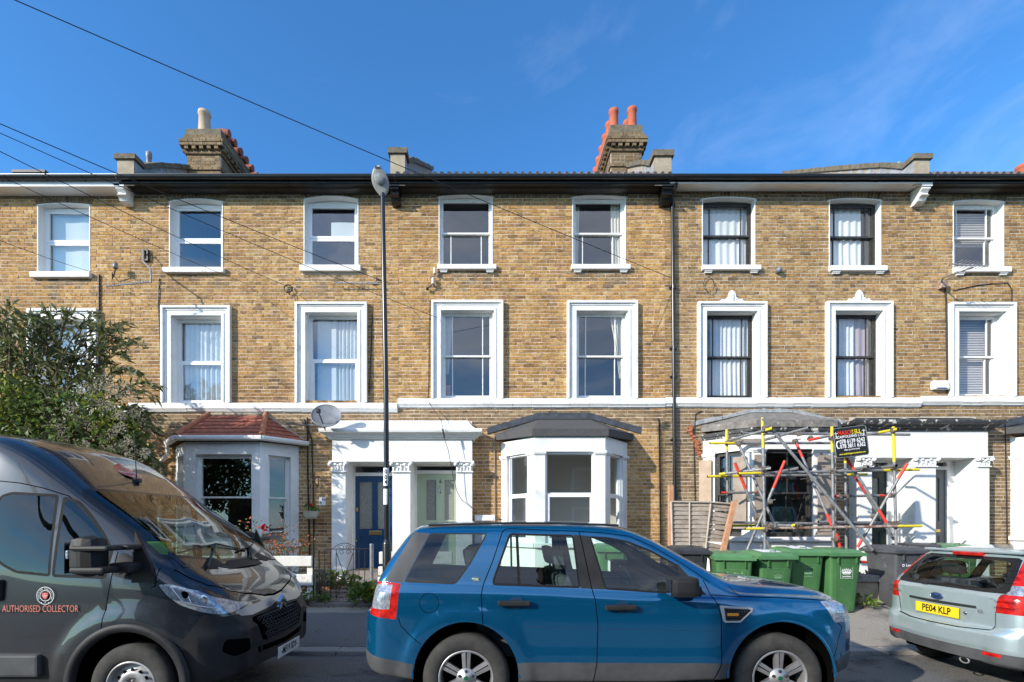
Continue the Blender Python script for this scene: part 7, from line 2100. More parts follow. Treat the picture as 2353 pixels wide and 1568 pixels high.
sh.line('crease', conv([(1470, 1015), (2062, 1032)], 271, o2), .006, filt=side, keep=['body']); sh.line('crease', conv([(-50, 1034), (895, 1052)], 271), .006, filt=side, keep=['body'])
sh.line('gap', [(FA + .455, .56), (3.22, .80), (3.17, .84)], .007, filt=side, keep=['body'])
bd = sh.emit('body', 'body', paintb, blue)
M['creaseblue'] = plain('blue_crease', (.004, .03, .075), .5)
sh.emit('crease', 'moulding_edge', M['creaseblue'], blue)
for nm, on, mt in (('windscreen', 'windscreen', 'carglass'),): sh.emit(nm, on, M[mt], blue)
for md in ('near', 'far'): sh.emit('sill_cladding', 'sill_cladding', M['trim'], blue, md); sh.emit('bumper_cladding', 'bumper_cladding', M['trim'], blue, md); sh.emit('front_cladding', 'bumper_cladding', M['trim'], blue, md); sh.emit('gap', 'panel_gap', M['gap'], blue, md)
for nm, on, mt in (('dpillar', 'rear_pillar_trim', 'trim'), ('bpillar', 'door_pillar_trim', 'trimdark'), ('quarter_glass', 'quarter_window_band', 'trimdark'), ('rear_glass_trim', 'window_rubber', 'rubber'), ('front_glass_trim', 'window_rubber', 'rubber'), ('sail_panel', 'mirror_sail', 'trimdark'),
                   ('quarter_clear', 'quarter_window', 'shopglass'), ('rear_glass', 'rear_door_window', 'carglass'), ('front_glass', 'front_door_window', 'carglass'), ('tail_lamp', 'tail_lamp', 'lampred'), ('tail_clear', 'reversing_lens', 'lampclear'), ('head_lamp', 'headlight', 'lampclear')):
    for md in ('near', 'far'): sh.emit(nm, on, M[mt], blue, md)
for x in (RA, FA):
    arch_liner(blue, x, WZ + .03, .45, .955)
    for yy in (-.945, .945): wheel(blue, x, yy, WZ, .372, .235, 'alloy6', M['alloy'], rimr=.235)
    for sg in (-1, 1):
        b = MB(); b.tube([(x + .452 * math.cos(t), sg * .957, WZ + .03 + .462 * math.sin(t)) for t in [R(-2 + 184 * k / 30) for k in range(31)]], .012, 6); b.build('arch_lip', paintb if True else None, blue, True)
# the inside: tub, dashboard, seats, wheel, mirror
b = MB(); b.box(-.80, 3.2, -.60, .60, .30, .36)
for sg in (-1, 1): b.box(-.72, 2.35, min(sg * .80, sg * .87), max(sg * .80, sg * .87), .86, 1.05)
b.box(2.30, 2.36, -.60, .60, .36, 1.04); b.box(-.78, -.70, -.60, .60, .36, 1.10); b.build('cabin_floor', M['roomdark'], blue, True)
b = MB(); b.rbox(1.75, 2.30, -.78, .78, .80, 1.06, .06); b.build('dashboard', M['trimdark'], blue, True)
for (x, y) in ((1.22, -.38), (1.22, .38)): seat(blue, x, y, M['seatgrey'], .98)
for y in (-.45, 0, .45): seat(blue, .38, y, M['seatgrey'], .92, z0=.66)
b = MB(); b.tube([(1.72 - .06 * math.sin(t), .38 + .19 * math.cos(t), 1.03 + .18 * math.sin(t)) for t in [2 * math.pi * k / 24 for k in range(25)]], .016, 8); b.tube([(1.72, .20, 1.03), (1.72, .56, 1.03)], .02, 6); b.tube([(1.72, .38, 1.03), (1.95, .38, .95)], .03, 6); b.build('steering_wheel', M['blackrough'], blue, True)
b = MB(); b.rbox(1.70, 1.74, -.12, .12, 1.43, 1.50, .015); b.tube([(1.72, 0, 1.46), (1.62, 0, 1.60)], .01, 6); b.build('inner_mirror', M['blackrough'], blue, True)
def mirror(y0, sg):
    b = MB(); b.T = lambda p: (p[0], p[1] * sg, p[2])
    x0 = (1386.7 + .2741 * 572 - 1135) / 283 + .236; x1 = (1386.7 + .2741 * 835 - 1135) / 283 + .236
    z0, z1 = 1.075, 1.245
    b.rbox(x0, x1 - .02, -1.12, -.965, z0, z1, .045); b.rbox(x1 - .07, x1 + .02, -1.05, -.90, z0 - .0, z0 + .09, .02); b.build('door_mirror', M['trimdark'], blue, True)
    b = MB(); b.T = lambda p: (p[0], p[1] * sg, p[2]); b.box(x0 - .002, x0 + .001, -1.10, -.98, z0 + .02, z1 - .02); b.build('mirror_glass', M['chrome'], blue, True)
mirror(0, 1); mirror(0, -1)
# handles, vent, badge, door handles
def handle(x0, x1, z):
    for sg in (-1, 1):
        b = MB(); b.T = lambda p: (p[0], p[1] * sg, p[2]); b.rbox(x0, x1, -1.0, -.965, z - .022, z + .022, .012); h = b.build('door_handle', M['trimdark'], blue, True)
        c = MB(); c.T = b.T; xm = (x0 + x1) / 2 + .02
        c.lathe([(.001, .0), (.065, -.001)], (0, 0, 0), axis='y', n=20); c.v = [((v[0] + xm), -.958 * sg, v[2] * .8 + z) for v in [(p[0], p[1], p[2]) for p in c.v]]; c.build('handle_cup', M['creaseblue'], blue, True)
hx = conv([(1230, 825), (1505, 825), (15, 0)], 275, o2); handle(hx[0][0], hx[1][0], hx[0][1]); hx = conv([(15, 860), (285, 860)], 275); handle(hx[0][0], hx[1][0], hx[0][1])
M['ventsilver'] = plain('silver_vent_paint', (.50, .50, .51), .35, .2)
vp = conv([(972, 840), (1232, 855), (1225, 885), (1130, 976), (997, 978)], 271)
for sg in (-1, 1):
    yv = -.962
    def fr(poly, y0, y1, mat, nm, par, T=None):
        b = MB(); b.T = lambda p: (p[0], p[1] * sg, p[2]); b.prism(poly[::-1], y0, y1); return b.build(nm, mat, par, True)
    vv_ = fr(round_poly(vp, .012, 3), yv - .012, yv + .02, M['ventsilver'], 'side_vent', blue)
    fr(round_poly(inset(vp, .016), .006, 3), yv - .014, yv + .0, M['gap'], 'vent_recess', vv_)
    iz0, iz1 = min(p[1] for p in vp), max(p[1] for p in vp)
    bb_ = MB(); bb_.T = lambda p: (p[0], p[1] * sg, p[2])
    for k in range(2, 9):
        z = lerp(iz0, iz1, k / 10); x0 = vp[0][0] + .028; x1 = min(vp[1][0] - .03, vp[3][0] - .02 + (z - iz0) * .75); n = int((x1 - x0) / .018)
        if n > 0: bb_.box(x0, x1, yv - .018, yv - .013, z - .0022, z + .0022)
    for k in range(9):
        x = lerp(vp[0][0] + .03, vp[1][0] - .05, k / 8); bb_.box(x - .002, x + .002, yv - .018, yv - .013, lerp(iz0, iz1, .62), iz1 - .02)
    o = bb_.build('vent_mesh', M['trim'], vv_, True); o['kind'] = 'stuff'
    x0, z0 = conv([(1015, 922)], 271)[0]; x1, z1 = conv([(1110, 898)], 271)[0]
    b = MB(); b.T = lambda p: (p[0], p[1] * sg, p[2]); b.rbox(x0, x1, yv - .022, yv - .012, z0, z1, .004); b.build('side_indicator', M['lamporange'], blue, True)
bxz = conv([(1052, 617)], 266, o2)[0]; yb = sh.surf_y(*bxz) - .004
b = MB(); b.lathe([(.034, .0), (.031, -.004), (.001, -.005)], (0, 0, 0), axis='y', n=28); b.v = [(v[0] + bxz[0], v[1] + yb, v[2] * .55 + bxz[1]) for v in b.v]; bg = b.build('oval_badge', M['badgegreen'], blue, True)
b = MB(); b.tube([(bxz[0] + .034 * math.cos(t), yb - .002, bxz[1] + .019 * math.sin(t)) for t in [2 * math.pi * k / 28 for k in range(29)]], .0018, 5); b.build('badge_rim', M['alu'], blue, True)
text('badge_text', 'LAND-', .013, M['signwhite'], blue, face_cam(bxz[0], yb - .0065, bxz[1] + .006), True, local=True); text('badge_text', 'ROVER', .013, M['signwhite'], blue, face_cam(bxz[0], yb - .0065, bxz[1] - .006), True, local=True)
# headlamp ribs, tail lamp ribs, roof rail
for sg in (-1, 1):
    b = MB(); b.T = lambda p: (p[0], p[1] * sg, p[2])
    for k in range(7):
        z = .86 + k * .02; b.tube([(3.17 + .003 * k, sh.surf_y(3.17, z) - .002, z), (3.24, sh.surf_y(3.24, z) - .002, z)], .0025, 4)
    b.build('lamp_rib', M['chrome'], blue, True)
    b = MB(); b.T = lambda p: (p[0], p[1] * sg, p[2]); b.tube([(-.35 + 1.7 * k / 16, -.70 , 1.668 + .020 * math.sin(math.pi * k / 16)) for k in range(17)], .011, 6); b.build('roof_rail', M['trimdark'], blue, True)
b = MB(); b.rbox(3.45, 3.485, -.45, .45, .66, .80, .01); b.build('grille', M['trimdark'], blue, True)
b = MB(); b.tube([(2.25, .15, 1.245), (2.31, -.35, 1.205), (2.22, -.60, 1.205)], .010, 6); b.tube([(2.30, .55, 1.20), (2.33, .05, 1.225)], .010, 6); b.build('wiper', M['blackrough'], blue, True)
# ------------------------------------------------------------------ dark high-roof van
VX, VY = -3.0, 5.0
van = empty('parked_van', (VX, VY, 0.0), 'black high-roof van marked AUTHORISED COLLECTOR, parked at the left edge', 'van')
paintv = paint_mat('van_paint', (.006, .009, .014), (.012, .016, .023), rough=.26, metal=.25, dust=.13, dustc=(.16, .15, .14))
Z = .345
def vs_(zb, hw, zbelt, hwbelt, zc, hwc, zr): return sect(zb, hw, zbelt, hwbelt, zc, hwc, zr)
S = [(-4.6, vs_(.36, 1.0, 1.30, .99, 2.38, .84, 2.50)), (-4.55, vs_(.35, 1.02, 1.30, 1.005, 2.40, .85, 2.52)), (-1.55, vs_(.33, 1.025, 1.30, 1.01, 2.40, .86, 2.52)), (-1.25, vs_(.33, 1.025, 1.30, 1.01, 2.35, .865, 2.49)), (-1.0, vs_(.33, 1.025, 1.30, 1.01, 2.23, .87, 2.39)),
     (-.80, vs_(.33, 1.025, 1.30, 1.008, 2.10, .87, 2.25)), (-.62, vs_(.33, 1.025, 1.30, 1.006, 1.975, .865, 2.11)), (-.52, vs_(.33, 1.025, 1.30, 1.004, 1.90, .87, 2.03)), (-.15, vs_(.33, 1.025, 1.285, 1.0, 1.62, .895, 1.78)), (.05, vs_(.33, 1.024, 1.27, .998, 1.475, .91, 1.635)),
     (.22, vs_(.33, 1.02, 1.24, .993, 1.345, .92, 1.50)), (.34, vs_(.33, 1.015, 1.20, .985, 1.275, .905, 1.39)), (.45, vs_(.33, .995, 1.165, .965, 1.21, .87, 1.30)), (.58, vs_(.33, .965, 1.11, .935, 1.15, .83, 1.225)), (.70, vs_(.34, .915, 1.03, .885, 1.075, .78, 1.15)),
     (.79, vs_(.35, .855, .945, .83, .99, .72, 1.07)), (.85, vs_(.36, .79, .87, .77, .91, .68, .985)), (.885, vs_(.37, .72, .80, .70, .84, .63, .90)), (.905, vs_(.39, .66, .74, .64, .77, .58, .82))]
AX = 0.02
def van_disp(c):
    x, y, z = c
    if y < -.6 and z < 1.1:
        d = math.hypot(x - AX, z - Z)
        if d < .66: y -= .024 * smooth01((.66 - d) / .06)
    if x > .5 and z < .80: x += .035 * smooth01((.80 - z) / .06)          # bumper stands proud
    if x > .6 and .40 < z < .52: x += .0
    return (x, y, z)
S = [((.30 + (x - .30) * .80) if x > .30 else x, c) for x, c in S]
sh = Shell(S, .045, 6, van_disp, cap=lambda sg, u, z: (.045 if sg > 0 else .02) * (1 - u * u))
sh.cut('void', circle(AX, Z + .02, .435, 44, .44), filt=lambda n, c: c.z < 1.0 and c.y < -.55)
sh.cut('void', circle(AX - 3.45, Z + .02, .435, 32, .44), filt=lambda n, c: c.z < 1.0 and c.y < -.55)
def vc(pts, s_=275.0): return [((.3624 * a - 1135) / s_ - VX, 1.67 - (999.7 + .3624 * b - 1207) / s_) for a, b in pts]
sideF = SIDE(-.25)
wf = round_poly(vc([(-60, 375), (90, 358), (250, 360), (396, 385), (420, 892), (200, 872), (70, 800), (10, 640), (-60, 640)], 273)[0:1] + vc([(8, 500), (30, 400), (90, 366), (355, 372), (396, 392), (408, 892), (180, 866), (72, 805), (25, 700)], 273)[1:], .04)
wf = round_poly(vc([(14, 470), (40, 385), (110, 362), (380, 378), (404, 890), (190, 868), (82, 812), (36, 720)], 273), .035)
wq = round_poly(vc([(404, 388), (500, 418), (585, 500), (680, 610), (765, 730), (745, 905), (412, 892)], 273), .03)
sh.cut('side_window_rubber', wf, filt=sideF); sh.cut('side_window', inset(wf, .022), filt=sideF, keep=['side_window_rubber'])
sh.cut('quarter_rubber', wq, filt=sideF, keep=['body']); sh.cut('quarter_window', inset(wq, .024), filt=sideF, keep=['quarter_rubber'])
topF = lambda n, c: n.z > .2 and c.z > 1.15 and n.x > .1
q_ = lambda P: [((.30 + (x - .30) * .80) if x > .30 else x, y) for x, y in P]
ws = [(-.47, .1), (-.47, 0), (-.49, -.45), (-.535, -.80), (-.50, -.85), (.0, -.89), (.20, -.905), (.27, -.86), (.35, -.60), (.42, -.30), (.44, 0), (.44, .1)]
sh.cut('windscreen_band', q_(ws), (0, 1), filt=topF, keep=['body'])
wsi = [(-.44, .1), (-.44, 0), (-.46, -.45), (-.50, -.79), (.0, -.86), (.19, -.875), (.24, -.84), (.32, -.60), (.385, -.30), (.40, 0), (.40, .1)]
sh.cut('windscreen', q_(wsi), (0, 1), filt=topF, keep=['windscreen_band'])
# headlight
hl = [(.25, 1.185), (.36, 1.18), (.52, 1.125), (.66, 1.03), (.745, .965), (.74, .915), (.66, .915), (.56, .95), (.42, 1.015), (.33, 1.09)]
sh.cut('headlight', round_poly(hl, .02), filt=lambda n, c: c.y < -.45, keep=['body'])
# bumper: dark plastic below
sh.cut('bumper', [(.44, .2), (.42, .45), (.46, .62), (.46, .74), (.50, .80), (.58, .925), (.70, .89), (1.2, .87), (1.2, .2)], filt=lambda n, c: c.z < 1.0 and c.x > .3, keep=['body'])
frF = lambda n, c: n.x > .2 and c.x > .5
gr = [(.1, .825), (0, .825), (-.505, .825), (-.52, .79), (-.43, .60), (-.38, .585), (0, .585), (.1, .585)]
sh.cut('grille_mouth', gr, (1, 2), filt=frF)
sh.cut('grille_bar', [(.1, .975), (0, .975), (-.10, .955), (-.35, .935), (-.56, .93), (-.72, .91), (-.66, .865), (-.50, .845), (-.10, .865), (0, .90), (.1, .90)], (1, 2), filt=frF, keep=['body', 'bumper'])
sh.cut('lower_vent', [(.1, .53), (0, .53), (-.50, .55), (-.50, .50), (0, .48), (.1, .48)], (1, 2), filt=frF, keep=['bumper'])
sh.cut('fog_recess', round_poly([(-.62, .66), (-.86, .70), (-.88, .60), (-.80, .54), (-.60, .56)], .03), (1, 2), filt=lambda n, c: c.x > .5, keep=['bumper'])
L = lambda pts, w=.008, keep=('body',), f=sideF: sh.line('gap', pts, w, filt=f, keep=list(keep))
L(vc([(765, 740), (750, 915), (738, 1000), (725, 1100), (708, 1245)], 276)); L(vc([(-80, 300), (60, 298), (200, 312), (330, 340), (480, 390), (600, 480), (700, 600), (765, 740)], 268), .008)
L(vc([(846, 875), (985, 800)], 270), .007); L(vc([(1085, 835), (1085, 940), (1060, 950)], 268), .007, f=lambda n, c: c.y < -.4)
sh.line('gap', q_([(.32, -.90), (.60, -.80), (.74, -.66), (.80, -.50), (.85, -.20), (.86, 0)]), .008, (0, 1), filt=lambda n, c: n.z > .1 and c.z > .88 and c.x > .25, keep=['body', 'grille_bar'])
sh.cut('lower_cladding', [(-1.6, .30), (-1.6, .62), (-.46, .62), (-.44, .30)], filt=lambda n, c: c.y < -.5 and c.z < .9, keep=['body'])
sh.emit('body', 'body', paintv, van)
for nm, on, mt, md in (('bumper', 'front_bumper', 'trimdark', 'both'), ('grille_mouth', 'grille_recess', 'gap', 'both'), ('lower_vent', 'lower_vent', 'gap', 'both'), ('gap', 'panel_gap', 'gap', 'split'), ('windscreen_band', 'windscreen_band', 'black', 'both'), ('windscreen', 'windscreen', 'vanscreen', 'both'),
                       ('side_window_rubber', 'window_rubber', 'rubber', 'split'), ('side_window', 'door_window', 'privglass', 'split'), ('quarter_rubber', 'window_rubber', 'rubber', 'split'), ('quarter_window', 'quarter_window', 'privglass', 'split'), ('headlight', 'headlight', 'lampclear', 'split'), ('fog_recess', 'fog_lamp_recess', 'gap', 'split'), ('lower_cladding', 'side_cladding', 'trimdark', 'split')):
    if nm == 'windscreen' and 'vanscreen' not in M: M['vanscreen'] = glass_mat('van_windscreen', (.42, .52, .48), 2.0)
    for m_ in (('both',) if md == 'both' else ('near', 'far')): sh.emit(nm, on, M[mt], van, m_)
M['silverbar'] = plain('satin_grey_bar', (.34, .35, .37), .38, .6)
sh.emit('grille_bar', 'grille_bar', M['silverbar'], van)
for x in (AX, AX - 3.45):
    arch_liner(van, x, Z + .02, .44, 1.03)
    for yy in (-1.0, 1.0): wheel(van, x, yy, Z, .345, .215, 'steel', M['steelwheel'], rimr=.205)
for sg in (-1, 1):      # broad wheel arch moulding
    b = MB(); n = 34
    for k in range(n):
        a0, a1 = R(-8 + 196 * k / n), R(-8 + 196 * (k + 1) / n); q = []
        for a in (a0, a1):
            for r, d in ((.436, .0), (.44, .045), (.50, .050), (.515, .022)):
                q.append((AX + r * math.cos(a), sg * (1.018 + d - .01), Z + .02 + r * math.sin(a)))
        b.add(q, [(0, 1, 5, 4), (1, 2, 6, 5), (2, 3, 7, 6)], True)
    b.build('arch_moulding', M['trimdark'], van, True)
    b = MB(); b.T = lambda p: (p[0], p[1] * sg, p[2]); x0, z1 = vc([(-40, 1385)], 281)[0]; x1, z0 = vc([(278, 1524)], 281)[0]
    b.rbox(-1.5, x1, -1.065, -1.0, z0, z1, .02); b.build('rubbing_strip', M['trim'], van, True)
# interior
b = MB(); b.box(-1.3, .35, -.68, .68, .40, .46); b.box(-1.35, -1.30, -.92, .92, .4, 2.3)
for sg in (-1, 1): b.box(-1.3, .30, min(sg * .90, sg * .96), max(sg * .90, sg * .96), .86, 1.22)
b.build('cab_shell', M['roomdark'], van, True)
b = MB(); b.rbox(-.10, .42, -.88, .88, 1.05, 1.24, .06); b.rbox(-.15, .25, -.20, .20, .8, 1.2, .04); b.build('dashboard', M['trimdark'], van, True)
for y in (-.55, .15, .60): seat(van, -.78, y, M['seatgrey'], 1.0, z0=1.0)
b = MB(); b.tube([(-.22 - .10 * math.sin(t), .50 + .20 * math.cos(t), 1.30 + .17 * math.sin(t)) for t in [2 * math.pi * k / 24 for k in range(25)]], .016, 8); b.build('steering_wheel', M['blackrough'], van, True)
b = MB(); b.rbox(-.05, .10, -.78, -.45, 1.24, 1.50, .05); b.T = None; hv = b.build('hi_vis_jacket', M['hivis'], None, True); hv.parent = None; hv.location = (VX - .12, VY, 0.02); tag(hv, 'hi-vis yellow jacket lying on the dashboard of the dark van', 'jacket')
b = MB(); b.rbox(.05, .25, -.30, .10, 1.245, 1.255, .002); b.rbox(.0, .14, .25, .55, 1.245, 1.26, .002); b.build('papers', M['signwhite'], van, True)
# near side door mirror: two-part housing on double arms
def vmirror(sg):
    T = lambda p: (p[0], p[1] * sg, p[2]); m_ = empty('door_mirror'); m_.parent = van
    xa, za = vc([(445, 648)], 300)[0]; xb, zb_ = vc([(628, 918)], 300)[0]
    b = MB(T); b.rbox(xa + .02, xb, -1.33, -1.12, zb_ + .02, za + .01, .085); b.build('mirror_housing', M['trimdark'], m_, True)
    b = MB(T); b.rbox(xa + .06, xb + .10, -1.345, -1.17, zb_ + .05, zb_ + .10, .02); b.rbox(xa + .06, xb + .13, -1.345, -1.17, lerp(zb_, za, .68), lerp(zb_, za, .80), .02); b.rbox(xb + .0, xb + .16, -1.17, -.99, zb_ + .04, zb_ + .12, .02); b.rbox(xb + .0, xb + .16, -1.17, -.99, lerp(zb_, za, .68), lerp(zb_, za, .80), .02)
    b.build('mirror_arm', M['trimdark'], m_, True)
    b = MB(T); b.prism([(xb + .07, 1.20), (xb + .26, 1.20), (xb + .22, 1.36), (xb + .10, 1.62)], -1.02, -.985); b.build('mirror_sail', M['trimdark'], m_, True)
    b = MB(T); b.rbox(xa + .005, xa + .03, -1.31, -1.17, zb_ + .16, za - .10, .01); b.build('mirror_indicator', M['lampclear'], m_, True)
    b = MB(T); b.quad((xa + .0, -1.31, zb_ + .05), (xa + .0, -1.16, zb_ + .05), (xa + .0, -1.16, za - .04), (xa, -1.31, za - .04)); b.build('mirror_glass', M['chrome'], m_, True)
vmirror(1); vmirror(-1)
hx0, hz0 = vc([(0, 1040)], 278)[0]; b = MB(); b.rbox(hx0 - .12, hx0 + .085, -1.05, -1.0, hz0 - .01, hz0 + .17, .03); b.build('door_handle', M['trimdark'], van, True)
# grille mesh: rows of hexagons
b = MB()
for r in range(6):
    z = .61 + r * .038
    for k in range(-7, 8):
        y = (k + (.5 if r % 2 else 0)) * .068
        hwid = lerp(.40, .49, (z - .59) / .23)
        if abs(y) > hwid - .03: continue
        xx = .784 + .045 * (1 - (y / .62) ** 2) + .036 * smooth01((.80 - z) / .06) + .004
        pts = [(xx, y + .030 * math.cos(t) * 1.05, z + .0175 * math.sin(t)) for t in [R(60 * q) for q in range(7)]]
        b.tube(pts, .0042, 4)
b.T = None; o = b.build('grille_mesh', M['trim'], van, True); o['kind'] = 'stuff'
for (w, z0, h) in ((.155, .90, .055), (.155, .845, .055)):
    b = MB(); xx = .845
    for sg in (-1, 1): b.add([(xx, 0, z0 + h), (xx, sg * w * .5, z0), (xx, sg * w * .5, z0 - .032), (xx, 0, z0 + h - .036), (xx - .03, 0, z0 + h), (xx - .03, sg * w * .5, z0), (xx - .03, sg * w * .5, z0 - .032), (xx - .03, 0, z0 + h - .036)], [(0, 1, 2, 3), (0, 4, 5, 1), (2, 6, 7, 3), (1, 5, 6, 2)])
    b.build('chevron_emblem', M['chrome'], van, True)
b = MB()
for k in range(8): b.box(.825, .848, -.46 + .125 * k, -.45 + .125 * k, .485, .545)
b.build('vent_rib', M['trimdark'], van, True)
fx = .868
b = MB(); b.rbox(fx - .012, fx, -.16, .36, .345, .458, .004); pv = b.build('number_plate', M['platewhite'], van, True)
def face_x(x, y, z, sg=1): return Matrix.Translation((x, y, z)) @ Matrix.Rotation(R(90) * sg, 4, 'Z') @ Matrix.Rotation(R(90), 4, 'X')
text('plate_text', '-MF19 SDY-', .098, M['black'], van, face_x(fx + .002, .10, .402), True, sx=.80, local=True)
# door lettering and round badge, high brow shield, bonnet badge
M['letterorange'] = plain('faded_orange_print', (.50, .14, .09), .6)
tx, tz = vc([(257, 1107)], 283)[0]
text('door_lettering', 'AUTHORISED COLLECTOR', .0785, M['letterorange'], van, face_cam(tx, -1.036, tz + .004) , False, sx=.65, local=True)
cx_, cz_ = vc([(286, 1020)], 283)[0]; yb = -1.032
b = MB(); b.lathe([(.072, 0), (.070, -.001), (.068, -.001), (.068, 0)], (cx_, yb, cz_), axis='y', n=40); b.lathe([(.041, 0), (.0430, -.001), (.045, 0)], (cx_, yb, cz_), axis='y', n=32); rb = b.build('round_badge', M['signwhite'], van, True)
def shield(cx, cz, s, T=None):
    p = [(-.5, .5), (-.25, .44), (0, .52), (.25, .44), (.5, .5), (.46, 0), (.30, -.32), (0, -.55), (-.30, -.32), (-.46, 0)]
    return [(cx + a * s, cz + c * s) for a, c in p]
b = MB(); b.prism(shield(cx_, cz_, .052)[::-1], yb - .003, yb); b.build('red_shield', M['letterred'] if 'letterred' in M else plain('shield_red', (.55, .08, .07), .5), rb, True)
for k, ch in enumerate('CLOTHING COLLECTION'):
    a = R(205 - 230 * k / 18); r = .0560
    text('badge_letter', ch, .0165, M['signwhite'], van, Matrix.Translation((cx_ + r * math.cos(a), yb - .002, cz_ + r * math.sin(a))) @ Matrix.Rotation(-(a - R(90)), 4, 'Y') @ Matrix.Rotation(R(90), 4, 'X'), False, local=True) if ch != ' ' else None
for k in range(3): b = MB(); b.ball((cx_ - .03 + .03 * k, yb - .001, cz_ - .056), .004, 1, .2, 1, 6); b.build('badge_dot', M['signwhite'], van, True)
for (k, s_) in enumerate(('THE', 'SALVATION', 'ARMY')):
    text('shield_word', s_, .009, M['signwhite'], van, face_cam(cx_, yb - .005, cz_ + .014 - .012 * k), True, sx=.8, local=True)
# shield decal on the sloping brow above the windscreen
dgr = bpy.context.evaluated_depsgraph_get()
def brow(x): 
    P = sh.P[min(range(len(sh.X)), key=lambda k: abs(sh.X[k] - x))]; return P
def on_top(x, y, lift=.004):
    P = brow(x); ys = P[::-1, 0]; zs = P[::-1, 1]; return (x, y, float(np.interp(abs(y), ys, zs)) + lift)
bb_ = MB(); pl_ = shield(0, 0, .34)
def on_brow(u, v, lift=.006): return on_top(-.735 - v * .62, u * 1.0, lift)
rings = [[(a * t, c * t) for a, c in pl_] for t in (1.0, .66, .33)]
vs = [on_brow(a, c) for rg in rings for a, c in rg] + [on_brow(0, 0)]; m_ = len(pl_)
bb_.add(vs, [(k * m_ + j, k * m_ + (j + 1) % m_, (k + 1) * m_ + (j + 1) % m_, (k + 1) * m_ + j) for k in range(2) for j in range(m_)] + [(2 * m_ + j, 2 * m_ + (j + 1) % m_, 3 * m_) for j in range(m_)])
bb_.build('brow_shield', plain('shield_red_print', (.50, .09, .07), .35, coat=.6), van, True)
sl = math.atan2(.62, .62)
for k, (s_, sz) in enumerate((('THE', .045), ('SALVATION', .052), ('ARMY', .052))):
    x_ = -.735 - (.085 - .075 * k) * .62; pz = on_brow(0, (.085 - .075 * k), .012)
    text('brow_word', s_, sz, M['signwhite'], van, Matrix.Translation(pz) @ Matrix.Rotation(R(90), 4, 'Z') @ Matrix.Rotation(R(36), 4, 'X'), True, sx=.85, local=True)
p_ = on_top(.60, 0, .004); b = MB(lambda q: (p_[0] + q[0], p_[1] + q[1], p_[2] + q[2] - q[0] * .85)); b.lathe([(.072, 0), (.066, .001), (.001, .001)], n=24); b.build('bonnet_badge', plain('pale_badge', (.45, .42, .55), .4), van, True)
# wipers, cowl, aerial
b = MB()
for k in range(7): y = -.62 + .2 * k; b.tube([on_top(.425, y, .004), on_top(.425, y + .17, .004)], .006, 4)
b.build('cowl_louvre', M['trimdark'], van, True)
cw = MB(); n = 16; vs = []
for k in range(n + 1):
    y = lerp(-.84, .84, k / n); xf = .41 - .16 * (abs(y) / .9) ** 2
    vs += [on_top(xf - .01, y, .006), on_top(xf + .09, y, .006)]
cw.add(vs, [(2 * k, 2 * k + 1, 2 * k + 3, 2 * k + 2) for k in range(n)], True); cw.build('scuttle_panel', M['trimdark'], van, True)
for (a, c, e) in (((.28, -.62), (.26, -.18), (.33, .25)), ((.38, .18), (.30, .40), (.20, .72))):
    b = MB(); b.tube([on_top(.43, a[1], .02), on_top(c[0], c[1], .03)], .011, 6); b.tube([on_top(a[0] - .04, a[1] - .12, .016), on_top(c[0], c[1], .03), on_top(e[0], e[1], .016)], .008, 6); b.build('wiper', M['blackrough'], van, True)
b = MB(); q = on_top(-.62, -.05, 0); b.rbox(q[0] - .05, q[0] + .04, q[1] - .025, q[1] + .025, q[2] - .01, q[2] + .03, .01); b.tube([(q[0], q[1], q[2] + .02), (q[0] - .03, q[1], q[2] + .52)], [.006, .003], 6); b.build('roof_aerial', M['blackrough'], van, True)
for sg in (-1, 1):   # lamp internals seen through the lens
    b = MB(); b.T = lambda p: (p[0], p[1] * sg, p[2])
    def hy(x, z): return sh.surf_y(x, z) - .004
    b.tube([(.36, hy(.36, 1.15), 1.15), (.44, hy(.44, 1.04), 1.04), (.55, hy(.55, 1.0), 1.0), (.66, hy(.66, .96), .965)], .006, 5); b.tube([(.45, hy(.45, 1.14), 1.14), (.50, hy(.50, 1.03), 1.03)], .006, 5); b.tube([(.30, hy(.3, 1.18), 1.18), (.52, hy(.52, 1.12), 1.12), (.66, hy(.66, 1.02), 1.02)], .006, 5)
    b.build('lamp_rim', M['chrome'], van, True)
    for (x, z, r) in ((.45, 1.095, .035), (.57, 1.05, .04)):
        b = MB(); b.ball((x, (hy(x, z) + .002) * sg, z), r, 1, .15, .9, 14); b.build('lamp_bowl', M['gap'] if x < .5 else M['chrome'], van, True)
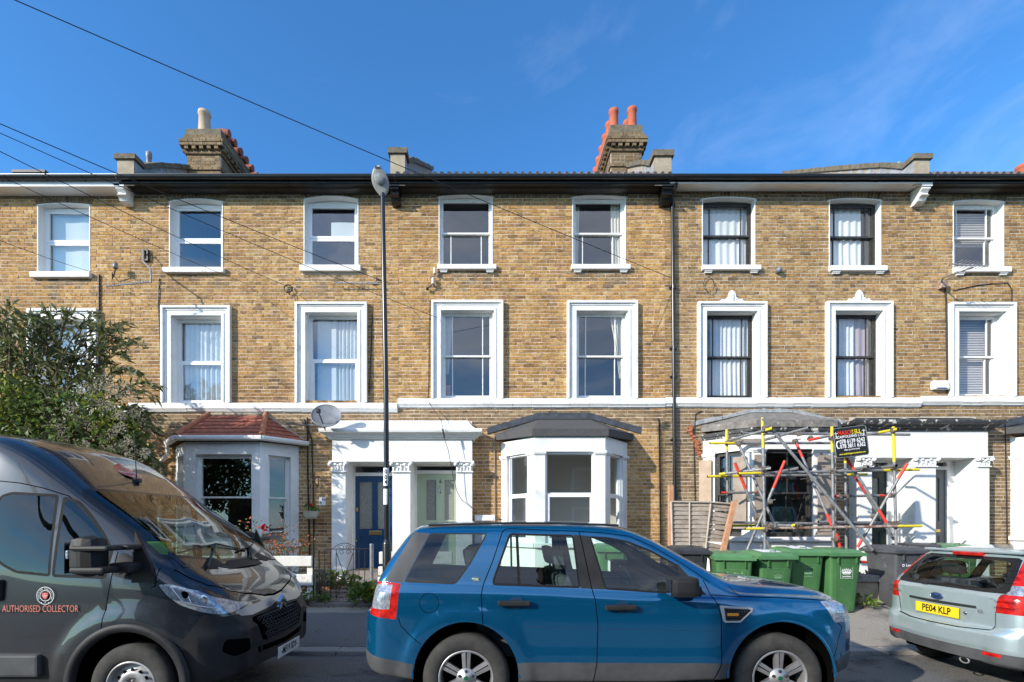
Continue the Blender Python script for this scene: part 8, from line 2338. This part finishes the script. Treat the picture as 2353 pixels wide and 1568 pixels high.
# ------------------------------------------------------------------ silver-green hatchback
FX_, FY_ = 5.60, 5.43
fi = empty('parked_car', (FX_, FY_, 0.0), 'pale silver-green hatchback seen from behind at the right edge', 'car')
paints = paint_mat('silver_paint', (.35, .44, .455), (.50, .60, .615), rough=.30, metal=.55, dust=.05)
S = [(-.62, sect(.30, .66, .90, .64, .935, .62, .955)), (-.605, sect(.29, .725, .92, .705, .955, .67, .975)), (-.57, sect(.28, .785, .94, .765, .985, .70, 1.005)), (-.52, sect(.27, .815, .96, .78, 1.05, .68, 1.08)), (-.40, sect(.25, .83, .975, .79, 1.20, .62, 1.24)), (-.30, sect(.24, .835, .975, .795, 1.31, .585, 1.355)),
     (-.25, sect(.24, .838, .975, .797, 1.34, .575, 1.405)), (-.15, sect(.23, .84, .975, .80, 1.355, .575, 1.425)), (.6, sect(.22, .842, .96, .80, 1.37, .58, 1.46)), (1.2, sect(.22, .842, .94, .80, 1.34, .575, 1.43)), (1.5, sect(.22, .842, .93, .80, 1.24, .60, 1.34)), (2.0, sect(.22, .84, .91, .79, .98, .72, 1.06)),
     (2.6, sect(.23, .835, .83, .77, .86, .68, .93)), (3.0, sect(.25, .78, .70, .72, .74, .62, .80)), (3.25, sect(.28, .60, .60, .55, .63, .48, .66))]
def fi_disp(c):
    x, y, z = c
    if x < -.35 and z < .635:
        k = smooth01((.635 - z) / .035); x -= .075 * k * smooth01((-.35 - x) / .15); y *= 1 + .010 * k
        if z < .42: x += .015
    if x < -.40: y *= 1 - .09 * ((-.40 - x) / .22) ** 2 * (1 if z < .98 else max(0, 1 - (z - .98) / .1))
    if y < -.5 and z < 1.0:
        for cx in (0, 2.49):
            d = math.hypot(x - cx, z - .29)
            if d < .42: y -= .012 * smooth01((.42 - d) / .07)
    return (x, y, z)
sh = Shell(S, .035, 6, fi_disp, cap=lambda sg, u, z: .055 * (1 - u * u))
for cx in (0, 2.49): sh.cut('void', circle(cx, .31, .345, 36), filt=lambda n, c: c.z < .9 and c.y < -.45)
back = lambda n, c: n.x < -.12 and c.x < -.1
gl = [(.1, .985), (0, .985), (-.45, .985), (-.625, .992), (-.645, 1.02), (-.60, 1.18), (-.545, 1.315), (-.50, 1.335), (0, 1.335), (.1, 1.335)]
sh.cut('rear_glass_band', gl, (1, 2), filt=lambda n, c: n.x < -.1 and c.x < -.15 and c.z > .95)
gi = [(.1, 1.02), (0, 1.02), (-.42, 1.02), (-.56, 1.05), (-.53, 1.18), (-.49, 1.28), (-.40, 1.30), (0, 1.30), (.1, 1.30)]
sh.cut('rear_glass', gi, (1, 2), filt=lambda n, c: n.x < -.1 and c.x < -.15 and c.z > .95, keep=['rear_glass_band'])
lampP = [(-.575, .80), (-.60, .97), (-.648, 1.0), (-.60, 1.18), (-.55, 1.33), (-.72, 1.34), (-.95, 1.0), (-.95, .80)]
sh.cut('tail_lamp', lampP, (1, 2), filt=lambda n, c: c.x < -.44 + .55 * max(0, c.z - .95) and n.x < .35 and c.z > .78 and c.y < -.5, keep=['body'])
sh.cut('reverse_lens', [(-.61, .985), (-.61, 1.075), (-.74, 1.075), (-.74, .985)], (1, 2), filt=lambda n, c: c.x < -.3, keep=['tail_lamp'])
sh.cut('lower_trim', [(-1.2, .15), (-1.2, .41), (-.32, .41), (-.34, .15)], filt=lambda n, c: c.z < .6 and c.x < -.2, keep=['body'])
sh.cut('reflector', [(-.50, .40), (-.50, .365), (-.66, .37), (-.66, .405)], (1, 2), filt=back, keep=['lower_trim'])
sh.cut('handle_recess', [(.1, .838), (0, .838), (-.40, .838), (-.41, .81), (0, .805), (.1, .805)], (1, 2), filt=back, keep=['body'])
sh.cut('plate_recess', round_poly([(.5, .805), (-.405, .808), (-.34, .665), (-.30, .655), (.5, .655)], .015), (1, 2), filt=back, keep=['body'])
sh.line('gap', [(0, .600), (-.30, .602), (-.54, .62), (-.565, .66), (-.575, .80)], .008, (1, 2), filt=back, keep=['body']); sh.line('gap', [(-.645, 1.0), (-.60, .975)], .006, (1, 2), filt=back, keep=['body'])
side = SIDE(-.3)
ws = round_poly([(-.12, .99), (.45, .985), (.52, 1.33), (.1, 1.33), (-.05, 1.24)], .03); sh.cut('side_glass_trim', ws, filt=side, keep=['body']); sh.cut('side_glass', inset(ws, .02), filt=side, keep=['side_glass_trim'])
w2 = round_poly([(.56, .985), (1.78, .965), (1.50, 1.22), (1.30, 1.315), (.62, 1.335)], .03); sh.cut('side_glass_trim', w2, filt=side, keep=['body']); sh.cut('side_glass', inset(w2, .02), filt=side, keep=['side_glass_trim'])
sh.cut('windscreen', [(1.22, .1), (1.22, 0), (1.25, -.53), (1.95, -.66), (2.05, -.3), (2.08, 0), (2.08, .1)], (0, 1), filt=lambda n, c: n.z > .1 and c.z > .95, keep=['body'])
sh.emit('body', 'body', paints, fi)
M['recess'] = paint_mat('recess_silver', (.30, .37, .38), (.42, .49, .50), rough=.35, metal=.5, dust=.03)
for nm, on, mt, md in (('rear_glass_band', 'rear_window_band', 'black', 'b'), ('rear_glass', 'rear_window', 'shopglass', 'b'), ('tail_lamp', 'tail_lamp', 'lampred', 's'), ('reverse_lens', 'reversing_lens', 'lampclear', 's'), ('lower_trim', 'bumper_trim', 'trim', 'b'), ('reflector', 'rear_reflector', 'lampred', 's'), ('handle_recess', 'boot_handle_strip', 'blackrough', 'b'),
                       ('plate_recess', 'plate_recess', 'recess', 'b'), ('gap', 'panel_gap', 'gap', 's'), ('side_glass_trim', 'window_rubber', 'rubber', 's'), ('side_glass', 'side_window', 'carglass', 's'), ('windscreen', 'windscreen', 'carglass', 'b')):
    for m_ in (('both',) if md == 'b' else ('near', 'far')): sh.emit(nm, on, M[mt], fi, m_)
for x in (0, 2.49):
    arch_liner(fi, x, .31, .35, .83, .28)
    for yy in (-.815, .815): wheel(fi, x, yy, .29, .29, .18, 'steel', M['steelwheel'], rimr=.185)
b = MB(); b.box(-.50, 2.6, -.52, .52, .25, .30)
for sg in (-1, 1): b.box(-.45, 2.0, min(sg * .70, sg * .77), max(sg * .70, sg * .77), .70, .93)
b.box(-.50, -.46, -.52, .52, .3, .92); b.build('cabin_floor', M['roomdark'], fi, True)
for y in (-.36, .36): seat(fi, 1.05, y, M['seatgrey'], .92, z0=.52)
for y in (-.38, .38): seat(fi, .22, y, M['seatgrey'], .82, z0=.55)
b = MB(); b.rbox(1.6, 2.05, -.70, .70, .70, .95, .06); b.build('dashboard', M['trimdark'], fi, True)
def face_b(x, y, z, rx=0): return Matrix.Translation((x, y, z)) @ Matrix.Rotation(R(-90), 4, 'Z') @ Matrix.Rotation(R(90) - rx, 4, 'X')
xr = -.683
b = MB(); b.rbox(xr - .006, xr + .004, -.262, .262, .678, .790, .004); b.build('number_plate', M['plateyellow'], fi, True)
text('plate_text', 'PE04 KLP', .104, M['black'], fi, face_b(xr - .008, 0, .733), True, sx=.86, local=True)
b = MB(); b.lathe([(.001, -.006), (.065, -.004), (.075, .0)], (0, 0, 0), axis='x', n=28); b.v = [(v[0] - .68, v[1] * 1.0 , v[2] * .5 + .885) for v in b.v]; b.build('oval_badge', plain('blue_oval', (.02, .05, .14), .25), fi, True)
b = MB(); b.tube([(-.684, .075 * math.cos(t), .885 + .0375 * math.sin(t)) for t in [2 * math.pi * k / 28 for k in range(29)]], .004, 5); b.build('badge_rim', M['chrome'], fi, True)
text('badge_text', 'Ford', .045, M['chrome'], fi, face_b(-.689, 0, .885), True, local=True)
text('model_text', 'LX', .045, M['chrome'], fi, face_b(-.667, -.47, .80), True, local=True); text('model_text', 'Fiesta', .035, M['chrome'], fi, face_b(-.655, .56, .885), True, local=True)
b = MB(); b.lathe([(.001, -.004), (.016, -.003), (.018, .0)], (-.672, -.315, .755), axis='x', n=14); b.build('boot_lock', M['chrome'], fi, True)
b = MB(); b.rbox(-.36, -.27, -.16, .16, 1.335, 1.375, .012); b.build('high_brake_lamp', M['lampred'], fi, True)
b = MB(); b.rbox(-.33, -.20, -.56, .56, 1.372, 1.400, .012); b.build('roof_spoiler', paints, fi, True)
b = MB(); b.rbox(-.655, -.62, .17, .25, 1.0, 1.045, .012); b.tube([(-.645, .20, 1.025), (-.62, -.05, 1.035)], .013, 8); b.tube([(-.625, .22, 1.045), (-.60, -.36, 1.035)], .008, 6); b.build('rear_wiper', M['blackrough'], fi, True)
b = MB(); b.tube([(-.66, -.30 + .05 * math.cos(t), .255 + .03 * math.sin(t)) for t in [2 * math.pi * k / 16 for k in range(17)]], .008, 6); b.build('towing_eye', M['galv'], fi, True)
for sg in (-1, 1):
    b = MB(); b.T = lambda p: (p[0], p[1] * sg, p[2])
    for z in (.86, .92, 1.10, 1.16, 1.22): 
        b.tube([(-.66 + .55 * max(0, z - 1.0) , -.60, z), (-.60 + .55 * max(0, z - 1.0), -.74 + .28 * max(0, z - 1.0), z)], .0022, 4)
    b.build('lamp_line', M['gap'], fi, True)
# ------------------------------------------------------------------ the other side of the street, which the glass and paint mirror
op = empty('brick_terrace', (0, -9.0, .1), 'low brick terrace across the street, mirrored in windows and car paint', 'house')
b = MB(); b.box(-11, 30, -15, -9.0, 0, 5.6); b.build('wall', mottled('far_brick', (.17, .11, .065), (.26, .17, .10), 3, .9, .4), op)
b = MB(); b.prismx([(-8.7, 5.55), (-12, 7.9), (-15.3, 5.55)], -11, 30); b.build('roof', M['slate'], op)
x = -9.4
while x < 29:
    for (z0, z1) in ((1.0, 2.6), (3.5, 4.9)):
        b = MB(); b.ring((x - .62, x + .62, z0 - .1, z1 + .1), (x - .5, x + .5, z0, z1), -9.0, -8.92); b.box(x - .5, x + .5, -9.0, -8.96, (z0 + z1) / 2 - .03, (z0 + z1) / 2 + .03); b.T = None
        o = b.build('window_frame', M['upvc'], op)
        b = MB(); b.quad((x + .5, -8.985, z0), (x - .5, -8.985, z0), (x - .5, -8.985, z1), (x + .5, -8.985, z1)); b.build('pane', M['glass'], op)
    x += 2.9
for cx in (-8, 3, 14, 25):
    b = MB(); b.box(cx - .5, cx + .5, -13, -11, 6.6, 9.0); b.box(cx - .58, cx + .58, -13.1, -10.9, 8.7, 8.85); c = b.build('chimney', M['brick_soot_shade'], op)
    for k in range(4):
        b = MB(); b.lathe([(.13, 0), (.11, .5), (.13, .52)], (cx + (-.25 if k % 2 else .25), -12.6 + .4 * k, 9.0), n=12); b.build('chimney_pot', M['potred'], c)
pole = empty('telegraph_pole', (-9.0, -3.6, .1), 'wooden telegraph pole behind the viewer, where the overhead cables start', 'pole')
b = MB(); b.tube([(-9.0, -3.6, 0), (-9.0, -3.6, 7.6)], [.13, .09], 12); b.build('shaft', M['bark'], pole)
